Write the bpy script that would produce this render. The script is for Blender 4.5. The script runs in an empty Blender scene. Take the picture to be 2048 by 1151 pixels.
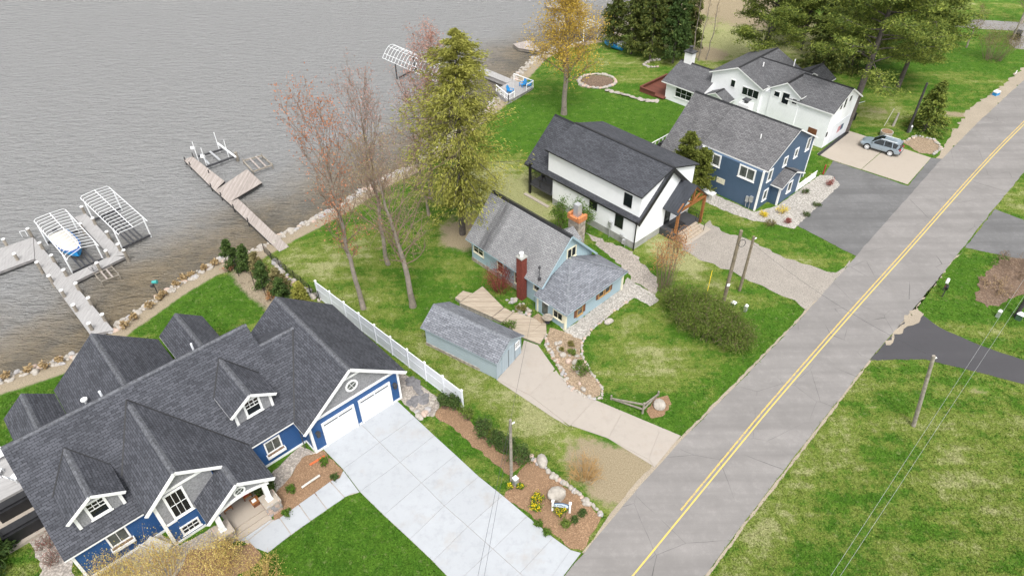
import bpy, math, random
import numpy as np
from math import radians, sin, cos, pi
from mathutils import Vector, Matrix

# ------------------------------------------------------------------ camera, sky, sun, exposure
scene = bpy.context.scene
CAM_H = 44.0
FPX = 1365.0
PITCH, ROLL = radians(40.2), radians(-0.76)
cam_d = bpy.data.cameras.new("Camera")
cam = bpy.data.objects.new("Camera", cam_d)
scene.collection.objects.link(cam)
scene.camera = cam
_f = np.array([0, cos(PITCH), -sin(PITCH)])
_r0 = np.array([1.0, 0, 0])
_u0 = np.cross(_r0, _f)
_r = cos(ROLL) * _r0 + sin(ROLL) * _u0
_u = -sin(ROLL) * _r0 + cos(ROLL) * _u0
m = Matrix(((_r[0], _u[0], -_f[0], 0), (_r[1], _u[1], -_f[1], 0), (_r[2], _u[2], -_f[2], CAM_H), (0, 0, 0, 1)))
cam.matrix_world = m
cam_d.sensor_fit = 'HORIZONTAL'
cam_d.sensor_width = 36.0
cam_d.lens = 36.0 * FPX / 2048.0
cam_d.clip_start = 0.5
cam_d.clip_end = 2000

world = bpy.data.worlds.new("World")
scene.world = world
world.use_nodes = True
wn = world.node_tree
wn.nodes.clear()
SUN_EL, SUN_AZ = radians(60), radians(172)      # azimuth measured from +Y towards +X
sky = wn.nodes.new('ShaderNodeTexSky')
sky.sky_type = 'NISHITA'
sky.sun_disc = False
sky.sun_elevation = SUN_EL
sky.sun_rotation = SUN_AZ
sky.air_density = 1.0
sky.dust_density = 3.0
hs = wn.nodes.new('ShaderNodeHueSaturation')    # overcast: the cloud layer takes the blue out of the sky
hs.inputs['Saturation'].default_value = 0.10
bg = wn.nodes.new('ShaderNodeBackground')
bg.inputs['Strength'].default_value = 0.15
wo = wn.nodes.new('ShaderNodeOutputWorld')
wn.links.new(sky.outputs[0], hs.inputs['Color'])
wn.links.new(hs.outputs[0], bg.inputs['Color'])
wn.links.new(bg.outputs[0], wo.inputs['Surface'])

sun_d = bpy.data.lights.new("Sun", 'SUN')
sun_d.energy = 1.4
sun_d.angle = radians(18)
sun_d.color = (1.0, 0.97, 0.92)
sun = bpy.data.objects.new("Sun", sun_d)
scene.collection.objects.link(sun)
sun.location = (40, 60, 80)
sdir = Vector((sin(SUN_AZ) * cos(SUN_EL), cos(SUN_AZ) * cos(SUN_EL), sin(SUN_EL)))
sun.rotation_euler = sdir.to_track_quat('Z', 'Y').to_euler()
scene.view_settings.view_transform = 'Standard'
scene.view_settings.look = 'None'
scene.view_settings.gamma = 1.0
scene.view_settings.use_curve_mapping = False
scene.view_settings.exposure = 1.0

# ------------------------------------------------------------------ helpers
COL = scene.collection
rnd = random.Random(7)
WATER_Z = -1.05


def P0(x, y, z=0.0):
    """photo pixel -> point on the horizontal plane at height z"""
    d = (x - 1024) / FPX * _r - (y - 575.5) / FPX * _u + _f
    t = (z - CAM_H) / d[2]
    return np.array([0, 0, CAM_H]) + t * d


SHORE = [P0(x, y, WATER_Z)[:2] for x, y in [(-330, 900), (-100, 800), (0, 757), (110, 722), (165, 700), (228, 652), (330, 582), (440, 516),
         (500, 503), (560, 470), (650, 424), (760, 358), (815, 335), (880, 285), (985, 205), (1010, 172), (1062, 118), (1105, 96), (1200, 78), (1300, 34), (1420, -40), (1560, -110)]]
SHORE = np.array(SHORE)


def shore_d(X, Y):
    """signed distance to the water's edge, positive on land (arrays)"""
    X = np.asarray(X, float); Y = np.asarray(Y, float)
    best = np.full(X.shape, 1e9); sgn = np.ones(X.shape)
    for a, b in zip(SHORE[:-1], SHORE[1:]):
        e = b - a; L2 = e @ e
        t = np.clip(((X - a[0]) * e[0] + (Y - a[1]) * e[1]) / L2, 0, 1)
        dx = X - a[0] - t * e[0]; dy = Y - a[1] - t * e[1]
        d = np.hypot(dx, dy)
        c = e[0] * (Y - a[1]) - e[1] * (X - a[0])
        k = d < best - 1e-6
        best = np.where(k, d, best); sgn = np.where(k, np.where(c < 0, 1, -1), sgn)
    return best * sgn


def zt(X, Y):
    d = shore_d(X, Y)
    s = np.clip((d - 1.7) / 6.5, 0, 1)
    z = np.where(d < 0, np.maximum(WATER_Z - 0.05 + d * 0.15, -3.5), np.where(d < 1.7, WATER_Z - 0.05 + d / 1.7 * 0.65, -0.45 + 0.45 * s * s * (3 - 2 * s)))
    return z


def zt1(x, y):
    return float(zt(np.array([x]), np.array([y]))[0])


def P(x, y, h=0.0):
    """photo pixel -> point on the terrain (plus height h)"""
    z = 0.0
    for _ in range(4):
        p = P0(x, y, z + h); z = zt1(p[0], p[1])
    return np.array([p[0], p[1], z + h])


def tag(o, label=None, cat=None, group=None, kind=None):
    if label: o['label'] = label
    if cat: o['category'] = cat
    if group: o['group'] = group
    if kind: o['kind'] = kind
    return o


def thing(name, label, cat, loc=(0, 0, 0), rz=0.0, group=None):
    o = bpy.data.objects.new(name, None)
    o.empty_display_size = 0.3
    COL.objects.link(o)
    o.location = loc
    o.rotation_euler = (0, 0, rz)
    return tag(o, label, cat, group)


class MB:
    """collects faces; build() makes one mesh object"""
    def __init__(s):
        s.v = []; s.f = []; s.m = []; s.uv = {}; s.smooth = False

    def face(s, pts, mi=0, uv=None):
        n = len(s.v); s.v += [tuple(map(float, p)) for p in pts]
        if uv: s.uv[len(s.f)] = uv
        s.f.append(tuple(range(n, n + len(pts)))); s.m.append(mi)

    def box(s, x0, x1, y0, y1, z0, z1, mi=0):
        if x0 > x1: x0, x1 = x1, x0
        if y0 > y1: y0, y1 = y1, y0
        n = len(s.v)
        s.v += [(x0, y0, z0), (x1, y0, z0), (x1, y1, z0), (x0, y1, z0), (x0, y0, z1), (x1, y0, z1), (x1, y1, z1), (x0, y1, z1)]
        for q in ((0, 3, 2, 1), (4, 5, 6, 7), (0, 1, 5, 4), (1, 2, 6, 5), (2, 3, 7, 6), (3, 0, 4, 7)):
            s.f.append(tuple(n + i for i in q)); s.m.append(mi)
        return s

    def bar(s, p0, p1, w, h, mi=0):
        """rectangular bar between two points (w sideways, h up)"""
        p0 = Vector(p0); p1 = Vector(p1); d = (p1 - p0).normalized()
        up = Vector((0, 0, 1))
        if abs(d.z) > 0.95: up = Vector((1, 0, 0))
        a = d.cross(up).normalized() * (w / 2); b = a.cross(d).normalized() * (h / 2)
        n = len(s.v)
        for p in (p0, p1):
            for q in (-a - b, a - b, a + b, -a + b): s.v.append(tuple(p + q))
        for q in ((3, 2, 1, 0), (4, 5, 6, 7), (0, 1, 5, 4), (1, 2, 6, 5), (2, 3, 7, 6), (3, 0, 4, 7)):
            s.f.append(tuple(n + i for i in q)); s.m.append(mi)
        return s

    def cyl(s, p0, p1, r0, r1=None, n=8, mi=0, caps=True):
        r1 = r0 if r1 is None else r1
        p0 = Vector(p0); p1 = Vector(p1); d = (p1 - p0).normalized()
        ref = Vector((0, 0, 1)) if abs(d.z) < 0.9 else Vector((1, 0, 0))
        a = d.cross(ref).normalized(); b = d.cross(a)
        k = len(s.v)
        for p, r in ((p0, r0), (p1, r1)):
            for i in range(n):
                t = 2 * pi * i / n
                s.v.append(tuple(p + a * (r * cos(t)) + b * (r * sin(t))))
        for i in range(n):
            j = (i + 1) % n
            s.f.append((k + i, k + j, k + n + j, k + n + i)); s.m.append(mi)
        if caps:
            s.f.append(tuple(k + i for i in range(n))[::-1]); s.m.append(mi)
            s.f.append(tuple(k + n + i for i in range(n))); s.m.append(mi)
        return s

    def path(s, pts, r, n=6, mi=0):
        for a, b in zip(pts[:-1], pts[1:]): s.cyl(a, b, r, r, n, mi)
        return s

    def prism(s, poly, z0, z1, mi=0, mtop=None):
        n = len(poly)
        s.face([(p[0], p[1], z1) for p in poly], mi if mtop is None else mtop)
        s.face([(p[0], p[1], z0) for p in poly][::-1], mi)
        for i in range(n):
            a, b = poly[i], poly[(i + 1) % n]
            s.face([(a[0], a[1], z0), (b[0], b[1], z0), (b[0], b[1], z1), (a[0], a[1], z1)], mi)
        return s

    def slab(s, pts, t, mtop=0, mside=1):
        """sloping slab: top polygon pts, thickness t downwards; UV in metres along / up the slope"""
        pts = [Vector(p) for p in pts]
        nrm = (pts[1] - pts[0]).cross(pts[2] - pts[0]).normalized()
        if nrm.z < 0: pts = pts[::-1]; nrm = -nrm
        h = Vector((0, 0, 1)).cross(nrm)
        h = h.normalized() if h.length > 1e-4 else Vector((1, 0, 0))
        up = nrm.cross(h)
        s.face(pts, mtop, [(p.dot(h), p.dot(up)) for p in pts])
        lo = [p - Vector((0, 0, t)) for p in pts]
        s.face(lo[::-1], mside)
        n = len(pts)
        for i in range(n):
            j = (i + 1) % n
            s.face([lo[i], lo[j], pts[j], pts[i]], mside)
        return s

    def arr(s, V, F, mi=0):
        n = len(s.v)
        s.v += list(map(tuple, V.tolist())); F = F + n
        s.f += list(map(tuple, F.tolist())); s.m += [mi] * len(F)

    def build(s, name, mats, parent=None, smooth=False):
        if name in ('trim', 'corner_board', 'rake_board', 'rail') and len(s.v) > 8 and len(s.v) % 8 == 0:
            for k in range(0, len(s.v), 8):          # every board is a part of its own
                b = MB(); b.v = s.v[k:k + 8]; j = k // 8 * 6
                b.f = [tuple(i - k for i in f) for f in s.f[j:j + 6]]; b.m = s.m[j:j + 6]
                o = b.build(name, mats, parent, smooth)
            return o
        me = bpy.data.meshes.new(name)
        me.from_pydata(s.v, [], s.f)
        if not isinstance(mats, (list, tuple)): mats = [mats]
        for q in mats: me.materials.append(q)
        if len(mats) > 1: me.polygons.foreach_set('material_index', s.m)
        if s.uv:
            ul = me.uv_layers.new(name='UVMap')
            for fi, uv in s.uv.items():
                p = me.polygons[fi]
                for k, li in enumerate(p.loop_indices): ul.data[li].uv = uv[k]
        if smooth: me.polygons.foreach_set('use_smooth', [True] * len(me.polygons))
        me.update()
        o = bpy.data.objects.new(name, me)
        COL.objects.link(o)
        if parent: o.parent = parent
        return o


def one(name, mats, label, cat, group=None):
    """finisher for single-mesh things"""
    def fin(mb, smooth=False): return tag(mb.build(name, mats, None, smooth), label, cat, group)
    return fin


def copy_tree(o, parent=None):
    c = o.copy(); COL.objects.link(c); c.parent = parent
    for ch in list(o.children): copy_tree(ch, c)
    return c


class Frame:
    """house axes: u towards the road, v along the road (away to the right), fixed at a base pixel"""
    def __init__(s, x, y, ang):
        p = P0(x, y, 0); s.o = p; s.a = radians(ang - 180)

    def w(s, u, v, z=0.0):
        c, k = cos(s.a), sin(s.a)
        return np.array([s.o[0] + u * c - v * k, s.o[1] + u * k + v * c, z])

    def loc(s, x, y, z=0.0):
        p = P0(x, y, z); dx, dy = p[0] - s.o[0], p[1] - s.o[1]; c, k = cos(s.a), sin(s.a)
        return dx * c + dy * k, -dx * k + dy * c

    def thing(s, name, label, cat, u=0, v=0, z=0.0, rz=0.0, group=None):
        return thing(name, label, cat, tuple(s.w(u, v, z)), s.a + rz, group)


# ------------------------------------------------------------------ materials
def nodes(name):
    mt = bpy.data.materials.new(name); mt.use_nodes = True
    nt = mt.node_tree; b = nt.nodes['Principled BSDF']
    return mt, nt, b


def N(nt, t, **k):
    n = nt.nodes.new(t)
    for a, v in k.items():
        if a in n.inputs: n.inputs[a].default_value = v
        else: setattr(n, a, v)
    return n


def ramp(nt, src, stops):
    r = nt.nodes.new('ShaderNodeValToRGB')
    e = r.color_ramp.elements
    while len(e) < len(stops): e.new(0.5)
    for i, (p, c) in enumerate(stops):
        e[i].position = p; e[i].color = (c, c, c, 1) if not isinstance(c, tuple) else (*c, 1)
    nt.links.new(src, r.inputs[0])
    return r.outputs[0]


def mixc(nt, fac, a, b, mode='MIX'):
    n = nt.nodes.new('ShaderNodeMix'); n.data_type = 'RGBA'; n.blend_type = mode
    for sock, v in ((n.inputs[0], fac), (n.inputs[6], a), (n.inputs[7], b)):
        if hasattr(v, 'links') or hasattr(v, 'is_output'): nt.links.new(v, sock)
        elif isinstance(v, tuple): sock.default_value = (*v, 1)
        else: sock.default_value = v
    return n.outputs[2]


def noise(nt, co, scale, detail=3, rough=0.55):
    n = N(nt, 'ShaderNodeTexNoise', Scale=scale, Detail=detail, Roughness=rough)
    nt.links.new(co, n.inputs['Vector'])
    return n.outputs[0]


def coord(nt, which='Object'):
    return nt.nodes.new('ShaderNodeTexCoord').outputs[which]


def bump(nt, b, h, strength=0.3, dist=0.02):
    n = N(nt, 'ShaderNodeBump', Strength=strength, Distance=dist)
    nt.links.new(h, n.inputs['Height']); nt.links.new(n.outputs[0], b.inputs['Normal'])


def plain(name, col, rough=0.6, var=0.12, scale=3.0, metal=0.0, bmp=0.0, bs=40.0, col2=None, spec=None):
    mt, nt, b = nodes(name)
    co = coord(nt)
    f = noise(nt, co, scale, 4, 0.6)
    c2 = col2 or tuple(c * (1 - 2 * var) for c in col); c1 = col if col2 else tuple(min(1, c * (1 + var)) for c in col)
    nt.links.new(mixc(nt, ramp(nt, f, [(0.3, 0.0), (0.7, 1.0)]), c1, c2), b.inputs['Base Color'])
    b.inputs['Roughness'].default_value = rough; b.inputs['Metallic'].default_value = metal
    if spec is not None: b.inputs['Specular IOR Level'].default_value = spec
    if bmp: bump(nt, b, noise(nt, co, bs, 3), bmp, 0.02)
    return mt


def shingles(name, c1, c2, streak=0.0):
    mt, nt, b = nodes(name)
    uv = coord(nt, 'UV'); co = coord(nt)
    br = N(nt, 'ShaderNodeTexBrick', offset=0.5, Scale=1.0)
    br.inputs['Color1'].default_value = (*c1, 1); br.inputs['Color2'].default_value = (*c2, 1)
    br.inputs['Mortar'].default_value = (*[c * 0.35 for c in c2], 1)
    br.inputs['Mortar Size'].default_value = 0.024; br.inputs['Mortar Smooth'].default_value = 0.6
    br.inputs['Brick Width'].default_value = 0.46; br.inputs['Row Height'].default_value = 0.19
    br.inputs['Bias'].default_value = -0.1
    nt.links.new(uv, br.inputs['Vector'])
    c = mixc(nt, ramp(nt, noise(nt, uv, 5.5, 4, 0.8), [(0.42, 0.0), (0.66, 0.4)]), br.outputs['Color'], tuple(min(1, x * 1.5) for x in c1))
    c = mixc(nt, ramp(nt, noise(nt, uv, 0.35, 3), [(0.35, 0.0), (0.7, 0.32)]), c, tuple(x * 0.6 for x in c2))
    if streak:
        # a dark algae streak running down the slope, irregular in shape
        sx = N(nt, 'ShaderNodeSeparateXYZ'); nt.links.new(uv, sx.inputs[0])
        mp = N(nt, 'ShaderNodeMapping'); mp.inputs['Scale'].default_value = (1.3, 0.16, 1); nt.links.new(uv, mp.inputs[0])
        nn = noise(nt, mp.outputs[0], 1.0, 4, 0.6)
        dd = N(nt, 'ShaderNodeMath', operation='SUBTRACT'); nt.links.new(sx.outputs[0], dd.inputs[0]); dd.inputs[1].default_value = streak
        ab = N(nt, 'ShaderNodeMath', operation='ABSOLUTE'); nt.links.new(dd.outputs[0], ab.inputs[0])
        mr = N(nt, 'ShaderNodeMapRange'); nt.links.new(ab.outputs[0], mr.inputs[0])
        mr.inputs[1].default_value = 0.1; mr.inputs[2].default_value = 1.0; mr.inputs[3].default_value = 1.0; mr.inputs[4].default_value = 0.0
        ml = N(nt, 'ShaderNodeMath', operation='MULTIPLY'); nt.links.new(mr.outputs[0], ml.inputs[0]); nt.links.new(ramp(nt, nn, [(0.38, 0.1), (0.6, 0.95)]), ml.inputs[1])
        c = mixc(nt, ml.outputs[0], c, (0.045, 0.045, 0.048))
        st = ramp(nt, nn, [(0.5, 0.0), (0.75, 0.45)])
        c = mixc(nt, st, c, (0.10, 0.10, 0.105))
    nt.links.new(c, b.inputs['Base Color'])
    b.inputs['Roughness'].default_value = 0.9; b.inputs['Specular IOR Level'].default_value = 0.25
    bump(nt, b, br.outputs['Fac'], -0.6, 0.02)
    return mt


def siding(name, col, pitch=0.15, depth=0.9, vertical=False, rough=0.55):
    """lap siding: fine relief every `pitch` metres"""
    mt, nt, b = nodes(name)
    co = coord(nt); sx = N(nt, 'ShaderNodeSeparateXYZ'); nt.links.new(co, sx.inputs[0])
    if vertical:
        ad = N(nt, 'ShaderNodeMath', operation='ADD'); nt.links.new(sx.outputs[0], ad.inputs[0]); nt.links.new(sx.outputs[1], ad.inputs[1]); src = ad.outputs[0]
    else: src = sx.outputs[2]
    dv = N(nt, 'ShaderNodeMath', operation='DIVIDE'); nt.links.new(src, dv.inputs[0]); dv.inputs[1].default_value = pitch
    fr = N(nt, 'ShaderNodeMath', operation='FRACT'); nt.links.new(dv.outputs[0], fr.inputs[0])
    line = ramp(nt, fr.outputs[0], [(0.0, 0.45), (0.1, 0.9), (0.5, 1.0)])
    c = mixc(nt, 0.75, mixc(nt, ramp(nt, noise(nt, co, 0.9, 3), [(0.3, 0.0), (0.8, 0.5)]), col, tuple(x * 0.82 for x in col)), line, 'MULTIPLY')
    nt.links.new(c, b.inputs['Base Color']); b.inputs['Roughness'].default_value = rough
    bump(nt, b, fr.outputs[0], depth, 0.015)
    return mt


def leafmat(name, c1, c2, rough=0.7, trans=0.25):
    mt, nt, b = nodes(name)
    g = nt.nodes.new('ShaderNodeNewGeometry'); co = coord(nt)
    c = mixc(nt, g.outputs['Random Per Island'], c1, c2)
    c = mixc(nt, ramp(nt, noise(nt, co, 0.55, 2), [(0.35, 0.0), (0.65, 0.55)]), c, tuple(x * 0.55 for x in c1))
    nt.links.new(c, b.inputs['Base Color']); b.inputs['Roughness'].default_value = rough
    b.inputs['Specular IOR Level'].default_value = 0.2
    tr = nt.nodes.new('ShaderNodeBsdfTranslucent'); nt.links.new(c, tr.inputs['Color'])
    mx = nt.nodes.new('ShaderNodeMixShader'); mx.inputs[0].default_value = trans
    nt.links.new(b.outputs[0], mx.inputs[1]); nt.links.new(tr.outputs[0], mx.inputs[2])
    nt.links.new(mx.outputs[0], nt.nodes['Material Output'].inputs['Surface'])
    return mt


def boards(name, c1, c2, width=0.14, axis='X', rough=0.8):
    """weathered wood: fine grain and tone from board to board along one object axis"""
    mt, nt, b = nodes(name)
    co = coord(nt); sx = N(nt, 'ShaderNodeSeparateXYZ'); nt.links.new(co, sx.inputs[0])
    dv = N(nt, 'ShaderNodeMath', operation='DIVIDE'); nt.links.new(sx.outputs['XYZ'.index(axis)], dv.inputs[0]); dv.inputs[1].default_value = width
    fl = N(nt, 'ShaderNodeMath', operation='FLOOR'); nt.links.new(dv.outputs[0], fl.inputs[0])
    wn_ = N(nt, 'ShaderNodeTexWhiteNoise', noise_dimensions='1D'); nt.links.new(fl.outputs[0], wn_.inputs['W'])
    c = mixc(nt, wn_.outputs[0], c1, c2)
    mp = N(nt, 'ShaderNodeMapping'); mp.inputs['Scale'].default_value = (14, 1.2, 4) if axis == 'X' else (1.2, 14, 4); nt.links.new(co, mp.inputs[0])
    c = mixc(nt, ramp(nt, noise(nt, mp.outputs[0], 1.0, 4), [(0.35, 0.0), (0.7, 0.5)]), c, tuple(x * 0.55 for x in c2))
    nt.links.new(c, b.inputs['Base Color']); b.inputs['Roughness'].default_value = rough
    return mt


def granular(name, cols, scale, rough=0.95, bmp=0.8, big=0.3):
    """gravel, mulch, pebbles: cell colours with relief"""
    mt, nt, b = nodes(name)
    co = coord(nt)
    vo = N(nt, 'ShaderNodeTexVoronoi', Scale=scale); nt.links.new(co, vo.inputs['Vector'])
    sp = N(nt, 'ShaderNodeSeparateColor'); nt.links.new(vo.outputs['Color'], sp.inputs[0])
    n = len(cols)
    c = ramp(nt, sp.outputs[0], [(i / max(1, n - 1), cols[i]) for i in range(n)])
    c = mixc(nt, ramp(nt, noise(nt, co, big, 4), [(0.35, 0.0), (0.7, 0.6)]), c, tuple(x * 0.72 for x in cols[0]))
    c = mixc(nt, ramp(nt, vo.outputs['Distance'], [(0.25, 0.0), (0.75, 0.65)]), c, tuple(x * 0.35 for x in cols[0]))
    nt.links.new(c, b.inputs['Base Color']); b.inputs['Roughness'].default_value = rough
    bump(nt, b, vo.outputs['Distance'], -bmp, 0.04)
    return mt


def concrete(name, col, stain=(0.3, 0.24, 0.18), amt=0.25):
    mt, nt, b = nodes(name)
    co = coord(nt)
    g = nt.nodes.new('ShaderNodeObjectInfo')
    c = mixc(nt, ramp(nt, noise(nt, co, 0.6, 5, 0.65), [(0.3, 0.0), (0.75, 0.7)]), col, tuple(x * 0.8 for x in col))
    c = mixc(nt, g.outputs['Random'], c, tuple(x * 0.89 for x in col))
    c = mixc(nt, ramp(nt, noise(nt, co, 1.4, 6, 0.75), [(0.50, 0.0), (0.72, amt)]), c, tuple(x * 0.70 for x in col))
    c = mixc(nt, ramp(nt, noise(nt, co, 0.33, 6, 0.7), [(0.55, 0.0), (0.8, amt)]), c, stain)
    c = mixc(nt, ramp(nt, noise(nt, co, 30, 2), [(0.3, 0.12), (0.7, 0.0)]), c, tuple(x * 0.6 for x in col))
    nt.links.new(c, b.inputs['Base Color']); b.inputs['Roughness'].default_value = 0.85
    bump(nt, b, noise(nt, co, 60, 2), 0.1, 0.01)
    return mt


def asphalt(name, col, crack=0.5, wear=0.25):
    mt, nt, b = nodes(name)
    co = coord(nt)
    c = mixc(nt, ramp(nt, noise(nt, co, 45, 2, 0.8), [(0.3, 0.0), (0.75, 1.0)]), tuple(x * 0.72 for x in col), tuple(min(1, x * 1.28) for x in col))
    c = mixc(nt, ramp(nt, noise(nt, co, 0.35, 5, 0.6), [(0.35, 0.0), (0.75, wear * 1.6)]), c, tuple(x * 0.6 for x in col))
    c = mixc(nt, ramp(nt, noise(nt, co, 1.7, 5, 0.7), [(0.5, 0.0), (0.8, wear)]), c, tuple(min(1, x * 1.5) for x in col))
    sm = N(nt, 'ShaderNodeMapping'); sm.inputs['Rotation'].default_value = (0, 0, radians(-50)); sm.inputs['Scale'].default_value = (0.035, 0.75, 1); nt.links.new(co, sm.inputs[0])
    c = mixc(nt, ramp(nt, noise(nt, sm.outputs[0], 1.0, 4, 0.6), [(0.40, 0.0), (0.66, wear * 1.5)]), c, tuple(x * 0.62 for x in col))
    if crack:
        nz = N(nt, 'ShaderNodeTexNoise', Scale=0.7, Detail=4.0); nt.links.new(co, nz.inputs['Vector'])
        mx = mixc(nt, 0.10, co, nz.outputs['Color'], 'ADD')
        vo = N(nt, 'ShaderNodeTexVoronoi', Scale=0.16, feature='DISTANCE_TO_EDGE'); nt.links.new(mx, vo.inputs['Vector']); vo.inputs['Scale'].default_value = 0.22
        ck = ramp(nt, vo.outputs['Distance'], [(0.0, 1.0), (0.004, 0.0)])
        br = ramp(nt, noise(nt, co, 0.25, 2), [(0.46, 0.0), (0.58, crack)])
        ml = N(nt, 'ShaderNodeMath', operation='MULTIPLY'); nt.links.new(ck, ml.inputs[0]); nt.links.new(br, ml.inputs[1])
        c = mixc(nt, ml.outputs[0], c, (0.02, 0.02, 0.02))
    nt.links.new(c, b.inputs['Base Color']); b.inputs['Roughness'].default_value = 0.9
    bump(nt, b, noise(nt, co, 70, 2), 0.25, 0.01)
    return mt


M = {}
M['roof_dark'] = shingles('roof_dark', (0.080, 0.083, 0.097), (0.034, 0.036, 0.043))
M['roof_black'] = shingles('roof_black', (0.072, 0.075, 0.086), (0.034, 0.036, 0.042))
M['roof_grey'] = shingles('roof_grey', (0.122, 0.122, 0.128), (0.07, 0.07, 0.075))
M['roof_light'] = shingles('roof_light', (0.25, 0.25, 0.255), (0.175, 0.175, 0.182), streak=-11.9)
M['roof_slate'] = shingles('roof_slate', (0.215, 0.225, 0.25), (0.10, 0.105, 0.12))
M['roof_ash'] = shingles('roof_ash', (0.155, 0.152, 0.156), (0.078, 0.077, 0.081))
M['cap'] = plain('ridge_cap', (0.11, 0.114, 0.128), 0.9, 0.3, 6)
M['slate_cap'] = plain('slate_ridge_cap', (0.18, 0.19, 0.21), 0.9, 0.25, 6)
M['flash'] = plain('black_flashing', (0.012, 0.012, 0.014), 0.5)
M['white'] = plain('white_trim', (0.78, 0.78, 0.77), 0.5, 0.03)
M['vinyl'] = plain('white_vinyl', (0.70, 0.72, 0.76), 0.35, 0.03, 0.8)
M['cream'] = plain('cream_trim', (0.72, 0.68, 0.52), 0.6, 0.05)
M['black'] = plain('black_trim', (0.012, 0.012, 0.013), 0.45)
M['blue'] = siding('blue_siding', (0.017, 0.085, 0.25), 0.16)
M['greyshake'] = plain('grey_cedar_shakes', (0.30, 0.30, 0.31), 0.85, 0.0, 9.0, col2=(0.15, 0.15, 0.16), bmp=0.5, bs=14)
M['ltblue'] = siding('light_blue_siding', (0.33, 0.44, 0.495), 0.2, 0.6)
M['ltblue_v'] = siding('light_blue_board', (0.36, 0.48, 0.53), 0.25, 0.6, True)
M['shedblue'] = siding('shed_siding', (0.37, 0.44, 0.49), 0.22, 0.5)
M['shedblue_v'] = siding('shed_board', (0.36, 0.43, 0.48), 0.28, 0.6, True)
M['navy'] = siding('slate_blue_siding', (0.060, 0.105, 0.175), 0.15)
M['wsiding'] = siding('white_siding', (0.86, 0.87, 0.88), 0.16, 0.3)
M['stucco'] = plain('white_stucco', (0.84, 0.85, 0.86), 0.8, 0.02, 1.2, bmp=0.15, bs=50)
M['found'] = plain('poured_foundation', (0.34, 0.34, 0.32), 0.85, 0.12, 1.0)
M['glass'] = plain('window_glass', (0.012, 0.016, 0.018), 0.05, 0.1)
M['glass2'] = plain('window_glass_blinds', (0.10, 0.11, 0.10), 0.08, 0.3, 1.5)
M['pine_post'] = plain('stained_timber', (0.27, 0.105, 0.03), 0.6, 0.2, 4)
M['shutter'] = plain('brown_shutter', (0.16, 0.06, 0.025), 0.7, 0.15)
M['tanwood'] = plain('tan_wood_trim', (0.42, 0.26, 0.10), 0.7, 0.15)
M['brick'] = plain('red_brick', (0.17, 0.035, 0.022), 0.85, 0.25, 8)
M['orange_brick'] = plain('orange_brick', (0.50, 0.19, 0.07), 0.85, 0.2, 5)
M['stone'] = granular('field_stone', [(0.42, 0.36, 0.29), (0.28, 0.24, 0.20), (0.5, 0.45, 0.38)], 3.2)
M['rock'] = plain('pale_rock', (0.41, 0.375, 0.33), 0.85, 0.0, 1.5, col2=(0.25, 0.225, 0.195), bmp=0.3, bs=7)
M['rock2'] = plain('grey_rock', (0.42, 0.40, 0.39), 0.85, 0.0, 1.3, col2=(0.22, 0.21, 0.21), bmp=0.3, bs=7)
M['rock3'] = plain('pink_rock', (0.50, 0.37, 0.30), 0.85, 0.0, 1.5, col2=(0.33, 0.26, 0.22), bmp=0.3, bs=7)
M['slate'] = plain('dark_flagstone', (0.16, 0.155, 0.16), 0.8, 0.2, 2)
M['metal'] = plain('galvanised_metal', (0.55, 0.56, 0.57), 0.4, 0.08, 2, metal=0.6)
M['alu'] = plain('white_aluminium', (0.74, 0.75, 0.76), 0.4, 0.04)
M['darkmetal'] = plain('dark_metal', (0.05, 0.05, 0.055), 0.5, 0.1)
M['polewood'] = plain('pole_wood', (0.20, 0.165, 0.115), 0.9, 0.2, 3, bmp=0.3, bs=20)
M['polegrey'] = plain('grey_pole_wood', (0.27, 0.24, 0.20), 0.9, 0.2, 3, bmp=0.3, bs=20)
M['poledark'] = plain('dark_pole_wood', (0.045, 0.043, 0.042), 0.9, 0.2, 3)
M['bark'] = plain('maple_bark', (0.29, 0.245, 0.205), 0.95, 0.0, 2.5, col2=(0.17, 0.145, 0.12), bmp=0.5, bs=9)
M['twig'] = plain('twig_bark', (0.215, 0.15, 0.11), 0.95, 0.2, 3)
M['pinebark'] = plain('pine_bark', (0.10, 0.085, 0.075), 0.95, 0.25, 3, bmp=0.5, bs=9)
M['compo'] = boards('grey_composite_deck', (0.375, 0.365, 0.36), (0.33, 0.32, 0.315), 0.14)
M['oldwood'] = boards('weathered_plank', (0.42, 0.37, 0.34), (0.30, 0.26, 0.235), 0.15)
M['oldwood_y'] = boards('weathered_plank_y', (0.44, 0.37, 0.29), (0.33, 0.27, 0.205), 0.14, 'Y')
M['redwood'] = boards('red_stained_deck', (0.16, 0.05, 0.03), (0.11, 0.035, 0.022), 0.14, 'Y')
M['conc_new'] = concrete('pale_concrete', (0.385, 0.402, 0.425), (0.30, 0.25, 0.19), 0.6)
M['conc_old'] = concrete('old_concrete', (0.37, 0.33, 0.29), (0.28, 0.22, 0.17), 0.5)
M['conc_tan'] = concrete('tan_concrete', (0.385, 0.335, 0.28), (0.36, 0.30, 0.24), 0.3)
M['road'] = asphalt('road_asphalt', (0.225, 0.212, 0.204), 0.85, 0.36)
M['asph_old'] = asphalt('drive_asphalt_old', (0.145, 0.143, 0.144), 0.3, 0.5)
M['asph_new'] = asphalt('drive_asphalt_new', (0.055, 0.053, 0.058), 0.0, 0.15)
M['gravel'] = granular('sandy_gravel', [(0.36, 0.325, 0.285), (0.30, 0.27, 0.235), (0.42, 0.38, 0.335)], 14, 0.95, 0.5, 0.6)
M['sand'] = granular('sand', [(0.40, 0.34, 0.26), (0.36, 0.30, 0.23), (0.44, 0.38, 0.29)], 22, 0.95, 0.3)
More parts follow.
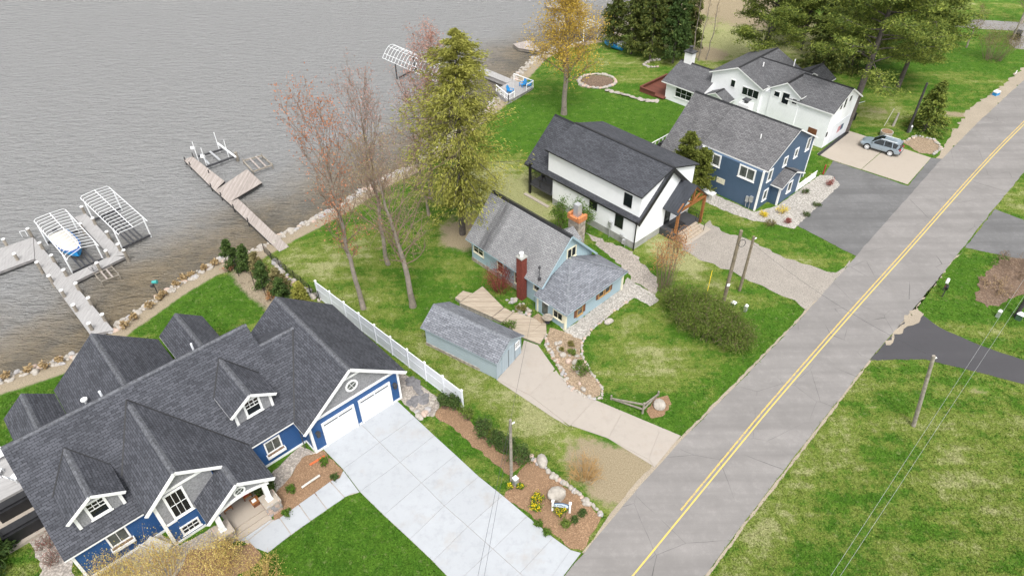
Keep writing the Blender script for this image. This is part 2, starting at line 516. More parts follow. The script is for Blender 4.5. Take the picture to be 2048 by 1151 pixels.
M['pebble'] = granular('river_pebbles', [(0.41, 0.36, 0.31), (0.26, 0.23, 0.205), (0.52, 0.47, 0.42), (0.36, 0.31, 0.26)], 8.0, 0.9, 1.0)
M['pebble_w'] = granular('white_pebbles', [(0.46, 0.43, 0.39), (0.31, 0.285, 0.255), (0.58, 0.55, 0.50)], 7.0, 0.9, 1.0)
M['mulch'] = granular('bark_mulch', [(0.31, 0.19, 0.11), (0.21, 0.125, 0.07), (0.40, 0.26, 0.155)], 13, 1.0, 0.8)
M['mulch_d'] = granular('dark_mulch', [(0.20, 0.13, 0.085), (0.13, 0.085, 0.06), (0.30, 0.22, 0.16)], 8, 1.0, 0.8)
M['soil'] = granular('bare_soil', [(0.36, 0.27, 0.18), (0.28, 0.20, 0.13), (0.42, 0.32, 0.22)], 7, 1.0, 0.5)
M['yellow'] = None
M['rubber'] = plain('tyre_rubber', (0.012, 0.012, 0.012), 0.8)
M['chairblue'] = plain('blue_plastic', (0.02, 0.24, 0.55), 0.4, 0.05)
M['red'] = plain('red_paint', (0.35, 0.02, 0.03), 0.5)
M['greenbox'] = plain('green_utility_box', (0.05, 0.10, 0.06), 0.5)
M['cover'] = plain('black_grill_cover', (0.012, 0.012, 0.014), 0.5, 0.2)
M['teal'] = plain('teal_paint', (0.05, 0.35, 0.33), 0.5)


def paint_yellow():
    mt, nt, b = nodes('worn_yellow_paint')
    co = coord(nt)
    n1 = noise(nt, co, 5, 5, 0.75)
    nt.links.new(mixc(nt, ramp(nt, n1, [(0.42, 0.0), (0.62, 1.0)]), (0.62, 0.42, 0.06), (0.26, 0.225, 0.17)), b.inputs['Base Color'])
    b.inputs['Roughness'].default_value = 0.8
    return mt


M['yellow'] = paint_yellow()
M['yellow_solid'] = plain('yellow_line_paint', (0.60, 0.44, 0.07), 0.75, 0.0, 3.0, col2=(0.42, 0.34, 0.14))


def carpaint():
    mt, nt, b = nodes('silver_blue_car_paint')
    b.inputs['Base Color'].default_value = (0.27, 0.33, 0.38, 1)
    b.inputs['Metallic'].default_value = 0.3; b.inputs['Roughness'].default_value = 0.28
    b.inputs['Coat Weight'].default_value = 0.8; b.inputs['Coat Roughness'].default_value = 0.05
    return mt


M['car'] = carpaint()


def grassmat():
    mt, nt, b = nodes('lawn_grass')
    co = coord(nt)
    at = N(nt, 'ShaderNodeVertexColor', layer_name='zone'); sp = N(nt, 'ShaderNodeSeparateColor'); nt.links.new(at.outputs['Color'], sp.inputs[0])
    big = noise(nt, co, 0.22, 5, 0.62); mid = noise(nt, co, 1.1, 5, 0.7); fine = noise(nt, co, 9, 3, 0.75); vf = noise(nt, co, 26, 2, 0.8)
    gf = ramp(nt, fine, [(0.32, 0.0), (0.68, 1.0)]); gm = ramp(nt, noise(nt, co, 0.8, 6, 0.75), [(0.36, 0.0), (0.64, 1.0)])
    lush = mixc(nt, gf, mixc(nt, gm, (0.022, 0.075, 0.006), (0.050, 0.125, 0.010)), mixc(nt, gm, (0.075, 0.185, 0.016), (0.125, 0.245, 0.026)))
    olive = mixc(nt, gf, (0.10, 0.15, 0.02), (0.245, 0.295, 0.065))
    straw = mixc(nt, gf, (0.25, 0.25, 0.10), (0.46, 0.46, 0.235))
    tan = mixc(nt, ramp(nt, fine, [(0.3, 0.0), (0.7, 1.0)]), (0.27, 0.21, 0.135), (0.42, 0.345, 0.24))

    def add(a, b_, k):
        n = N(nt, 'ShaderNodeMath', operation='MULTIPLY_ADD'); nt.links.new(a, n.inputs[0]); n.inputs[1].default_value = k
        if hasattr(b_, 'is_output'): nt.links.new(b_, n.inputs[2])
        else: n.inputs[2].default_value = b_
        return n.outputs[0]
    # dryness attribute (R) broken up by noise
    mid2 = noise(nt, co, 0.55, 6, 0.72)
    dry = add(mid, add(big, sp.outputs[0], 0.9), 0.6)      # about R + .9 at the mean
    dry = add(mid2, dry, 0.65)
    dry = add(fine, dry, 0.45)
    sm = N(nt, 'ShaderNodeMapping'); sm.inputs['Rotation'].default_value = (0, 0, radians(-50)); sm.inputs['Scale'].default_value = (0.05, 0.55, 1); nt.links.new(co, sm.inputs[0])
    dry = add(noise(nt, sm.outputs[0], 1.0, 4, 0.6), dry, 0.9)
    dry = add(dry, -0.45, 1.0)
    dry = add(dry, -0.29, 1.0)
    c = mixc(nt, ramp(nt, dry, [(0.0, 0.0), (0.98, 0.0), (1.0, 0.05)]), lush, olive)
    mr = N(nt, 'ShaderNodeMapRange', interpolation_type='SMOOTHSTEP'); nt.links.new(dry, mr.inputs[0])
    mr.inputs[1].default_value = 1.02; mr.inputs[2].default_value = 1.28
    c = mixc(nt, mr.outputs[0], lush, olive)
    mr2 = N(nt, 'ShaderNodeMapRange', interpolation_type='SMOOTHSTEP'); nt.links.new(dry, mr2.inputs[0])
    mr2.inputs[1].default_value = 1.26; mr2.inputs[2].default_value = 1.62
    c = mixc(nt, mr2.outputs[0], c, straw)
    c = mixc(nt, ramp(nt, noise(nt, co, 1.9, 5, 0.7), [(0.57, 0.0), (0.70, 0.42)]), c, straw)
    dirt = add(mid, add(big, sp.outputs[1], 0.5), 0.6)
    mr3 = N(nt, 'ShaderNodeMapRange', interpolation_type='SMOOTHSTEP'); nt.links.new(dirt, mr3.inputs[0])
    mr3.inputs[1].default_value = 0.88; mr3.inputs[2].default_value = 1.12
    c = mixc(nt, mr3.outputs[0], c, tan)
    # sand / lake bed (B)
    mr4 = N(nt, 'ShaderNodeMapRange'); nt.links.new(add(mid, sp.outputs[2], 0.5), mr4.inputs[0]); mr4.inputs[1].default_value = 0.62; mr4.inputs[2].default_value = 0.85
    c = mixc(nt, mr4.outputs[0], c, mixc(nt, fine, (0.30, 0.235, 0.165), (0.46, 0.385, 0.29)))
    c = mixc(nt, ramp(nt, vf, [(0.35, 0.65), (0.6, 0.0)]), c, (0.018, 0.032, 0.006))
    nt.links.new(c, b.inputs['Base Color'])
    b.inputs['Roughness'].default_value = 0.95; b.inputs['Specular IOR Level'].default_value = 0.1
    bump(nt, b, vf, 0.7, 0.06)
    return mt


M['grass'] = grassmat()


def watermat():
    mt, nt, b = nodes('lake_water')
    co = coord(nt)
    at = N(nt, 'ShaderNodeVertexColor', layer_name='depth'); sp = N(nt, 'ShaderNodeSeparateColor'); nt.links.new(at.outputs['Color'], sp.inputs[0])
    nb = noise(nt, co, 0.10, 4, 0.6)
    ad = N(nt, 'ShaderNodeMath', operation='MULTIPLY_ADD'); nt.links.new(nb, ad.inputs[0]); ad.inputs[1].default_value = 0.5; nt.links.new(sp.outputs[0], ad.inputs[2])
    shallow = mixc(nt, ramp(nt, noise(nt, co, 0.22, 4, 0.7), [(0.42, 0.0), (0.62, 1.0)]), (0.19, 0.152, 0.10), (0.125, 0.107, 0.08))
    mr = N(nt, 'ShaderNodeMapRange', interpolation_type='SMOOTHSTEP'); nt.links.new(ad.outputs[0], mr.inputs[0]); mr.inputs[1].default_value = 0.28; mr.inputs[2].default_value = 0.85
    c = mixc(nt, mr.outputs[0], shallow, (0.262, 0.262, 0.26))
    nt.links.new(c, b.inputs['Base Color'])
    b.inputs['Roughness'].default_value = 0.12; b.inputs['IOR'].default_value = 1.42
    mp = N(nt, 'ShaderNodeMapping'); mp.inputs['Rotation'].default_value = (0, 0, radians(38)); mp.inputs['Scale'].default_value = (0.40, 1.25, 1)
    nt.links.new(co, mp.inputs[0])
    w1 = noise(nt, mp.outputs[0], 1.0, 5, 0.68)
    w2 = noise(nt, mp.outputs[0], 3.4, 2, 0.6)
    ad2 = N(nt, 'ShaderNodeMath', operation='MULTIPLY_ADD'); nt.links.new(w2, ad2.inputs[0]); ad2.inputs[1].default_value = 0.3; nt.links.new(w1, ad2.inputs[2])
    bump(nt, b, ad2.outputs[0], 1.0, 1.5)
    return mt


M['water'] = watermat()
# foliage
M['lf_hemlock'] = leafmat('hemlock_needles', (0.22, 0.23, 0.04), (0.44, 0.42, 0.10))
M['lf_pine'] = leafmat('pine_needles', (0.065, 0.115, 0.022), (0.33, 0.37, 0.07))
M['lf_cedar'] = leafmat('cedar_foliage', (0.05, 0.085, 0.02), (0.21, 0.225, 0.05))
M['lf_arbor'] = leafmat('arborvitae_foliage', (0.095, 0.13, 0.022), (0.23, 0.245, 0.048))
M['lf_spruce'] = leafmat('spruce_needles', (0.04, 0.08, 0.02), (0.11, 0.165, 0.04))
M['lf_tan'] = leafmat('bronzed_conifer', (0.17, 0.15, 0.06), (0.30, 0.26, 0.12))
M['lf_red'] = leafmat('red_maple_buds', (0.40, 0.15, 0.08), (0.52, 0.26, 0.15))
M['lf_pink'] = leafmat('pink_maple_buds', (0.38, 0.20, 0.16), (0.50, 0.31, 0.25))
M['lf_tantwig'] = leafmat('tan_buds', (0.27, 0.20, 0.10), (0.40, 0.33, 0.16))
M['lf_yellow'] = leafmat('yellow_spring_leaves', (0.46, 0.30, 0.04), (0.62, 0.45, 0.09))
M['lf_forsythia'] = leafmat('forsythia_bloom', (0.52, 0.40, 0.10), (0.68, 0.56, 0.22))
M['lf_bloom'] = leafmat('yellow_bloom', (0.75, 0.55, 0.01), (0.85, 0.70, 0.04))
M['lf_bush'] = leafmat('bush_leaves', (0.09, 0.15, 0.022), (0.19, 0.245, 0.045))
M['lf_green'] = leafmat('fresh_leaves', (0.06, 0.13, 0.015), (0.14, 0.24, 0.03))
M['lf_orange'] = leafmat('orange_buds', (0.42, 0.19, 0.07), (0.55, 0.30, 0.13))
M['lf_redtwig'] = leafmat('red_twigs', (0.24, 0.05, 0.045), (0.36, 0.11, 0.09))
M['lf_drygrass'] = leafmat('dry_ornamental_grass', (0.36, 0.25, 0.12), (0.50, 0.38, 0.22))
M['lf_brown'] = leafmat('brown_brush', (0.17, 0.115, 0.07), (0.32, 0.24, 0.16))
M['lf_olive'] = leafmat('olive_twigs', (0.15, 0.14, 0.035), (0.25, 0.22, 0.07))
# ------------------------------------------------------------------ ground, lake
def axis_vals(lo, hi, d0, d1, step):
    v = list(np.arange(d0, d1 + 1e-6, step)); s = step
    a = d0
    while a > lo: s *= 1.35; a -= s; v.insert(0, a)
    s = step; a = d1
    while a < hi: s *= 1.35; a += s; v.append(a)
    return np.array(v)


def grid_mesh(name, xs, ys, zf, mat, attr, af):
    X, Y = np.meshgrid(xs, ys); Z = zf(X, Y)
    V = np.stack([X.ravel(), Y.ravel(), Z.ravel()], 1)
    nx, ny = len(xs), len(ys)
    i, j = np.meshgrid(np.arange(nx - 1), np.arange(ny - 1))
    k = (j * nx + i).ravel()
    F = np.stack([k, k + 1, k + nx + 1, k + nx], 1)
    return X, Y, V, F


ZONES = []


def zone(px, py, rx, ry, ch, val, rot=0.0):
    p = P0(px, py, 0); ZONES.append((p[0], p[1], rx, ry, ch, val, rot))


A45 = radians(-45); B45 = radians(45)
# dryness (0), bare earth (1), sand (2)
zone(1030, 800, 11, 3.0, 0, 0.26, A45); zone(1110, 850, 6, 2.5, 0, 0.22, A45); zone(900, 735, 7, 2, 0, 0.15, A45)
zone(1210, 935, 5, 3.2, 1, 0.7, A45); zone(1250, 955, 3, 2, 1, 0.4, B45); zone(1225, 990, 4, 2, 0, 0.35, B45)
zone(690, 540, 10, 6, 0, 0.2, B45); zone(600, 520, 7, 4, 0, 0.22, B45); zone(760, 620, 7, 5, 0, 0.12); zone(850, 590, 6, 3, 0, -0.2, A45); zone(660, 640, 6, 3, 0, 0.05)
zone(1750, 950, 18, 8, 0, 0.02, B45); zone(1970, 930, 7, 8, 0, 0.26); zone(1880, 1060, 9, 5, 0, 0.1); zone(1640, 900, 9, 2.2, 0, 0.22, radians(50)); zone(1690, 1010, 6, 3, 0, -0.1, B45)
zone(1860, 790, 6, 3, 0, -0.05); zone(1500, 1110, 8, 1.2, 0, 0.3, radians(50)); zone(1960, 780, 1.5, .8, 1, 0.5); zone(1745, 815, 1.2, .7, 1, 0.4)
zone(1290, 700, 5, 5, 0, 0.2); zone(1330, 760, 4, 3, 0, 0.22); zone(1230, 650, 3, 5, 0, 0.1, B45); zone(1470, 760, 7, 1.6, 0, -0.1, radians(50)); zone(1250, 830, 5, 2, 0, -0.2); zone(1330, 840, 4, 3, 0, -0.25); zone(1540, 640, 4, 4, 0, -0.25)
zone(1000, 380, 8, 5, 0, 0.5); zone(960, 440, 6, 4, 1, 0.45); zone(1050, 420, 5, 5, 0, 0.4); zone(985, 330, 5, 4, 0, 0.4); zone(930, 480, 3, 3, 1, 0.6)
zone(1150, 250, 14, 8, 0, -0.35); zone(1050, 260, 9, 6, 0, -0.35); zone(1300, 240, 9, 6, 0, -0.3); zone(1200, 130, 9, 6, 0, 0.15); zone(1300, 100, 8, 4, 1, 0.3)
zone(1440, 80, 12, 12, 0, 0.55); zone(1430, 40, 16, 10, 1, 0.25); zone(1580, 70, 12, 12, 0, 0.5); zone(1500, 20, 12, 12, 1, 0.4); zone(1620, 60, 10, 12, 1, 0.25); zone(1420, 110, 4, 4, 1, 0.7); zone(1455, 8, 8, 5, 1, 0.6)
zone(1760, 220, 9, 6, 0, 0.3); zone(1790, 225, 4, 2.5, 1, 0.25); zone(1740, 215, 4, 3, 1, 0.3)
zone(1960, 130, 16, 9, 0, -0.15); zone(1940, 40, 18, 14, 0, -0.05); zone(1930, 160, 6, 2.5, 0, 0.3); zone(1905, 228, 4, 1.2, 1, 0.7, radians(-15)); zone(1900, 10, 12, 6, 0, 0.2)
zone(390, 600, 8, 5, 0, -0.25); zone(480, 590, 5, 4, 0, -0.2); zone(350, 640, 5, 3, 0, 0.05); zone(660, 1090, 9, 6, 0, -0.35); zone(800, 1130, 6, 5, 0, -0.3); zone(560, 1130, 4, 2, 0, 0.1); zone(880, 900, 7, 1.6, 0, -0.05, A45)
zone(500, 565, 6, 1.4, 2, 0.8, radians(-48)); zone(560, 590, 5, 1.6, 2, 0.6, radians(-50)); zone(40, 1100, 5, 5, 0, 0.15); zone(40, 770, 4, 3, 0, -0.3)
zone(1370, 510, 3, 2.5, 0, 0.35); zone(1410, 560, 6, 2.2, 0, 0.4, A45); zone(1410, 565, 4, 1.2, 1, 0.35, A45); zone(1340, 480, 3, 5, 0, 0.2); zone(1490, 440, 5, 1.8, 1, 0.3, A45); zone(1660, 500, 5, 1.5, 0, -0.15, A45); zone(1300, 470, 3, 2, 0, 0.1)
zone(1920, 560, 4, 6, 0, -0.3, B45); zone(1870, 560, 2.5, 6, 0, 0.2, radians(50)); zone(2020, 680, 4, 4, 0, 0.15); zone(2030, 400, 6, 4, 0, 0.25); zone(1980, 620, 4, 2, 0, -0.3)


def ground_zone(X, Y):
    C = np.zeros(X.shape + (4,)); C[..., 0] = 0.06; C[..., 3] = 1
    for x, y, rx, ry, ch, val, rot in ZONES:
        dx, dy = X - x, Y - y
        a = dx * cos(rot) + dy * sin(rot); b = -dx * sin(rot) + dy * cos(rot)
        C[..., ch] += val * np.exp(-((a / rx) ** 2 + (b / ry) ** 2))
    d = shore_d(X, Y)
    C[..., 2] += np.where(d < 2.4, 0.9, np.clip((3.6 - d) / 1.2, 0, 1) * 0.9)
    return C


gx = axis_vals(-420, 520, -62, 84, 0.7); gy = axis_vals(-60, 520, 16, 150, 0.7)
X, Y, V, F = grid_mesh('g', gx, gy, zt, None, None, None)
me = bpy.data.meshes.new('ground')
me.vertices.add(len(V)); me.vertices.foreach_set('co', V.ravel())
me.loops.add(F.size); me.loops.foreach_set('vertex_index', F.ravel())
me.polygons.add(len(F)); me.polygons.foreach_set('loop_start', np.arange(0, F.size, 4)); me.polygons.foreach_set('loop_total', np.full(len(F), 4))
me.update(calc_edges=True)
ca = me.color_attributes.new('zone', 'FLOAT_COLOR', 'POINT')
ca.data.foreach_set('color', ground_zone(X, Y).reshape(-1))
me.materials.append(M['grass'])
me.polygons.foreach_set('use_smooth', [True] * len(me.polygons))
ground = bpy.data.objects.new('ground', me); COL.objects.link(ground); tag(ground, 'patchy spring lawn and bare earth around the houses', 'ground', kind='structure')

wx = axis_vals(-420, 300, -75, 40, 1.2); wy = axis_vals(-40, 520, 30, 150, 1.2)
X, Y, V, F = grid_mesh('w', wx, wy, lambda a, b: np.full(a.shape, WATER_Z), None, None, None)
D = shore_d(X, Y)
keep = (D.ravel()[F] < 6).any(1)
F = F[keep]
me = bpy.data.meshes.new('lake')
me.from_pydata(V.tolist(), [], F.tolist())
ca = me.color_attributes.new('depth', 'FLOAT_COLOR', 'POINT')
dep = np.clip(-D / 25.0, 0, 1)
C = np.ones((D.size, 4)); C[:, 0] = dep.ravel(); ca.data.foreach_set('color', C.reshape(-1))
me.materials.append(M['water'])
lake = bpy.data.objects.new('lake', me); COL.objects.link(lake); tag(lake, 'grey rippled lake with brown shallows along the shore', 'lake', kind='structure')


# ------------------------------------------------------------------ paved and gravelled sheets
def ring(pxs, step=0.5, jit=0.0, world=False, seed=1):
    r = random.Random(seed)
    pts = [np.array(p[:2], float) if world else P(*p)[:2] for p in pxs]
    out = []
    for a, b in zip(pts, pts[1:] + pts[:1]):
        n = max(1, int(np.linalg.norm(b - a) / step)) if step else 1
        for k in range(n):
            q = a + (b - a) * k / n
            if jit and k: q = q + np.array([r.uniform(-jit, jit), r.uniform(-jit, jit)])
            out.append(q)
    return out


GRASSFREE = []


def sheet(name, pxs, z, mat, label=None, cat=None, kind='structure', jit=0.0, step=0.5, world=False, thick=0.06, parent=None, seed=1):
    pts = ring(pxs, step if jit else 0, jit, world, seed)
    area = sum(a[0] * b[1] - b[0] * a[1] for a, b in zip(pts, pts[1:] + pts[:1]))
    if area < 0: pts = pts[::-1]
    GRASSFREE.append(np.array(pts)); mb = MB(); mb.prism([(p[0], p[1]) for p in pts], z - thick, z)
    o = mb.build(name, mat, parent)
    if not parent: tag(o, label, cat, kind=kind)
    return o


LE = [(880, 1440), (1129, 1151), (1282, 968), (1370, 872), (1480, 763), (1600, 638), (1678, 551), (1745, 474), (1880, 322), (1960, 241), (2048, 160), (2200, 25)]
RE = [(1190, 1440), (1409, 1151), (1480, 1054), (1540, 976), (1640, 846), (1740, 718), (1842, 600), (1910, 515), (1990, 414), (2048, 345), (2200, 185)]
sheet('road', LE + RE[::-1], 0.020, M['road'], 'worn grey two-lane road with a yellow centre line', 'road', jit=0.05, step=1.0)
road = bpy.data.objects['road']
YL = [P(x, y) for x, y in [(1040, 1423), (1265, 1151), (1480, 889), (1553, 801), (1696, 636), (1816, 502), (1960, 340), (2048, 249), (2200, 100)]]


def smooth_line(pts, n=14):
    pts = [np.array(p[:2]) for p in pts]; out = []
    for i in range(len(pts) - 1):
        p0 = pts[max(0, i - 1)]; p1 = pts[i]; p2 = pts[i + 1]; p3 = pts[min(len(pts) - 1, i + 2)]
        for k in range(n):
            t = k / n
            out.append(0.5 * ((2 * p1) + (-p0 + p2) * t + (2 * p0 - 5 * p1 + 4 * p2 - p3) * t * t + (-p0 + 3 * p1 - 3 * p2 + p3) * t ** 3))
    out.append(pts[-1])
    return out


YS = smooth_line(YL)


def stripe(line, off, w, a=0, b=None, z=0.024):
    mb = MB(); q = []
    for i in range(len(line)):
        d = line[min(i + 1, len(line) - 1)] - line[max(i - 1, 0)]; d = d / np.linalg.norm(d); n = np.array([-d[1], d[0]])
        q.append((line[i] + n * (off - w / 2), line[i] + n * (off + w / 2)))
    b = b or len(q)
    for i in range(a, b - 1):
        mb.face([(*q[i][0], z), (*q[i + 1][0], z), (*q[i + 1][1], z), (*q[i][1], z)])
    return mb


stripe(YS, 0.0, 0.115).build('centre_line', M['yellow_solid'], road)
stripe(YS, 0.30, 0.12, 20).build('centre_line', M['yellow'], road)
# pale sandy shoulders
sheet('road_shoulder', [(1290, 975), (1370, 872), (1480, 762), (1600, 637), (1642, 594), (1632, 594), (1596, 637), (1475, 760), (1368, 866), (1322, 912), (1272, 963), (1232, 1012), (1196, 1062), (1164, 1104), (1170, 1108)], 0.012, M['sand'], 'thin pale gravel shoulder beside the near left road edge', 'shoulder', jit=0.07, step=0.5)
sheet('road_shoulder', [(1409, 1153), (1480, 1056), (1540, 978), (1640, 848), (1738, 720), (1744, 719), (1646, 849), (1546, 981), (1484, 1060), (1416, 1153)], 0.012, M['sand'], 'thin sandy shoulder beside the right road edge by the big lawn', 'shoulder', jit=0.06, step=0.5)
sheet('road_shoulder', [(1880, 324), (1960, 243), (2048, 162), (2150, 72), (2120, 70), (2048, 135), (1985, 185), (1940, 215), (1905, 262), (1872, 316)], 0.012, M['sand'], 'sandy road shoulder in front of the far right lawn', 'shoulder', jit=0.3, step=0.6)
sheet('road_shoulder', [(1842, 602), (1910, 517), (1925, 503), (1900, 520), (1868, 570), (1822, 628), (1800, 660), (1790, 660)], 0.014, M['sand'], 'pale sandy road edge beside the mailboxes', 'shoulder', jit=0.15, step=0.5)

# blue house driveway: one slab per panel
RJ = [(791.8, 799.2), (830.3, 834.7), (868.9, 871.1), (911.6, 909.8), (957.4, 952.3), (1005.3, 990.5), (1054.4, 1031.9), (1106.7, 1074.4), (1141, 1099)]
CJ = [(720.9, 847.2), (759.5, 884.7), (800.1, 924.3), (842.9, 965.4), (888.7, 1011.2), (935.6, 1052.6), (985.7, 1097.3), (1040, 1146), (1082, 1183)]
LJ = [(646, 897), (686, 938), (720, 983), (768, 1030), (820, 1078), (866, 1122), (910, 1168), (958, 1218), (1000, 1260)]
drive = thing('concrete_driveway', 'wide pale concrete driveway in front of the blue garage', 'driveway'); drive['kind'] = 'structure'


def slabs(parent, rows, z=0.05, gap=0.018, mat=None):
    for q in rows:
        pts = [P(*p)[:2] for p in q]; c = sum(pts) / len(pts); GRASSFREE.append(np.array(pts))
        pts = [p + (c - p) / np.linalg.norm(c - p) * gap for p in pts]
        area = sum(a[0] * b[1] - b[0] * a[1] for a, b in zip(pts, pts[1:] + pts[:1]))
        if area < 0: pts = pts[::-1]
        MB().prism([(p[0], p[1]) for p in pts], -0.05, z).build('slab', mat, parent)


cells = []
for i in range(8):
    cells.append([RJ[i], RJ[i + 1], CJ[i + 1], CJ[i]]); cells.append([CJ[i], CJ[i + 1], LJ[i + 1], LJ[i]])
slabs(drive, cells, mat=M['conc_new'])
slabs(drive, [[(1141, 1099), (1162, 1105), (1128, 1150), (1105, 1183), (1082, 1183)], [(1082, 1183), (1105, 1183), (1060, 1240), (1000, 1260)]], mat=M['conc_new'])
sheet('joint_bed', RJ + CJ[-1:] + LJ[::-1], 0.022, M['conc_old'], parent=drive)
walk = thing('front_walk', 'pale concrete walk curving from the driveway to the porch steps', 'walkway'); walk['kind'] = 'structure'
sheet('joint_bed', [(686, 942), (718, 984), (690, 993), (622, 1040), (536, 1103), (512, 1094), (482, 1081), (530, 1041), (560, 1036), (630, 986), (678, 956)], 0.022, M['conc_old'], parent=walk)
slabs(walk, [[(687, 941), (719, 984), (703, 987), (690, 994), (661, 962), (680, 956)], [(660, 963), (689, 995), (655, 1018), (630, 985)], [(629, 986), (654, 1019), (622, 1041), (598, 1008)],
             [(597, 1009), (621, 1042), (583, 1068), (560, 1035)], [(559, 1036), (582, 1069), (536, 1105), (510, 1095), (498, 1080), (545, 1042)], [(544, 1040), (497, 1079), (478, 1082), (530, 1040)]], mat=M['conc_new'])

# cottage driveway
cd = thing('old_concrete_driveway', 'weathered tan concrete driveway leading to the grey shed', 'driveway'); cd['kind'] = 'structure'
slabs(cd, [[(994, 759), (1041, 706), (1048, 680), (1076, 690), (1110, 738), (1060, 790)], [(1062, 792), (1112, 740), (1132, 772), (1188, 799), (1140, 852)], [(1060, 792), (1138, 853), (1108, 836), (996, 762)],
           [(1142, 851), (1190, 800), (1242, 828), (1216, 876)], [(1217, 877), (1243, 829), (1318, 862), (1296, 918)], [(1298, 918), (1319, 863), (1362, 871), (1345, 890), (1308, 935)]], z=0.045, mat=M['conc_old'])
sheet('joint_bed', [(994, 760), (1041, 706), (1112, 745), (1188, 798), (1360, 870), (1308, 932), (1216, 876), (1108, 836)], 0.016, M['conc_old'], parent=cd)
# gravel drive of the modern house
sheet('gravel_drive', [(1362, 478), (1404, 455), (1420, 440), (1442, 462), (1500, 480), (1560, 510), (1620, 530), (1672, 545), (1700, 520), (1700, 527), (1640, 596), (1612, 620), (1590, 600), (1565, 592), (1540, 580), (1470, 545), (1400, 520), (1365, 500)], 0.016, M['gravel'], 'sandy gravel driveway in front of the black and white house', 'driveway', jit=0.28, step=0.7)
# asphalt apron + tan concrete in front of the white house
sheet('asphalt_drive', [(1586, 447), (1666, 322), (1816, 372), (1862, 316), (1905, 320), (1716, 514)], 0.018, M['asph_old'], 'faded dark asphalt parking area beside the slate blue house', 'driveway', jit=0.06, step=0.8)
tc = thing('tan_concrete_pad', 'tan concrete pad under the silver car', 'driveway'); tc['kind'] = 'structure'
slabs(tc, [[(1634, 308), (1697, 262), (1780, 288), (1722, 339), (1668, 322)], [(1723, 339), (1781, 289), (1862, 316), (1815, 369)]], z=0.05, gap=0.012, mat=M['conc_tan'])
sheet('trench_drain', [(1634, 309), (1639, 312), (1698, 266), (1692, 262)], 0.056, M['black'], parent=tc)
sheet('asphalt_drive', [(1740, 720), (1800, 650), (1838, 625), (1880, 655), (1960, 690), (2048, 720), (2150, 750), (2150, 790), (2048, 768), (1960, 745), (1850, 718)], 0.019, M['asph_new'], 'fresh black asphalt driveway on the right of the road', 'driveway', jit=0.05, step=0.7)
sheet('sand_spill', [(1772, 690), (1790, 660), (1832, 612), (1848, 628), (1838, 645), (1815, 652), (1800, 668), (1788, 668), (1780, 690)], 0.026, M['sand'], 'spilled pale sand at the mouth of the black driveway', 'sand', jit=0.25, step=0.5, thick=0.004)
sheet('asphalt_drive', [(1930, 495), (1990, 418), (2048, 440), (2200, 490), (2200, 590), (2048, 520)], 0.018, M['asph_old'], 'grey asphalt driveway at the right edge above the mulch bed', 'driveway', jit=0.06, step=0.7)
sheet('side_road', [(1880, 38), (1960, 40), (2060, 46), (2200, 60), (2200, 120), (2060, 100), (2030, 97), (2018, 82), (2030, 62), (1960, 58), (1890, 52)], 0.018, M['road'], 'grey side road crossing the far right corner', 'road', jit=0.1, step=0.9)

# beds
sheet('mulch_bed', [(1008, 996), (1023, 965), (1060, 912), (1075, 925), (1120, 965), (1160, 990), (1180, 1010), (1203, 1032), (1165, 1100), (1141, 1097), (1100, 1062), (1050, 1020)], 0.03, M['mulch'], 'mulched bed around the driveway sign and boulder', 'bed', jit=0.12, step=0.4)
sheet('mulch_bed', [(884, 805), (925, 828), (960, 862), (1000, 905), (1058, 912), (1020, 950), (985, 925), (940, 885), (900, 850), (870, 832)], 0.026, M['mulch'], 'mulch strip under the row of small shrubs beside the driveway', 'bed', jit=0.15, step=0.4)
sheet('mulch_bed', [(604, 915), (646, 900), (686, 940), (680, 955), (640, 985), (575, 1030), (548, 1040), (552, 985), (575, 960)], 0.03, M['mulch'], 'mulched bed with driftwood in the walk corner', 'bed', jit=0.08, step=0.4)
sheet('pebble_bed', [(540, 950), (600, 890), (632, 906), (646, 900), (606, 914), (578, 958), (553, 985), (545, 960), (520, 975), (500, 960)], 0.028, M['pebble'], 'grey pebble bed under the blue front wall', 'bed', jit=0.06, step=0.4)
sheet('pebble_bed', [(790, 735), (870, 790), (885, 806), (868, 833), (838, 830), (793, 796)], 0.026, M['pebble'], 'pebble bed beside the garage with flagstones', 'bed', jit=0.1, step=0.4)
sheet('pebble_bed', [(0, 930), (60, 985), (140, 1110), (150, 1151), (60, 1180), (85, 1140), (60, 1085), (40, 1062), (0, 1060), (-60, 1060), (-60, 1000)], 0.026, M['pebble'], 'pebble strip along the left gable of the blue house', 'bed', jit=0.12, step=0.4)
sheet('pebble_bed', [(170, 1135), (300, 1050), (360, 1090), (430, 1050), (450, 1110), (380, 1160), (160, 1200)], 0.024, M['pebble'], 'pebble bed under the yellow bush by the blue front wall', 'bed', jit=0.12, step=0.4)
sheet('mulch_bed', [(380, 1100), (455, 1095), (500, 1085), (525, 1110), (510, 1130), (440, 1170), (330, 1190)], 0.027, M['mulch'], 'mulch patch beside the porch pillar', 'bed', jit=0.1, step=0.4)
sheet('pebble_bed', [(1110, 640), (1133, 658), (1242, 577), (1255, 555), (1268, 565), (1310, 590), (1318, 600), (1300, 612), (1268, 595), (1215, 632), (1180, 660), (1165, 678), (1140, 672)], 0.026, M['pebble_w'], 'pale pebble band along the front of the light blue cottage', 'bed', jit=0.12, step=0.35)
sheet('pebble_bed', [(1170, 465), (1265, 503), (1290, 530), (1315, 555), (1310, 590), (1262, 560), (1252, 540), (1205, 500)], 0.024, M['pebble'], 'pebble passage between the cottage and the white house', 'bed', jit=0.25, step=0.5)
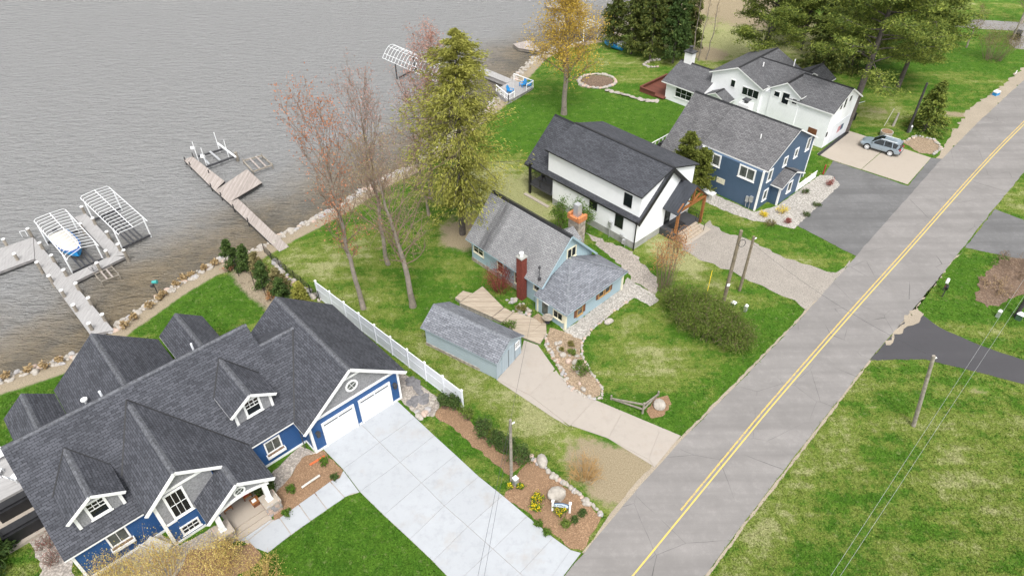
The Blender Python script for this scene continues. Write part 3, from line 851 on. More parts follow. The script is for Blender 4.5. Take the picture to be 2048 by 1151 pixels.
sheet('pebble_bed', [(1420, 385), (1508, 424), (1553, 412), (1592, 385), (1640, 350), (1665, 352), (1680, 370), (1588, 458), (1545, 447), (1500, 440), (1440, 418), (1405, 400)], 0.026, M['pebble_w'], 'white pebble bed wrapping the slate blue house', 'bed', jit=0.08, step=0.4)
sheet('soil_bed', [(1100, 655), (1126, 662), (1165, 680), (1160, 710), (1180, 745), (1205, 770), (1200, 790), (1185, 797), (1135, 772), (1115, 735), (1088, 690)], 0.028, M['soil'], 'rock garden bed of bare soil beside the cottage driveway', 'bed', jit=0.1, step=0.4)
sheet('mulch_bed', [(1293, 822), (1310, 795), (1335, 790), (1343, 808), (1325, 832), (1302, 836)], 0.026, M['mulch'], 'round mulch patch with a white boulder by the split rail fence', 'bed', jit=0.08, step=0.3)
sheet('mulch_bed', [(1806, 285), (1835, 273), (1865, 280), (1882, 296), (1866, 308), (1838, 306)], 0.03, M['soil'], 'brown mulch bed behind the silver car', 'bed', jit=0.12, step=0.4)
sheet('mulch_bed', [(1958, 560), (1985, 530), (2020, 515), (2100, 520), (2100, 585), (2040, 590), (2005, 605), (1975, 615), (1950, 600)], 0.022, M['mulch_d'], 'brush and mulch bed on the far side of the road', 'bed', jit=0.3, step=0.5)
# ------------------------------------------------------------------ building helpers (house-local u, v, z)
def gable(parent, axis, c, lo, hi, zr, plo, phi, a0, a1, mats, t=0.16, caps=True, capmat=None, name='roof', cap_from=None):
    """gable roof: ridge along `axis` at the cross coordinate c, slopes plo / phi down to lo / hi"""
    q = (lambda a, b, z: (a, b, z)) if axis == 'u' else (lambda a, b, z: (b, a, z))
    mb = MB()
    if lo is not None: mb.slab([q(a0, c, zr), q(a1, c, zr), q(a1, lo, zr - plo * (c - lo)), q(a0, lo, zr - plo * (c - lo))], t)
    if hi is not None: mb.slab([q(a0, c, zr), q(a1, c, zr), q(a1, hi, zr - phi * (hi - c)), q(a0, hi, zr - phi * (hi - c))], t)
    o = mb.build(name, mats, parent)
    if caps:
        cb = MB(); b0 = a0 if cap_from is None else cap_from; n = max(2, int((a1 - b0) / 0.24)); L = (a1 - b0) / n
        for i in range(n):
            x0, x1 = b0 + i * L, b0 + (i + 1) * L + 0.03
            z0, z1 = zr + 0.012, zr + 0.035
            for s_, pt in ((-1, plo), (1, phi)):
                w = 0.2
                pts = [q(x0, c, z0), q(x1, c, z1), q(x1, c + s_ * w, z1 - pt * w), q(x0, c + s_ * w, z0 - pt * w)]
                cb.face(pts if s_ > 0 else pts[::-1])
            cb.face([q(x1, c - 0.15, z1 - plo * .15), q(x1, c, z1), q(x1, c, z1 - .03), q(x1, c - .15, z1 - plo * .15 - .03)])
            cb.face([q(x1, c + 0.15, z1 - phi * .15), q(x1, c, z1), q(x1, c, z1 - .03), q(x1, c + .15, z1 - phi * .15 - .03)])
        k = cb.build('ridge_cap', capmat or M['cap'], o); k['kind'] = 'stuff'
    return o


def gbody(parent, axis, c, lo, hi, zr, plo, phi, a0, a1, mat, z0=-0.5, drop=0.2, name='wall'):
    """walls under a gable roof as one closed prism"""
    prof = [(lo, z0), (hi, z0), (hi, zr - phi * (hi - c) - drop), (c, zr - drop), (lo, zr - plo * (c - lo) - drop)]
    q = (lambda a, b, z: (a, b, z)) if axis == 'u' else (lambda a, b, z: (b, a, z))
    mb = MB(); n = len(prof)
    mb.face([q(a1, b, z) for b, z in prof]); mb.face([q(a0, b, z) for b, z in prof][::-1])
    for i in range(n):
        (b0, z0_), (b1, z1_) = prof[i], prof[(i + 1) % n]
        mb.face([q(a0, b0, z0_), q(a0, b1, z1_), q(a1, b1, z1_), q(a1, b0, z0_)])
    return mb.build(name, mat, parent)


class Wall:
    """maps (t along the wall, n out of it, z) into house axes"""
    def __init__(s, face, plane): s.f = face; s.p = plane

    def pt(s, t, n, z):
        return {'+u': (s.p + n, t, z), '-u': (s.p - n, t, z), '+v': (t, s.p + n, z), '-v': (t, s.p - n, z)}[s.f]

    def box(s, mb, t0, t1, n0, n1, z0, z1, mi=0):
        a = s.pt(t0, n0, z0); b = s.pt(t1, n1, z1)
        mb.box(min(a[0], b[0]), max(a[0], b[0]), min(a[1], b[1]), max(a[1], b[1]), min(a[2], b[2]), max(a[2], b[2]), mi)

    def poly(s, mb, tz, n0, n1, mi=0):
        f1 = [s.pt(t, n1, z) for t, z in tz]; f0 = [s.pt(t, n0, z) for t, z in tz]
        mb.face(f1, mi); mb.face(f0[::-1], mi)
        for i in range(len(tz)):
            j = (i + 1) % len(tz); mb.face([f0[i], f0[j], f1[j], f1[i]], mi)


def window(parent, face, plane, t, z, w, h, cols=1, rows=1, fw=0.1, mat='white', glass='glass', sill=True, top_only=False, name='window', dbl=False):
    W = Wall(face, plane); mb = MB()
    t0, t1, z0, z1 = t - w / 2, t + w / 2, z, z + h
    W.box(mb, t0, t0 + fw, -.02, .06, z0, z1); W.box(mb, t1 - fw, t1, -.02, .06, z0, z1)
    W.box(mb, t0 + fw, t1 - fw, -.02, .058, z1 - fw, z1); W.box(mb, t0 + fw, t1 - fw, -.02, .058, z0, z0 + fw)
    it0, it1, iz0, iz1 = t0 + fw, t1 - fw, z0 + fw, z1 - fw
    zz = iz0 + (iz1 - iz0) * 0.5 if top_only else iz0
    for i in range(1, cols):
        x = it0 + (it1 - it0) * i / cols; k = 0.045 if dbl else 0.018
        W.box(mb, x - k, x + k, .0, .045, zz, iz1)
    for j in range(1, rows):
        y = zz + (iz1 - zz) * j / rows
        W.box(mb, it0, it1, .0, .043, y - .018, y + .018)
    if top_only: W.box(mb, it0, it1, .0, .044, zz - .025, zz + .025)
    if sill: W.box(mb, t0 - .05, t1 + .05, -.02, .1, z0 - .05, z0 - .002)
    o = mb.build(name, M[mat], parent)
    pb = MB(); W.box(pb, it0 - .01, it1 + .01, -.01, .012, iz0 - .01, iz1 + .01)
    pb.build('pane', M[glass], o)
    return o


def trim(parent, name, boxes, mat):
    mb = MB()
    for b in boxes: mb.box(*b)
    return mb.build(name, mat, parent)


def pipe(parent, u, v, z0, z1, r=0.05, mat='white', name='vent_pipe'):
    return MB().cyl((u, v, z0), (u, v, z1), r, r, 8).build(name, M[mat], parent)


# ================================================================== blue house with the garage
FB = Frame(633.4, 905.5, 132.4)
bh = FB.thing('blue_house', 'large blue lakeside house with dark shingle roof, two dormers and a two-door garage', 'house')
RF = [M['roof_dark'], M['white']]
# main roof: long front slope, short back slope
mb = MB()
mr = lambda u: 2.52 - 0.55 * u
mb.slab([(-8.85, -16.75, mr(-8.85)), (-8.85, 0.5, mr(-8.85)), (-1.2, 0.5, mr(-1.2)), (-1.2, -16.75, mr(-1.2))], 0.14)
mb.slab([(-8.85, -16.75, mr(-8.85)), (-8.85, 0.5, mr(-8.85)), (-9.75, 0.5, 6.75), (-9.75, -16.75, 6.75)], 0.14)
mb.slab([(-7.05, 0.5, mr(-7.05)), (-7.05, 4.05, mr(-7.05)), (-1.2, 4.05, mr(-1.2)), (-1.2, 0.5, mr(-1.2))], 0.14)
mb.slab([(-7.05, 0.5, mr(-7.05)), (-7.05, 4.05, mr(-7.05)), (-10.6, 4.05, 4.45), (-10.6, 0.5, 4.45)], 0.14)
mroof = mb.build('roof', RF, bh)
cb = MB()
for (v0, v1, u0, z0) in ((-16.75, 0.5, -8.85, mr(-8.85)), (0.5, 3.4, -7.05, mr(-7.05))):
    n = int((v1 - v0) / .24)
    for i in range(n):
        a, b = v0 + (v1 - v0) * i / n, v0 + (v1 - v0) * (i + 1) / n + .03
        cb.face([(u0, a, z0 + .012), (u0 + .16, a, z0 - .076), (u0 + .16, b, z0 - .05), (u0, b, z0 + .038)])
        cb.face([(u0, a, z0 + .012), (u0, b, z0 + .038), (u0 - .16, b, z0 - .05), (u0 - .16, a, z0 - .076)])
        cb.face([(u0, b, z0 + .038), (u0 + .16, b, z0 - .05), (u0 + .16, b, z0 - .08), (u0, b, z0)])
k = cb.build('ridge_cap', M['cap'], mroof); k['kind'] = 'stuff'
# main walls
mb = MB()
prof = [(-9.4, -.5), (-1.5, -.5), (-1.5, mr(-1.5) - .17), (-8.85, mr(-8.85) - .17), (-9.4, 6.85)]
mb.face([(u, 0.3, z) for u, z in prof][::-1]); mb.face([(u, -16.35, z) for u, z in prof])
for i in range(5):
    (a, za), (b, zb) = prof[i], prof[(i + 1) % 5]
    mb.face([(a, -16.35, za), (a, 0.3, za), (b, 0.3, zb), (b, -16.35, zb)])
mb.build('wall', M['blue'], bh)
gbody(bh, 'v', -7.05, -10.2, -1.51, mr(-7.05), .53, .55, 0.0, 4.5, M['blue'], drop=.17)
# garage
gable(bh, 'u', 4.05, -0.6, 8.75, 6.85, 0.8, 0.8, -10.95, 0.4, RF)
gbody(bh, 'u', 4.05, 0.0, 8.1, 6.85, 0.8, 0.8, -10.6, 0.0, M['blue'], drop=.19)
W = Wall('+u', 0.0)
mb = MB(); W.poly(mb, [(0.45, 3.62), (7.65, 3.62), (4.05, 6.5)], 0, .03); mb.build('shake_gable', M['greyshake'], bh)
mb = MB()
W.box(mb, 0.0, 8.1, .0, .06, 3.36, 3.62)
W.box(mb, 2.75, 5.35, .031, .07, 5.62, 5.8)
W.box(mb, -.06, .12, -.02, .05, -.05, 3.36); W.box(mb, 7.98, 8.16, -.02, .05, -.05, 3.36)
W.box(mb, .12, .95, .0, .04, -.05, .22); W.box(mb, 7.3, 7.98, .0, .04, -.05, .22); W.box(mb, 3.95, 4.2, .0, .04, -.05, .22)
mb.box(-1.5, -.02, -.06, -.0, -.05, .22); mb.box(-.16, -.02, -.07, -.0, .22, 3.1)
mb.build('trim', M['white'], bh)
# white board under the two rakes of the garage
mb = MB()
for s in (-1, 1):
    mb.bar((.415, 4.05, 6.75), (.415, 4.05 + s * 4.66, 6.75 - .8 * 4.66), .05, .26)
mb.build('rake_board', M['white'], bh)
for t0, t1 in ((0.95, 3.85), (4.25, 7.25)):
    mb = MB()
    W.box(mb, t0, t0 + .14, .0, .09, -.02, 2.55); W.box(mb, t1 - .14, t1, .0, .09, -.02, 2.55); W.box(mb, t0, t1, .0, .088, 2.55, 2.75)
    d = mb.build('garage_door', M['white'], bh)
    for k in range(5):
        pb = MB(); z0 = .04 + k * .5
        W.box(pb, t0 + .14, t1 - .14, .0, .03, z0, z0 + .49)
        for g in range(2): W.box(pb, t0 + .22, t1 - .22, .028, .04, z0 + .06 + g * .22, z0 + .24 + g * .22 - .03)
        pb.build('panel', M['vinyl'], d)
    pb = MB()
    wd = (t1 - t0 - .5) / 2
    for g in range(2): W.box(pb, t0 + .2 + g * (wd + .1), t0 + .2 + g * (wd + .1) + wd, .03, .046, 2.36, 2.46)
    pb.build('window_strip', M['black'], d)
for t in (.5, 7.62):
    mb = MB(); W.box(mb, t - .13, t + .13, .04, .26, 1.75, 2.15); W.box(mb, t - .17, t + .17, .0, .3, 2.15, 2.22); W.box(mb, t - .05, t + .05, .0, .1, 1.6, 2.3)
    mb.build('wall_lantern', M['darkmetal'], bh)


def round_window(parent, W, t, z, r):
    n = 20; mb = MB()
    for i in range(n):
        a, b = 2 * pi * i / n, 2 * pi * (i + 1) / n
        f = [(t + k * cos(x), z + k * sin(x)) for x, k in ((a, r), (b, r), (b, r * .72), (a, r * .72))]
        W.poly(mb, f, .02, .09)
    for ang in (0.4, 0.4 + pi / 2):
        c, s = cos(ang) * r * .75, sin(ang) * r * .75
        W.poly(mb, [(t - c - s * .04, z - s + c * .04), (t + c - s * .04, z + s + c * .04), (t + c + s * .04, z + s - c * .04), (t - c + s * .04, z - s - c * .04)], .03, .06)
    o = mb.build('round_window', M['white'], parent)
    pb = MB(); W.poly(pb, [(t + r * .75 * cos(2 * pi * i / n), z + r * .75 * sin(2 * pi * i / n)) for i in range(n)], .02, .045)
    pb.build('pane', M['glass2'], o)


round_window(bh, W, 4.05, 4.75, .55)
# lakeside wings
for (c, lo, hi, zr, a0, pt) in ((-8.7, -12.9, -4.55, 6.55, -17.4, .84), (-2.45, -4.35, -.5, 4.55, -17.75, .8), (-14.75, -16.6, -12.95, 4.45, -17.0, .8)):
    gable(bh, 'u', c, lo, hi, zr, pt, pt, a0, -9.3, RF, name='wing_roof')
    gbody(bh, 'u', c, lo + .4, hi - .4, zr, pt, pt, a0 + .4, -9.4, M['blue'], -1.0, .2, 'wing_wall')
# street-side cross gable and porch
gable(bh, 'u', -9.15, -11.75, -4.0, 6.9, 0.88, 0.70, -7.6, 0.4, RF, name='cross_gable_roof', cap_from=-7.4)
gbody(bh, 'u', -9.15, -11.15, -7.1, 6.9, 0.88, 0.70, -4.5, 0.05, M['blue'], drop=.2, name='cross_gable_wall')
W = Wall('+u', 0.05)
mb = MB(); W.poly(mb, [(-11.1, 2.3), (-7.15, 2.3), (-7.15, 5.25), (-9.15, 6.6), (-11.1, 4.95)], 0, .025); mb.build('shake_gable', M['greyshake'], bh)
mb = MB()
W.box(mb, -11.2, -11.0, -.02, .07, -.05, 4.9); W.box(mb, -11.2, -8.95, .0, .05, -.05, .2); W.box(mb, -10.98, -10.3, .025, .065, 2.22, 2.42); W.box(mb, -10.5, -7.6, .026, .07, 5.25, 5.45)
mb.box(-4.0, .05, -11.21, -11.15, -.05, .2); mb.box(-.1, .06, -11.23, -11.15, .2, 4.7)
mb.build('trim', M['white'], bh)
mb = MB()
mb.bar((.415, -9.15, 6.8), (.415, -11.72, 6.8 - .88 * 2.57), .05, .26); mb.bar((.415, -9.15, 6.8), (.415, -6.5, 6.8 - .7 * 2.65), .05, .24)
mb.build('rake_board', M['white'], bh)
window(bh, '+u', .075, -9.75, 2.45, 1.35, 2.65, 3, 2, .15, top_only=False, glass='glass')
window(bh, '+u', .05, -9.8, .45, 1.3, .95, 3, 2, .12)
gable(bh, 'u', -6.4, -9.0, -4.0, 4.975, 0.8, 0.70, 0.4, 2.35, RF, name='porch_roof')
mb = MB()
mb.slab([(-2.0, -6.4, 4.975), (.4, -6.4, 4.975), (.4, -9.0, 2.9), (-2.0, -9.0, 2.9)], .14)
mb.build('porch_roof', RF, bh)
mb = MB()
mb.bar((2.365, -6.4, 4.87), (2.365, -8.98, 4.87 - .8 * 2.58), .05, .26); mb.bar((2.365, -6.4, 4.87), (2.365, -4.02, 4.87 - .7 * 2.38), .05, .26)
mb.build('rake_board', M['white'], bh)
W = Wall('+u', 2.0)
mb = MB(); W.poly(mb, [(-8.4, 3.1), (-4.6, 3.15), (-6.4, 4.7)], -.1, .0); mb.build('porch_gable', M['greyshake'], bh)
round_window(bh, W, -6.35, 3.75, .42)
# arched porch beam
mb = MB(); n = 12; pts = []
for i in range(n + 1):
    t = -8.5 + 4.05 * i / n; pts.append((t, 2.72 + .42 * sin(pi * i / n)))
for a, b in zip(pts[:-1], pts[1:]): W.poly(mb, [(a[0], a[1]), (b[0], b[1]), (b[0], b[1] + .22), (a[0], a[1] + .22)], -.02, .1)
mb.build('porch_beam', M['white'], bh)
for v in (-8.3, -4.8):
    mb = MB(); mb.prism([(1.5, v - .5), (2.6, v - .5), (2.6, v + .5), (1.5, v + .5)], -.1, 1.05); pl = mb.build('porch_pillar', M['found'], bh)
    rr = random.Random(int(v * 10))
    for (fc, plane, t0, t1) in (('+u', 2.6, v - .5, v + .5), ('-v', v - .5, 1.5, 2.6), ('+v', v + .5, 1.5, 2.6)):
        WW = Wall(fc, plane); z = .0
        while z < 1.0:
            hgt = rr.uniform(.2, .3); t = t0
            while t < t1 - .05:
                wd = min(rr.uniform(.22, .42), t1 - t)
                sb = MB(); e = rr.uniform(.03, .08)
                WW.poly(sb, [(t + .02, z + .03), (t + wd * .5, z + .01), (t + wd - .02, z + .03), (t + wd - .01, z + hgt * .6), (t + wd * .7, z + hgt - .01), (t + .03, z + hgt - .03)], -.02, e)
                sb.build('stone', rr.choice([M['rock'], M['rock2'], M['rock3']]), pl); t += wd
            z += hgt
    MB().box(1.42, 2.68, v - .58, v + .58, 1.05, 1.16).build('cap', M['conc_tan'], pl)
    mb = MB(); mb.prism([(1.88, v - .17), (2.22, v - .17), (2.22, v + .17), (1.88, v + .17)], 1.16, 2.75); mb.box(1.83, 2.27, v - .22, v + .22, 1.16, 1.28); mb.build('column', M['white'], bh)
mb = MB(); mb.box(-1.5, 2.0, -7.85, -5.25, 0, .42); mb.build('porch_floor', M['conc_tan'], bh)
for i, (u0, u1, z) in enumerate(((2.0, 2.42, .29), (2.42, 2.84, .15))): MB().box(u0, u1, -7.82, -5.28, 0, z).build('step', M['conc_tan'], bh)
mb = MB(); Wd = Wall('+u', -1.5); Wd.box(mb, -6.95, -5.75, 0, .05, .42, 2.6); mb.build('front_door', M['pine_post'], bh)
# front wall windows with flower boxes
for t, z0 in ((-2.45, 1.2), (-13.7, 1.5)):
    window(bh, '+u', -1.5, t, z0, 1.3, 1.35, 2, 1, .11, sill=False, glass='glass2')
    mb = MB(); Wall('+u', -1.5).box(mb, t - .75, t + .75, .0, .32, z0 - .28, z0 - .02); fb = mb.build('flower_box', M['white'], bh)
    mb = MB(); Wall('+u', -1.5).box(mb, t - .68, t + .68, .05, .27, z0 - .03, z0 + .0); mb.build('soil', M['mulch_d'], fb)
mb = MB()
Wm = Wall('+u', -1.5)
Wm.box(mb, -16.4, -11.25, -.0, .04, -.05, .22); Wm.box(mb, -4.9, -.1, .0, .04, -.05, .22); Wm.box(mb, -16.43, -16.25, -.02, .06, .22, 3.0)
Wm.box(mb, -16.35, -.1, .0, .035, 2.95, 3.1)
mb.build('trim', M['white'], bh)
# dormers
for c, lo, hi, zr, ze, a0, uw, zb in ((-13.75, -15.6, -11.95, 6.42, 5.15, -7.2, -2.35, 3.6), (-2.5, -4.3, -.68, 6.68, 5.45, -7.65, -2.95, 3.95)):
    pt = (zr - ze) / (c - lo)
    gable(bh, 'u', c, lo, hi, zr, pt, pt, a0, uw + .38, RF, t=.12, name='dormer_roof')
    gbody(bh, 'u', c, c - 1.42, c + 1.42, zr, pt, pt, a0 + 2, uw, M['greyshake'], zb - .6, .15, 'dormer_wall')
    Wd = Wall('+u', uw); mb = MB()
    Wd.box(mb, c - 1.48, c - 1.28, -.02, .06, zb, ze + .05); Wd.box(mb, c + 1.28, c + 1.48, -.02, .06, zb, ze + .05)
    mb.bar((uw + .395, c, zr - .09), (uw + .395, lo + .03, ze - .09 + pt * .03), .05, .22); mb.bar((uw + .395, c, zr - .09), (uw + .395, hi - .03, ze - .09 + pt * .03), .05, .22)
    mb.build('trim', M['white'], bh)
    window(bh, '+u', uw, c, zb + .35, 1.3, 1.65, 3, 2, .16, top_only=True)
# valleys: black flashing lines
mb = MB()
def onroof(u, v): return (u, v, mr(u) + .02)
for c, lo, hi, zr, ze, a0 in ((-13.75, -15.6, -11.95, 6.42, 5.15, -7.1), (-2.5, -4.3, -.68, 6.68, 5.45, -7.55)):
    ua = (2.52 - zr) / .55; ub = (2.52 - ze) / .55
    mb.bar(onroof(ua, c), onroof(ub, lo), .09, .04); mb.bar(onroof(ua, c), onroof(ub, hi), .09, .04)
ua = (2.52 - 6.9) / .55; ub = (2.52 - (6.9 - .88 * 2.6)) / .55; uc = (2.52 - (6.9 - .7 * 5.15)) / .55
mb.bar(onroof(ua, -9.15), onroof(ub, -11.75), .1, .04); mb.bar(onroof(ua, -9.15), onroof(uc, -4.0), .1, .04)
mb.bar(onroof(-1.2, -.5), onroof(-6.9, 3.3), .1, .05)
mb.build('flashing', M['flash'], bh)
for u, v, z0, z1, r in ((-9.35, -10.3, 6.6, 7.55, .09), (-9.35, -3.6, 6.9, 7.7, .08), (-11.6, -12.0, 3.6, 4.6, .07)):
    pipe(bh, u, v, z0, z1, r, 'vinyl')
mb = MB(); mb.cyl((-12.4, -11.4, 4.0), (-12.4, -11.4, 4.9), .09, .09, 8); mb.cyl((-12.4, -11.4, 4.9), (-12.4, -11.4, 5.0), .24, .24, 12); mb.build('vent_cap', M['white'], bh)
mb = MB(); mb.path([(-.85, -.45, 2.9)] + [(-.95 + .1 * (i % 2), -.45, 2.8 - i * .28) for i in range(10)], .045, 6); mb.build('rain_chain', M['darkmetal'], bh)
# terrace at the left gable
mb = MB(); mb.box(-14, -7.2, -19.8, -16.5, -.3, .3); mb.build('terrace', M['conc_tan'], bh)
# deck with white furniture at the lake side (seen left of the wing)
mb = MB(); mb.box(-16.8, -11.5, -19.6, -16.7, .3, .8); mb.build('side_deck', M['compo'], bh)

# ================================================================== light blue cottage
FC = Frame(1130, 659.2, 132.9)
ct = FC.thing('cottage', 'light blue cottage with steep pale grey shingle roof and brick chimney', 'house')
RL = [M['roof_light'], M['ltblue']]
gable(ct, 'u', 4.2, 0.3, 8.1, 6.85, 1.04, 1.04, -14.4, -3.35, RL, capmat=M['flash'], t=.14)
mb = MB(); mb.bar((-14.4, 4.33, 6.84), (-3.4, 4.33, 6.84), .1, .03); mb.build('ridge_vent', M['flash'], ct)
gbody(ct, 'u', 4.2, .75, 7.7, 6.85, 1.04, 1.04, -14.0, -3.75, M['ltblue'], -.2, .17)
mb = MB(); mb.box(-14.04, -6.2, .7, 7.74, -.8, .45); mb.build('stone_base', M['stone'], ct)
mb = MB(); Wall('+u', -3.75).poly(mb, [(1.0, 3.1), (7.4, 3.1), (4.2, 6.5)], 0, .02); mb.build('gable_boarding', M['ltblue_v'], ct)
mb = MB()
for s in (-1, 1): mb.bar((-3.34, 4.2, 6.76), (-3.34, 4.2 + s * 3.86, 6.76 - 1.04 * 3.86), .05, .2)
mb.build('rake_board', M['ltblue'], ct)
window(ct, '+u', -3.73, 4.6, 3.95, 1.35, 1.25, 2, 1, .12, 'cream', dbl=True)
window(ct, '-v', .75, -12.9, 1.35, 1.6, 1.1, 2, 2, .11, 'cream')
window(ct, '-v', .75, -9.6, .8, .9, 1.8, 1, 2, .1, 'cream', 'shutter')
window(ct, '-v', .75, -7.1, .8, .9, 1.7, 1, 2, .1, 'cream')
window(ct, '-v', .75, -4.45, 1.6, .9, .8, 1, 1, .1, 'cream')
# brick chimney on the wall
mb = MB(); mb.box(-6.45, -5.75, -.05, .62, -.3, 5.0)
ch = mb.build('brick_chimney', M['brick'], ct)
r_ = random.Random(3); bm_ = MB()
for k in range(60):
    z = -.2 + k * .085
    for (x0, x1, y0, y1) in ((-6.46, -5.74, -.06, .63),):
        off = (k % 2) * .11
        x = x0 + off - .11
        while x < x1:
            a, b = max(x0, x + .008), min(x1, x + .21)
            if b > a: bm_.box(a, b, y0, y0 + .03, z, z + .073)
            x += .22
        y = y0 + off
        while y < y1:
            a, b = y, min(y1, y + .21)
            bm_.box(x1 - .03, x1 + .004, a, b, z, z + .073); y += .22
bk = bm_.build('bricks', M['brick'], ch); bk['kind'] = 'stuff'
MB().box(-6.52, -5.68, -.12, .69, 5.0, 5.12).build('cap', M['found'], ch)
mb = MB(); mb.cyl((-6.1, .28, 5.12), (-6.1, .28, 5.5), .17, .17, 10); mb.cyl((-6.1, .28, 5.5), (-6.1, .28, 5.62), .24, .1, 10); mb.build('flue_cap', M['white'], ch)
# stone chimney on the far side, with the little cricket gable
mb = MB(); mb.box(-7.3, -5.9, 8.0, 9.0, -.2, 5.2); ch2 = mb.build('stone_chimney', M['stone'], ct)
mb = MB(); mb.box(-7.4, -5.8, 7.9, 9.1, 5.2, 5.55); mb.box(-7.4, -7.1, 7.9, 9.1, 5.55, 5.8); mb.box(-6.1, -5.8, 7.9, 9.1, 5.55, 5.75); mb.build('cap', M['orange_brick'], ch2)
MB().box(-6.9, -6.3, 8.2, 8.8, 5.55, 6.9).build('flue', M['metal'], ch2)
gable(ct, 'v', -6.4, -7.6, -5.2, 4.75, .8, .8, 5.6, 7.75, RL, caps=False, t=.12, name='cricket_roof')
# antenna mast
mb = MB(); mb.cyl((-4.15, .7, 3.1), (-4.15, .7, 4.6), .03, .03, 6); mb.bar((-4.15, .4, 3.7), (-4.15, 1.0, 3.7), .03, .03); mb.cyl((-4.15, .7, 4.55), (-4.15, .7, 4.75), .12, .12, 8); mb.cyl((-4.1, .7, 3.2), (-4.1, .7, 3.45), .16, .16, 8); mb.build('roof_antenna', M['darkmetal'], ct)
# hipped front addition
HZ, HE = 4.2, 2.25
n_, l_, r2 = (.42, -.35), (-3.6, -.45), (.2, 8.6)
ridge_p = (-3.4, 4.15); back = (-3.4, 8.6)
mb = MB()
RS = [M['roof_slate'], M['ltblue']]
mb.slab([(n_[0], n_[1], HE), (ridge_p[0], ridge_p[1], HZ), (-3.72, ridge_p[1], HZ), (-3.72, l_[1], HE)], .12)
mb.slab([(n_[0], n_[1], HE), (r2[0], r2[1], HE), (ridge_p[0], ridge_p[1] + .3, HZ), (ridge_p[0], ridge_p[1], HZ)], .12)
mb.slab([(r2[0], r2[1], HE), (-3.72, r2[1], HE), (-3.72, ridge_p[1] + .3, HZ), (ridge_p[0], ridge_p[1] + .3, HZ)], .12)
hr = mb.build('addition_roof', RS, ct)
cb = MB()
for A, B in (((n_[0], n_[1], HE), (ridge_p[0], ridge_p[1], HZ)), ((r2[0], r2[1], HE), (ridge_p[0], ridge_p[1] + .3, HZ))):
    A = Vector(A); B = Vector(B); n = int((B - A).length / .25)
    for i in range(n):
        p = A.lerp(B, i / n) + Vector((0, 0, .03)); q = A.lerp(B, (i + 1.1) / n) + Vector((0, 0, .015)); cb.bar(p, q, .24, .025)
k = cb.build('hip_cap', M['slate_cap'], hr); k['kind'] = 'stuff'
mb = MB(); mb.prism([(0, 0), (-.13, 8.25), (-3.9, 8.25), (-3.9, .0)], -.3, 2.2); mb.build('addition_wall', M['ltblue'], ct)
mb = MB(); mb.box(-.14, .05, -.05, .14, -.1, 2.2); mb.box(-.2, -.0, 8.12, 8.3, -.1, 2.2); mb.box(-3.68, -3.5, -.06, .1, -.1, 2.2); mb.build('corner_board', M['cream'], ct)
window(ct, '-v', .0, -.95, .75, 1.25, .95, 2, 1, .09, 'cream')
MB().box(-.26, -.02, -.06, .0, .75, 1.7).build('shutter', M['cream'], ct)
mb = MB(); Wd = Wall('-v', .0); Wd.box(mb, -3.1, -2.1, 0, .05, .0, 2.05); dr = mb.build('door', M['ltblue_v'], ct)
mb = MB(); Wd.box(mb, -2.98, -2.22, .04, .06, .25, 1.9); mb.build('door_glass', M['glass2'], dr)
mb = MB(); Wd.box(mb, -3.35, -1.75, .1, .42, 2.1, 2.22); mb.build('gutter', M['white'], ct)
for t, w, z0, h in ((1.95, .85, .65, 1.35), (5.0, .8, 1.0, .85), (5.95, .8, 1.0, .85)):
    o = window(ct, '+u', -.0 - .016 * t, t, z0, w, h, 1, 2 if h > 1 else 1, .09, 'tanwood', 'glass2' if h > 1 else 'glass')
for t, z0, h in ((1.33, .7, 1.25), (2.57, .7, 1.25), (4.45, 1.0, .85), (5.48, 1.0, .85), (6.5, 1.0, .85)):
    mb = MB(); Wall('+u', -.016 * t).box(mb, t - .15, t + .15, .0, .05, z0, z0 + h); mb.build('shutter', M['shutter'], ct)

# ================================================================== grey-blue shed
FS = Frame(994, 758, 146)
sh = FS.thing('shed', 'long pale grey-blue shed with slate shingle roof at the end of the old driveway', 'shed')
RS2 = [M['roof_slate'], M['shedblue']]
zr = 3.55
gable(sh, 'u', 1.75, -.3, 3.95, zr, .62, .62, -8.0, .3, RS2, capmat=M['slate_cap'], t=.1)
gbody(sh, 'u', 1.75, 0, 3.7, zr, .62, .62, -7.75, 0, M['shedblue'], .0, .13)
mb = MB(); mb.box(-7.8, -1.8, -.06, 3.75, -.4, .32); mb.build('stone_base', M['stone'], sh)
Wd = Wall('+u', 0)
for t0, t1 in ((.75, 1.75), (1.8, 2.75)):
    mb = MB(); Wd.box(mb, t0, t1, 0, .04, .05, 2.15)
    d = mb.build('shed_door', M['shedblue_v'], sh)
    mb = MB(); Wd.box(mb, t1 - .03, t1 + .02, .03, .06, .05, 2.15); mb.build('batten', M['darkmetal'], d)
window(sh, '+u', 0, 3.15, 1.25, .7, .65, 2, 2, .07, 'white')
mb = MB(); Wd.box(mb, -.06, .1, -.02, .05, 0, 2.2); Wd.box(mb, 3.6, 3.76, -.02, .05, 0, 2.2); mb.build('corner_board', M['shedblue_v'], sh)

# ================================================================== modern black and white house
FM = Frame(1266, 500, 132.3)
mo = FM.thing('modern_house', 'white stucco house with black shingle roof, timber porch and raised lake deck', 'house')
RM = [M['roof_black'], M['black']]
gable(mo, 'u', 4.85, -.1, 9.8, 8.15, .92, .92, -16.7, .35, RM, t=.2, capmat=M['roof_black'])
gbody(mo, 'u', 4.85, 0.1, 9.6, 8.15, .92, .92, -12.2, 0, M['stucco'], .85, .22)
mb = MB(); mb.box(-12.18, -.02, .12, 9.58, -.8, .85); mb.build('foundation', M['found'], mo)
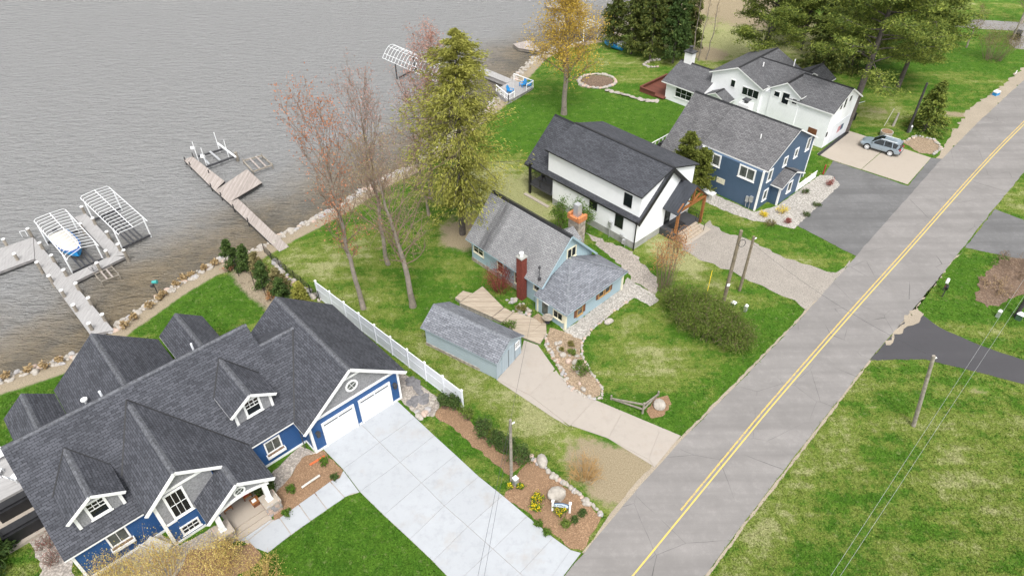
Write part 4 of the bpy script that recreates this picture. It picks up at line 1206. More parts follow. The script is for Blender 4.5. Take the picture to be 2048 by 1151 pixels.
# wide shed dormers on both sides
mb = MB()
zd = 8.2
for s, e in ((-1, -.02), (1, 9.72)):
    mb.slab([(-13.5, 4.85, zd), (.3, 4.85, zd), (.3, e, 6.68), (-13.5, e, 6.68)], .14)
dro = mb.build('dormer_roof', RM, mo)
mb = MB(); mb.bar((-13.5, 4.85, zd + .03), (.3, 4.85, zd + .03), .3, .05); mb.build('ridge_cap', M['flash'], dro)
mb = MB()
prof = [(.35, 3.8), (9.35, 3.8), (9.35, 6.66), (4.85, 8.02), (.35, 6.66)]
mb.face([(0.004, b, z) for b, z in prof]); mb.face([(-13.2, b, z) for b, z in prof][::-1])
for i in range(5):
    (b0, z0), (b1, z1) = prof[i], prof[(i + 1) % 5]; mb.face([(-13.2, b0, z0), (-13.2, b1, z1), (0.004, b1, z1), (0.004, b0, z0)])
mb.build('dormer_wall', M['stucco'], mo)
# black sloping bands on the street gable
mb = MB()
for s in (-1, 1):
    mb.bar((.37, 4.85, 7.92), (.37, 4.85 + s * 4.95, 7.92 - .92 * 4.95), .07, .46)
mb.build('rake_board', M['black'], mo)
mb = MB(); mb.box(.03, .13, -.12, -.02, .0, 3.5); mb.box(.0, .2, -.2, .0, 3.45, 3.7); mb.build('downspout', M['black'], mo)
window(mo, '-v', .1, -2.3, 1.75, 1.1, 1.55, 1, 1, .06, 'black', sill=False)
window(mo, '-v', .1, -6.0, 2.3, 1.1, 1.0, 1, 1, .06, 'black', sill=False)
window(mo, '-v', .35, -1.65, 4.6, 1.05, 1.5, 1, 1, .06, 'black', sill=False)
mb = MB(); Wd = Wall('+u', 0); Wd.box(mb, 5.0, 6.0, 0, .05, .9, 3.0); d = mb.build('front_door', M['black'], mo)
mb = MB()
for k in range(3): Wd.box(mb, 5.2, 5.8, .04, .07, 1.3 + k * .5, 1.65 + k * .5)
mb.build('door_glass', M['glass2'], d)
# utilities on the long wall
mb = MB(); mb.cyl((-3.3, -.12, -.2), (-3.3, -.12, 1.6), .05, .05, 6); mb.box(-3.5, -3.1, -.25, -.0, 1.5, 2.1); mb.build('meter_box', M['metal'], mo)
mb = MB(); mb.box(-1.4, -1.1, -.3, -.0, .3, .8); mb.cyl((-1.0, -.2, 0), (-1.0, -.2, 1.0), .04, .04, 6); mb.box(-1.85, -1.45, -.15, 0, .9, 1.2); mb.build('gas_meter', M['metal'], mo)
# porch
mb = MB(); mb.box(.02, 1.95, 4.4, 8.9, -.1, .86); mb.build('porch_floor', M['darkmetal'], mo)
mb = MB(); mb.box(.5, 1.6, 5.1, 7.0, .86, .875); mb.build('door_mat', M['black'], mo)
for i in range(4): MB().box(1.95 + i * .3, 1.95 + (i + 1) * .3, 5.0, 8.3, -.1, .70 - i * .18).build('step', M['oldwood_y'], mo)
MB().box(1.96, 3.5, 4.75, 9.2, -.08, .05).build('pad', M['conc_tan'], mo)
rp = MB(); zr = 5.85
for s, e in ((-1, 4.35), (1, 9.85)): rp.slab([(.02, 7.1, zr), (2.05, 7.1, zr), (2.05, e, zr - .9 * abs(e - 7.1)), (.02, e, zr - .9 * abs(e - 7.1))], .1, 0, 0)
M['metalroof'] = plain('black_standing_seam', (0.06, 0.065, 0.078), 0.4, 0.1, 1.0, metal=0.4)
pr = rp.build('porch_roof', M['metalroof'], mo)
mb = MB()
for i in range(6):
    u = .3 + i * .33
    for e in (4.35, 9.85): mb.bar((u, 7.1, zr + .02), (u, e, zr - .9 * abs(e - 7.1) + .02), .035, .06)
mb.build('seams', M['metalroof'], pr)
for v in (4.75, 9.45): MB().box(1.7, 1.95, v - .12, v + .12, .0, 3.5).build('timber_post', M['pine_post'], mo)
mb = MB(); mb.bar((1.82, 4.6, 3.55), (1.82, 9.6, 3.55), .22, .26); mb.bar((1.82, 7.1, 3.6), (1.82, 7.1, 5.6), .18, .2); mb.bar((1.82, 4.6, 3.5), (1.82, 7.1, 5.65), .18, .2); mb.bar((1.82, 9.6, 3.5), (1.82, 7.1, 5.65), .18, .2)
mb.bar((1.82, 7.1, 3.7), (1.82, 5.8, 4.5), .16, .16); mb.bar((1.82, 7.1, 3.7), (1.82, 8.4, 4.5), .16, .16); mb.build('timber_truss', M['pine_post'], mo)
for v in (5.0, 8.3):
    mb = MB(); mb.cyl((1.9, v, .86), (1.9, v, 1.75), .03, .03, 6); mb.cyl((3.1, v, .0), (3.1, v, .95), .03, .03, 6); mb.cyl((1.9, v, 1.75), (3.1, v, .95), .025, .025, 6); mb.build('hand_rail', M['black'], mo)
mb = MB(); mb.cyl((1.9, 8.8, .86), (1.9, 8.8, 1.75), .03, .03, 6); mb.cyl((.1, 8.8, 1.75), (1.9, 8.8, 1.75), .025, .025, 6)
mb.build('hand_rail', M['black'], mo)
# lake deck on posts
mb = MB(); mb.box(-15.9, -12.2, -.2, 10.9, 1.25, 1.45); mb.build('deck', M['darkmetal'], mo)
for v in (-.1, 3.5, 7.2, 10.8): MB().box(-15.85, -15.6, v - .12, v + .12, -.6, 4.0).build('deck_post', M['black'], mo)
mb = MB()
for z in np.arange(1.55, 2.5, .12): mb.bar((-15.8, -.15, z), (-12.2, -.15, z), .02, .02); mb.bar((-15.8, -.15, z), (-15.8, 10.8, z), .02, .02)
mb.bar((-15.8, -.15, 2.5), (-12.2, -.15, 2.5), .06, .05); mb.bar((-15.8, -.15, 2.5), (-15.8, 10.8, 2.5), .06, .05)
for u in (-15.8, -14, -12.3): mb.bar((u, -.15, 1.45), (u, -.15, 2.5), .06, .06)
mb.build('railing', M['black'], mo)
mb = MB(); mb.box(-16.0, -12.0, -.9, -.5, -.5, .1); mb.build('low_wall', M['conc_tan'], mo)

# ================================================================== slate blue house
FG = Frame(1508.6, 421.6, 132.6)
gh = FG.thing('slate_blue_house', 'two-storey slate blue house with grey shingle roof and white window trim', 'house')
RG = [M['roof_ash'], M['white']]
gable(gh, 'u', 5.75, .15, 11.1, 8.3, .545, .545, -8.25, .35, RG, capmat=M['flash'])
gbody(gh, 'u', 5.75, 0, 10.9, 8.3, .545, .545, -8.0, 0, M['navy'], -.4, .2)
gable(gh, 'u', 5.75, -.1, 11.6, 8.3, .93, .93, -13.75, -8.25, RG, capmat=M['flash'], name='rear_roof')
gbody(gh, 'u', 5.75, .5, 11.0, 8.3, .93, .93, -13.4, -7.99, M['navy'], -.6, .2, 'rear_wall')
mb = MB()
mb.box(-.14, .05, -.06, .12, -.3, 5.1); mb.box(-8.05, -7.85, -.06, .1, 3.2, 5.1); mb.box(-.14, .05, 10.78, 10.96, -.3, 5.2)
mb.build('corner_board', M['white'], gh)
window(gh, '-v', 0, -6.45, 3.35, 2.1, 1.55, 2, 1, .17, glass='glass2', dbl=True)
window(gh, '-v', 0, -1.95, 3.35, 2.1, 1.55, 2, 1, .17, glass='glass2', dbl=True)
for t, z, w, h in ((1.55, 3.3, .95, 1.5), (4.6, 4.0, .85, 1.2), (6.9, 4.2, .85, 1.2), (9.6, 4.1, .95, 1.7), (1.6, .75, .95, 1.45)):
    window(gh, '+u', 0, t, z, w, h, 1, 1, .15, glass='glass2')
for t in (-4.9, -7.4):
    W = Wall('-v', 0); mb = MB(); W.box(mb, t - .55, t + .55, 0, .03, 1.5, 2.2); gb = mb.build('glass_block_window', M['found'], gh)
    for i in range(5):
        for j in range(3):
            pb = MB(); W.box(pb, t - .53 + i * .215, t - .53 + i * .215 + .19, .02, .05, 1.52 + j * .23, 1.52 + j * .23 + .2); pb.build('glass_block', M['cream'], gb)
gable(gh, 'u', 4.95, 2.35, 7.5, 3.75, .45, .45, 0, 1.5, RG, capmat=M['flash'], name='bay_roof')
gbody(gh, 'u', 4.95, 2.76, 7.1, 3.75, .45, .45, 0, 1.15, M['navy'], -.4, .18, 'bay_wall')
mb = MB(); mb.box(1.0, 1.2, 2.7, 2.88, -.3, 2.65); mb.box(1.0, 1.2, 7.0, 7.16, -.3, 2.65); mb.build('corner_board', M['white'], gh)
window(gh, '+u', 1.15, 4.9, .9, 1.0, 1.5, 1, 1, .15, glass='glass2')
pipe(gh, -2.9, 3.2, 6.4, 7.4, .07, 'white')
mb = MB(); mb.box(-8.6, -7.2, 7.2, 8.4, 6.0, 8.0); cmn = mb.build('chimney', M['white'], gh)
mb = MB(); mb.cyl((-7.9, 7.8, 8.0), (-7.9, 7.8, 8.35), .25, .25, 10); mb.box(-8.3, -7.5, 7.4, 8.2, 8.35, 8.45); mb.build('flue_cap', M['darkmetal'], cmn)
mb = MB(); mb.box(-.85, -.45, -.25, -.02, 1.0, 1.7); mb.box(-1.3, -.95, -.22, -.02, .8, 1.5); mb.cyl((-.7, -.12, 0), (-.7, -.12, 1.0), .04, .04, 6); mb.cyl((-1.15, -.12, 0), (-1.15, -.12, .8), .04, .04, 6); mb.build('meter_box', M['metal'], gh)
# lake-side deck with white railing
mb = MB(); mb.box(-16.6, -13.4, 1.0, 6.0, .3, .55); mb.build('deck', M['compo'], gh)
mb = MB()
def rail(mb, a, b, z0, h=.95, n=3):
    a = Vector((*a, z0)); b = Vector((*b, z0))
    mb.bar(a + Vector((0, 0, h)), b + Vector((0, 0, h)), .1, .08)
    for i in range(n + 1):
        p = a.lerp(b, i / n); mb.bar(p, p + Vector((0, 0, h)), .1, .1)
rail(mb, (-16.5, 1.1), (-16.5, 3.6), .55); rail(mb, (-16.5, 1.1), (-15.0, 1.1), .55, n=1); rail(mb, (-16.5, 3.6), (-16.5, 5.9), .55)
mb.build('railing', M['white'], gh)

# ================================================================== white house (far)
FW = Frame(1642, 297, 132.6)
wh = FW.thing('white_house', 'rambling white two-storey house with grey gables, set among the pines', 'house')
RW = [M['roof_grey'], M['white']]
gable(wh, 'u', 3.75, -.15, 7.75, 7.2, .58, .58, -6.4, .35, RW, capmat=M['flash'])
gbody(wh, 'u', 3.75, .1, 7.45, 7.2, .58, .58, -12, 0, M['wsiding'], -.3, .2)
gable(wh, 'v', -6.5, -8.95, -4.15, 7.05, .6, .6, -.35, 8.8, RW, capmat=M['flash'], name='cross_roof')
gbody(wh, 'v', -6.5, -8.6, -4.5, 7.05, .6, .6, .0, 8.0, M['wsiding'], -.3, .2, 'cross_wall')
gable(wh, 'v', -13.55, -17.75, -9.3, 7.15, .43, .43, -.85, 9.2, RW, capmat=M['flash'], name='rear_gable_roof')
gbody(wh, 'v', -13.55, -17.4, -9.7, 7.15, .43, .43, -.5, 8.8, M['wsiding'], -.3, .2, 'rear_gable_wall')
gable(wh, 'u', 4.3, .5, 8.2, 7.3, .48, .48, -13.2, -5.5, RW, capmat=M['flash'], name='link_roof')
gable(wh, 'u', 1.4, -2.9, 5.7, 4.7, .47, .47, -24.0, -17.0, RW, capmat=M['flash'], name='low_wing_roof')
gbody(wh, 'u', 1.4, -2.4, 5.2, 4.7, .47, .47, -23.4, -17.0, M['wsiding'], -.6, .18, 'low_wing_wall')
gable(wh, 'v', -15.2, -16.9, -13.2, 3.6, .5, .5, -2.6, -.4, RW, capmat=M['flash'], name='entry_roof')
gbody(wh, 'v', -15.2, -16.6, -13.6, 3.6, .5, .5, -2.3, -.4, M['wsiding'], -.4, .16, 'entry_wall')
mb = MB(); mb.box(-23.3, -22.1, 1.0, 2.0, 3.6, 6.1); cm = mb.build('chimney', M['white'], wh)
mb = MB(); mb.box(-23.45, -21.95, .85, 2.15, 6.1, 6.25); mb.cyl((-22.7, 1.5, 6.25), (-22.7, 1.5, 6.85), .22, .22, 10); mb.cyl((-22.7, 1.5, 6.85), (-22.7, 1.5, 6.95), .3, .3, 10); mb.build('flue_cap', M['darkmetal'], cm)
window(wh, '-v', -2.4, -20.3, .9, 2.9, 1.5, 3, 2, .1, 'white')
for t, z, w, h, c in ((-14.0, 4.1, .8, 1.1, 1), (-11.2, 3.6, 2.6, 1.2, 3)): window(wh, '-v', -.5, t, z, w, h, c, 1, .08, sill=False)
for t, z, w, h in ((-7.7, 4.6, .9, .8), (-6.4, 4.0, 1.1, 1.6), (-5.1, 4.4, .8, .8)): window(wh, '-v', 0, t, z, w, h, 1, 1, .08, sill=False)
for t, z, h in ((2.3, 4.6, .9), (3.3, 4.5, 1.5), (4.6, 5.0, .9)): window(wh, '+u', 0, t, z, .75, h, 1, 1, .07, sill=False)
W = Wall('+u', 0)
mb = MB(); W.box(mb, 1.3, 6.6, .0, .05, .05, 2.7); gd = mb.build('garage_door', M['vinyl'], wh)
mb = MB()
for s in range(7):
    t0 = 3.4; W.poly(mb, [(t0, 1.0 + s * .13), (t0 + .8, 1.06 + s * .13), (t0 + .8, 1.13 + s * .13), (t0, 1.07 + s * .13)], .052, .06)
fl = mb.build('flag', M['red'], wh)
mb = MB(); W.poly(mb, [(t0 + .85, 1.1), (t0 + 1.55, 1.15), (t0 + 1.55, 1.9), (t0 + .85, 1.95)], .052, .06); mb.build('flag_canton', M['navy'], fl)
mb = MB(); W.box(mb, .15, .55, .0, .06, 1.6, 2.2); W.box(mb, 6.85, 7.2, 0, .1, 2.2, 2.5); mb.build('wall_lantern', M['darkmetal'], wh)
mb = MB(); Wall('-v', .1).box(mb, -2.4, -1.2, 0, .05, .0, 2.2); mb.build('side_door', M['shutter'], wh)
pipe(wh, -12.0, 3.0, 6.0, 7.2, .09, 'white'); pipe(wh, -8.7, 5.0, 6.6, 8.0, .08, 'white')
# red deck beside the wing
rd = FW.thing('red_deck', 'low red-brown timber deck beside the white house wing', 'deck', -25.5, 0.2)
MB().box(-2.0, 2.3, -3.3, 3.4, .15, .3).build('deck_floor', M['redwood'], rd)
for i, (a, b) in enumerate((((-2, -3.3), (-2, 3.4)), ((-2, -3.3), (.8, -3.3)))):
    mb = MB(); mb.bar((*a, .75), (*b, .75), .3, .1); mb.bar((*a, .35), (*b, .35), .08, .8); mb.build('bench_rail', M['redwood'], rd)
# ------------------------------------------------------------------ rocks
def rock_mesh(name, seed, mat, flat=0.7):
    import bmesh
    r = random.Random(seed); bm = bmesh.new(); bmesh.ops.create_icosphere(bm, subdivisions=2, radius=1.0)
    k = [Vector((r.uniform(-1, 1), r.uniform(-1, 1), r.uniform(-1, 1))).normalized() for _ in range(7)]
    h = [r.uniform(.62, .9) for _ in k]
    for v in bm.verts:
        p = v.co.copy()
        for n, d in zip(k, h):
            e = p.dot(n) - d
            if e > 0: p -= n * e * 0.85
        v.co = Vector((p.x * 1.15, p.y * .92, p.z * flat)) * r.uniform(.97, 1.03)
    me = bpy.data.meshes.new(name); bm.to_mesh(me); bm.free(); me.materials.append(mat)
    return me


ROCKS = [rock_mesh('stone', i, [M['rock'], M['rock'], M['rock2'], M['rock3'], M['rock']][i % 5]) for i in range(10)]
FLAGS = [rock_mesh('flagstone', 40 + i, M['slate'], .12) for i in range(3)]
PALE = [rock_mesh('paver', 60 + i, M['rock'], .12) for i in range(3)]


def put_rock(parent, x, y, z, s, rr, name='stone', pool=None, squash=1.0):
    o = bpy.data.objects.new(name, rr.choice(pool or ROCKS)); COL.objects.link(o)
    if parent is not None: o.parent = parent
    o.location = (x, y, z); o.scale = (s * rr.uniform(.85, 1.2), s * rr.uniform(.85, 1.15), s * rr.uniform(.8, 1.1) * squash); o.rotation_euler = (rr.uniform(-.2, .2), rr.uniform(-.2, .2), rr.uniform(0, 6.28))
    return o


rr = random.Random(11)
rip = thing('shore_riprap', 'bank of pale boulders along the lake edge', 'riprap')
cand = []
for a, b in zip(SHORE[:-1], SHORE[1:]):
    L = np.linalg.norm(b - a); n = np.array([b[1] - a[1], -(b[0] - a[0])]) / L
    for _ in range(int(L * 9)):
        t = rr.random(); d = rr.uniform(-.25, 1.5)
        p = a + (b - a) * t + n * d
        cand.append((p[0], p[1], rr.uniform(.13, .30) + (.14 if rr.random() < .18 else 0)))
def vis(c):
    x, y = c[0], c[1]; px = 1024 + FPX * x / (y * cos(PITCH) + CAM_H * sin(PITCH)); return -40 < px < 2080
cand = [c for c in cand if vis(c)]
cand.sort(key=lambda c: -c[2] / math.hypot(c[0], c[1], 44))
rest = MB()
for i, (x, y, s) in enumerate(cand):
    z = zt1(x, y)
    if i < 300: put_rock(rip, x, y, z + .05, s, rr)
    else:
        me = rr.choice(ROCKS); R = Matrix.Rotation(rr.uniform(0, 6.28), 3, 'Z') @ Matrix.Rotation(rr.uniform(-.3, .3), 3, 'X')
        V = np.array([tuple(R @ (v.co * s)) for v in me.vertices]) + np.array([x, y, z + .05])
        rest.arr(V, np.array([p.vertices[:] for p in me.polygons]))
o = rest.build('small_stones', M['rock'], rip); o['kind'] = 'stuff'


def rock_line(name, label, cat, pxs, n, s0, s1, spread=.15, kind=None, pool=None, seed=5, lift=.25):
    t = thing(name, label, cat); r = random.Random(seed)
    pts = [P(*p) for p in pxs]; L = [np.linalg.norm(b - a) for a, b in zip(pts, pts[1:])]; T = sum(L)
    for i in range(n):
        d = T * (i + .5) / n; k = 0
        while d > L[k] and k < len(L) - 1: d -= L[k]; k += 1
        p = pts[k] + (pts[k + 1] - pts[k]) * d / L[k]
        s = r.uniform(s0, s1)
        put_rock(t, p[0] + r.uniform(-spread, spread), p[1] + r.uniform(-spread, spread), p[2] + s * lift, s, r, pool=pool)
    return t


rock_line('rock_border', 'row of rounded stones edging the mulch bed by the driveway sign', 'stones', [(1060, 912), (1075, 925), (1100, 945), (1125, 965), (1155, 985), (1168, 1000), (1185, 1010), (1203, 1030)], 34, .13, .28, .12)
rock_line('rock_border', 'stones lining the curve between the old driveway and the rock garden', 'stones', [(1090, 668), (1093, 690), (1112, 720), (1128, 748), (1136, 772), (1160, 786), (1190, 798), (1203, 792)], 64, .09, .19, .16, seed=6)
rock_line('rock_border', 'string of pale edging stones between rock garden and front lawn', 'stones', [(1262, 596), (1215, 632), (1180, 662), (1163, 685), (1164, 712), (1185, 748), (1205, 775), (1204, 792)], 70, .09, .16, .05, seed=7)
rock_line('rock_border', 'pale stones edging the lawn beside the garage pebble bed', 'stones', [(868, 795), (862, 812), (850, 826), (838, 836), (832, 820)], 9, .2, .34, .1, seed=8)
rock_line('garden_rocks', 'grey and pale rocks set in the rock garden soil', 'stones', [(1108, 680), (1125, 690), (1118, 705), (1140, 715), (1145, 735), (1150, 700), (1155, 755), (1170, 780)], 16, .14, .34, .35, seed=9)
rock_line('rock_border', 'stones edging the brown mulch bed behind the car', 'stones', [(1806, 284), (1835, 272), (1866, 279), (1883, 297), (1866, 309)], 22, .15, .3, .1, seed=10)
rock_line('pond_stones', 'pile of stones in the dry pond beside the cottage door', 'stones', [(1020, 600), (1035, 606), (1050, 618), (1040, 628), (1060, 632), (1030, 615)], 34, .12, .28, .5, seed=12)
rock_line('rock_line', 'line of stones behind the small conifers at the wire fence', 'stones', [(545, 520), (570, 550), (600, 575), (640, 600)], 22, .2, .4, .2, seed=13)
fp = rock_line('stone_ring', 'oval stone ring garden on the far lawn', 'stones', [(1194 + 37 * cos(i * pi / 12), 163 + 14 * sin(i * pi / 12)) for i in range(25)], 44, .25, .4, .08, seed=14)
sheet('ring_soil', [(1194 + 33 * cos(i * pi / 8), 163 + 12 * sin(i * pi / 8)) for i in range(16)], .04, M['mulch_d'], parent=fp)
rock_line('stepping_stones', 'stepping stone path from the stone ring to the red deck', 'stones', [(1212, 181), (1240, 188), (1265, 195), (1290, 202), (1318, 203)], 13, .4, .55, .1, pool=PALE, seed=15)
rock_line('stone_edging', 'short curve of pale stones under the dark cedars', 'stones', [(1322, 120), (1300, 122), (1287, 130), (1300, 135), (1318, 134)], 14, .25, .35, .08, seed=16)
fs = rock_line('flagstone_path', 'dark flagstones set in pebbles beside the garage', 'path', [(812, 758), (835, 772), (842, 790), (850, 800), (822, 800), (836, 812)], 11, .36, .55, .2, pool=FLAGS, seed=17, lift=.06)
for px, py, s, lab, pool in ((1113, 993, .75, 'big pale boulder behind the driveway sign', ROCKS[0:1]), (1217, 645, .42, 'single white boulder alone on the front lawn', ROCKS[1:2]), (1318, 812, .55, 'white boulder in the round mulch patch', ROCKS[4:5]), (1083, 925, .55, 'grey boulder at the head of the stone row', ROCKS[0:1]), (1372, 168, .5, 'grey boulder near the red deck', ROCKS[2:3])):
    p = P(px, py); o = put_rock(None, p[0], p[1], p[2] + s * .4, s, rr, 'boulder', pool); tag(o, lab, 'boulder')


# ------------------------------------------------------------------ docks
def wq(pts, z):
    q = [P0(x, y, z)[:2] for x, y in pts]
    a = sum(p[0] * r[1] - r[0] * p[1] for p, r in zip(q, q[1:] + q[:1]))
    return [tuple(p) for p in (q if a > 0 else q[::-1])]


def planks(parent, quad, z, width=.15, mat=None, thick=.05, name='planking', gap=.012, rs=None):
    """quad a,b,c,d (pixels): planks run across from edge a-d to edge b-c, counted along a->d"""
    a, b, c, d = [np.array([*P0(x, y, z)[:2]]) for x, y in quad]
    n = max(1, int(round(max(np.linalg.norm(d - a), np.linalg.norm(c - b)) / width))); mb = MB(); r = rs or random.Random(2)
    for i in range(n):
        t0, t1 = i / n + gap / width / n / 2, (i + 1) / n - gap / width / n / 2
        q = [a + (d - a) * t0, b + (c - b) * t0, b + (c - b) * t1, a + (d - a) * t1]
        ar = sum(p[0] * s[1] - s[0] * p[1] for p, s in zip(q, q[1:] + q[:1]))
        if ar < 0: q = q[::-1]
        dz = r.uniform(-.006, .006)
        mb.prism([tuple(p) for p in q], z - thick, z + dz)
    o = mb.build(name, mat, parent); o['kind'] = 'stuff'
    return o


DZ = -.40
d1 = thing('composite_dock', 'long grey composite dock with white-capped posts behind the blue house', 'dock')
planks(d1, [(67, 475), (70, 517), (180, 668), (228, 660)], DZ, .14, M['compo'])
planks(d1, [(-60, 516), (-60, 565), (69, 517), (66, 474)], DZ, .14, M['compo'])
planks(d1, [(132, 554), (143, 566), (250, 513), (221, 511)], DZ + .004, .14, M['compo'])
planks(d1, [(149, 434), (172, 427), (250, 510), (221, 512)], DZ - .004, .14, M['compo'])
for q in ([(67, 475), (70, 517), (180, 668), (228, 660)], [(-60, 516), (-60, 565), (69, 517), (66, 474)], [(132, 554), (143, 566), (250, 513), (221, 511)], [(149, 434), (172, 427), (250, 510), (221, 512)]):
    MB().prism(wq(q, DZ - .06), DZ - .32, DZ - .07).build('dock_frame', M['rock2'], d1)
posts = [(6, 478), (55, 457), (28, 507), (73, 524), (97, 551), (122, 580), (146, 609), (177, 646), (79, 485), (102, 510), (127, 539), (151, 566), (176, 595), (204, 628), (163, 413), (185, 436), (213, 463), (235, 488), (247, 500), (211, 501), (193, 525), (160, 447)]
for x, y in posts:
    p = P0(x, y, .45)
    o = MB().cyl((p[0], p[1], -3), (p[0], p[1], .42), .17, .16, 10).build('post', M['polegrey'], d1)
    MB().cyl((p[0], p[1], .42), (p[0], p[1], .50), .2, .19, 10).build('post_cap', M['white'], o)
mb = MB(); p = P0(3, 518, DZ); q = P0(15, 515, DZ)
# pallet-like tan mat on the platform
sheet('deck_mat', [(-8, 512), (8, 503), (18, 517), (0, 526)], DZ + .02, M['tanwood'], parent=d1, thick=.01)
mb = MB(); a = P0(45, 474, DZ); mb.path([(a[0], a[1], DZ), (a[0], a[1], .35), (a[0] + .5, a[1] + .2, .35), (a[0] + .5, a[1] + .2, DZ)], .03); mb.build('ladder', M['alu'], d1)


def lift_canopy(name, label, corners, ridge, z, zr, nrib, legs=True):
    t = thing(name, label, 'boat lift')
    c = [Vector(P0(x, y, z)) for x, y in corners]; r = [Vector(P0(x, y, zr)) for x, y in ridge]
    # corners: a (far left), b (far right), c (near right), d (near left); ridge from a-b end to d-c end
    mb = MB()
    for a, b in ((c[0], c[3]), (c[1], c[2]), (r[0], r[1])): mb.cyl(a, b, .045, .045, 6)
    mb.build('canopy_rail', M['alu'], t)
    for i in range(nrib + 1):
        k = i / nrib; m = MB()
        p0, p1, p2 = c[0].lerp(c[3], k), r[0].lerp(r[1], k), c[1].lerp(c[2], k)
        q0 = p0.lerp(p1, .12) + Vector((0, 0, .16)); q2 = p2.lerp(p1, .12) + Vector((0, 0, .16))
        m.path([tuple(p0), tuple(q0), tuple(p1), tuple(q2), tuple(p2)], .028, 5)
        m.build('canopy_rib', M['alu'], t)
    for k in (.12, .88):
        for a, b in ((c[0], c[3]), (c[1], c[2])):
            p = a.lerp(b, k); MB().bar((p.x, p.y, -2.4), (p.x, p.y, z), .12, .12).build('lift_leg', M['alu'], t)
    for k in (.12, .88):
        p, q = c[0].lerp(c[3], k), c[1].lerp(c[2], k); MB().bar((p.x, p.y, -.75), (q.x, q.y, -.75), .16, .2).build('cross_beam', M['darkmetal'], t)
    for k in (.28, .42, .58, .72):
        p, q = c[0].lerp(c[1], k), c[3].lerp(c[2], k); p, q = p.lerp(q, .1), p.lerp(q, .92)
        MB().bar((p.x, p.y, -.55), (q.x, q.y, -.55), .16, .12).build('bunk', M['darkmetal'], t)
    return t, c


la, ca_ = lift_canopy('boat_lift', 'boat lift with bare canopy frame over the blue and white boat', [(68, 442), (131, 419), (197, 491), (134, 519)], [(99, 426), (162, 495)], 1.6, 2.05, 14)
lb, cb_ = lift_canopy('boat_lift', 'empty boat lift with bare canopy frame, farthest out beside the grey dock', [(161, 396), (218, 374), (295, 442), (237, 469)], [(189, 380), (266, 454)], 1.7, 2.15, 15)


# boat on the lift
def boat(name, label, bow, stern, z, W_, mats, L=None):
    b = Vector(P0(*bow, z)); s = Vector(P0(*stern, z)); ax = (b - s); L = L or ax.length; ang = math.atan2(ax.y, ax.x)
    t = thing(name, label, 'boat', tuple(s), ang)
    st = []
    for x, w, k in ((0, .92, -.35), (.25, 1.0, -.38), (.5, 1.0, -.4), (.7, .88, -.36), (.85, .6, -.25), (.95, .27, -.05), (1.0, .03, .15)):
        X = x * L; w = w * W_ / 2; sh_ = .35 + .18 * x * x
        st.append([(X, -w, sh_), (X, -w * .85, .0), (X, 0, k), (X, w * .85, .0), (X, w, sh_)])
    mb = MB()
    for A, B in zip(st, st[1:]):
        for i in range(4): mb.face([A[i], B[i], B[i + 1], A[i + 1]][::-1])
    mb.face(st[0]); mb.build('hull', mats[0], t, True)
    mb = MB(); dk = [(a[0][0] * .985, a[0][1] * .97, a[0][2] - .03) for a in st] + [(a[4][0] * .985, a[4][1] * .97, a[4][2] - .03) for a in st[::-1]]
    mb.face(dk[::-1]); mb.build('deck', mats[1], t)
    return t, L, st


bt, BL, st = boat('motor_boat', 'blue motor boat with pale cover resting on the canopied lift', (159, 512), (116, 470), -.25, 2.3, (M['chairblue'], M['white']))
M['boatblue'] = plain('deep_blue_gelcoat', (0.02, 0.085, 0.30), 0.2, 0.05)
bpy.data.objects[bt.children[0].name].data.materials[0] = M['boatblue']
mb = MB(); cov = []
for x, w, h in ((.02, .84, .5), (.3, .9, .8), (.55, .86, .85), (.72, .68, .7), (.86, .38, .52)):
    X = x * BL; w = w * 1.15; cov.append([(X, -w, .42), (X, -w * .5, h * .9), (X, 0, h), (X, w * .5, h * .9), (X, w, .42)])
for A, B in zip(cov, cov[1:]):
    for i in range(4): mb.face([A[i], B[i], B[i + 1], A[i + 1]][::-1])
mb.face(cov[0]); mb.face(cov[-1][::-1]); M['cream_cover'] = plain('cream_boat_cover', (.50, .48, .44), .8, .06, 2.); mb.build('cover', M['cream_cover'], bt, True)
mb = MB(); mb.box(-.5, 0, -.25, .25, -.3, .6); mb.build('outboard', M['darkmetal'], bt)

# small jet ski lift
t = thing('watercraft_lift', 'small pipe-frame watercraft lift beside the grey dock arm', 'boat lift')
q = [Vector(P0(x, y, -.35)) for x, y in [(190, 548), (224, 533), (238, 549), (202, 563)]]
for a, b in zip(q, q[1:] + q[:1]): MB().cyl(a, b, .05, .05, 6).build('frame_tube', M['polegrey'], t)
for a in q: MB().cyl((a.x, a.y, -2.2), (a.x, a.y, -.1), .045, .045, 6).build('leg', M['polegrey'], t)
for k in (.35, .65): MB().bar(q[0].lerp(q[1], k), q[3].lerp(q[2], k), .14, .1).build('bunk', M['oldwood'], t)
t = thing('winch_wheel', 'thin winch wheel standing on the grey dock arm', 'winch')
p = P0(184, 535, .1); mb = MB()
for i in range(12):
    a, b = i * pi / 6, (i + 1) * pi / 6; mb.cyl((p[0] + .42 * cos(a), p[1], p[2] + .42 * sin(a)), (p[0] + .42 * cos(b), p[1], p[2] + .42 * sin(b)), .02, .02, 5)
for i in range(3): mb.cyl((p[0] - .42 * cos(i), p[1], p[2] - .42 * sin(i)), (p[0] + .42 * cos(i), p[1], p[2] + .42 * sin(i)), .012, .012, 5)
mb.cyl((p[0], p[1], DZ), (p[0], p[1], p[2]), .03, .03, 6); mb.build('wheel', M['darkmetal'], t)

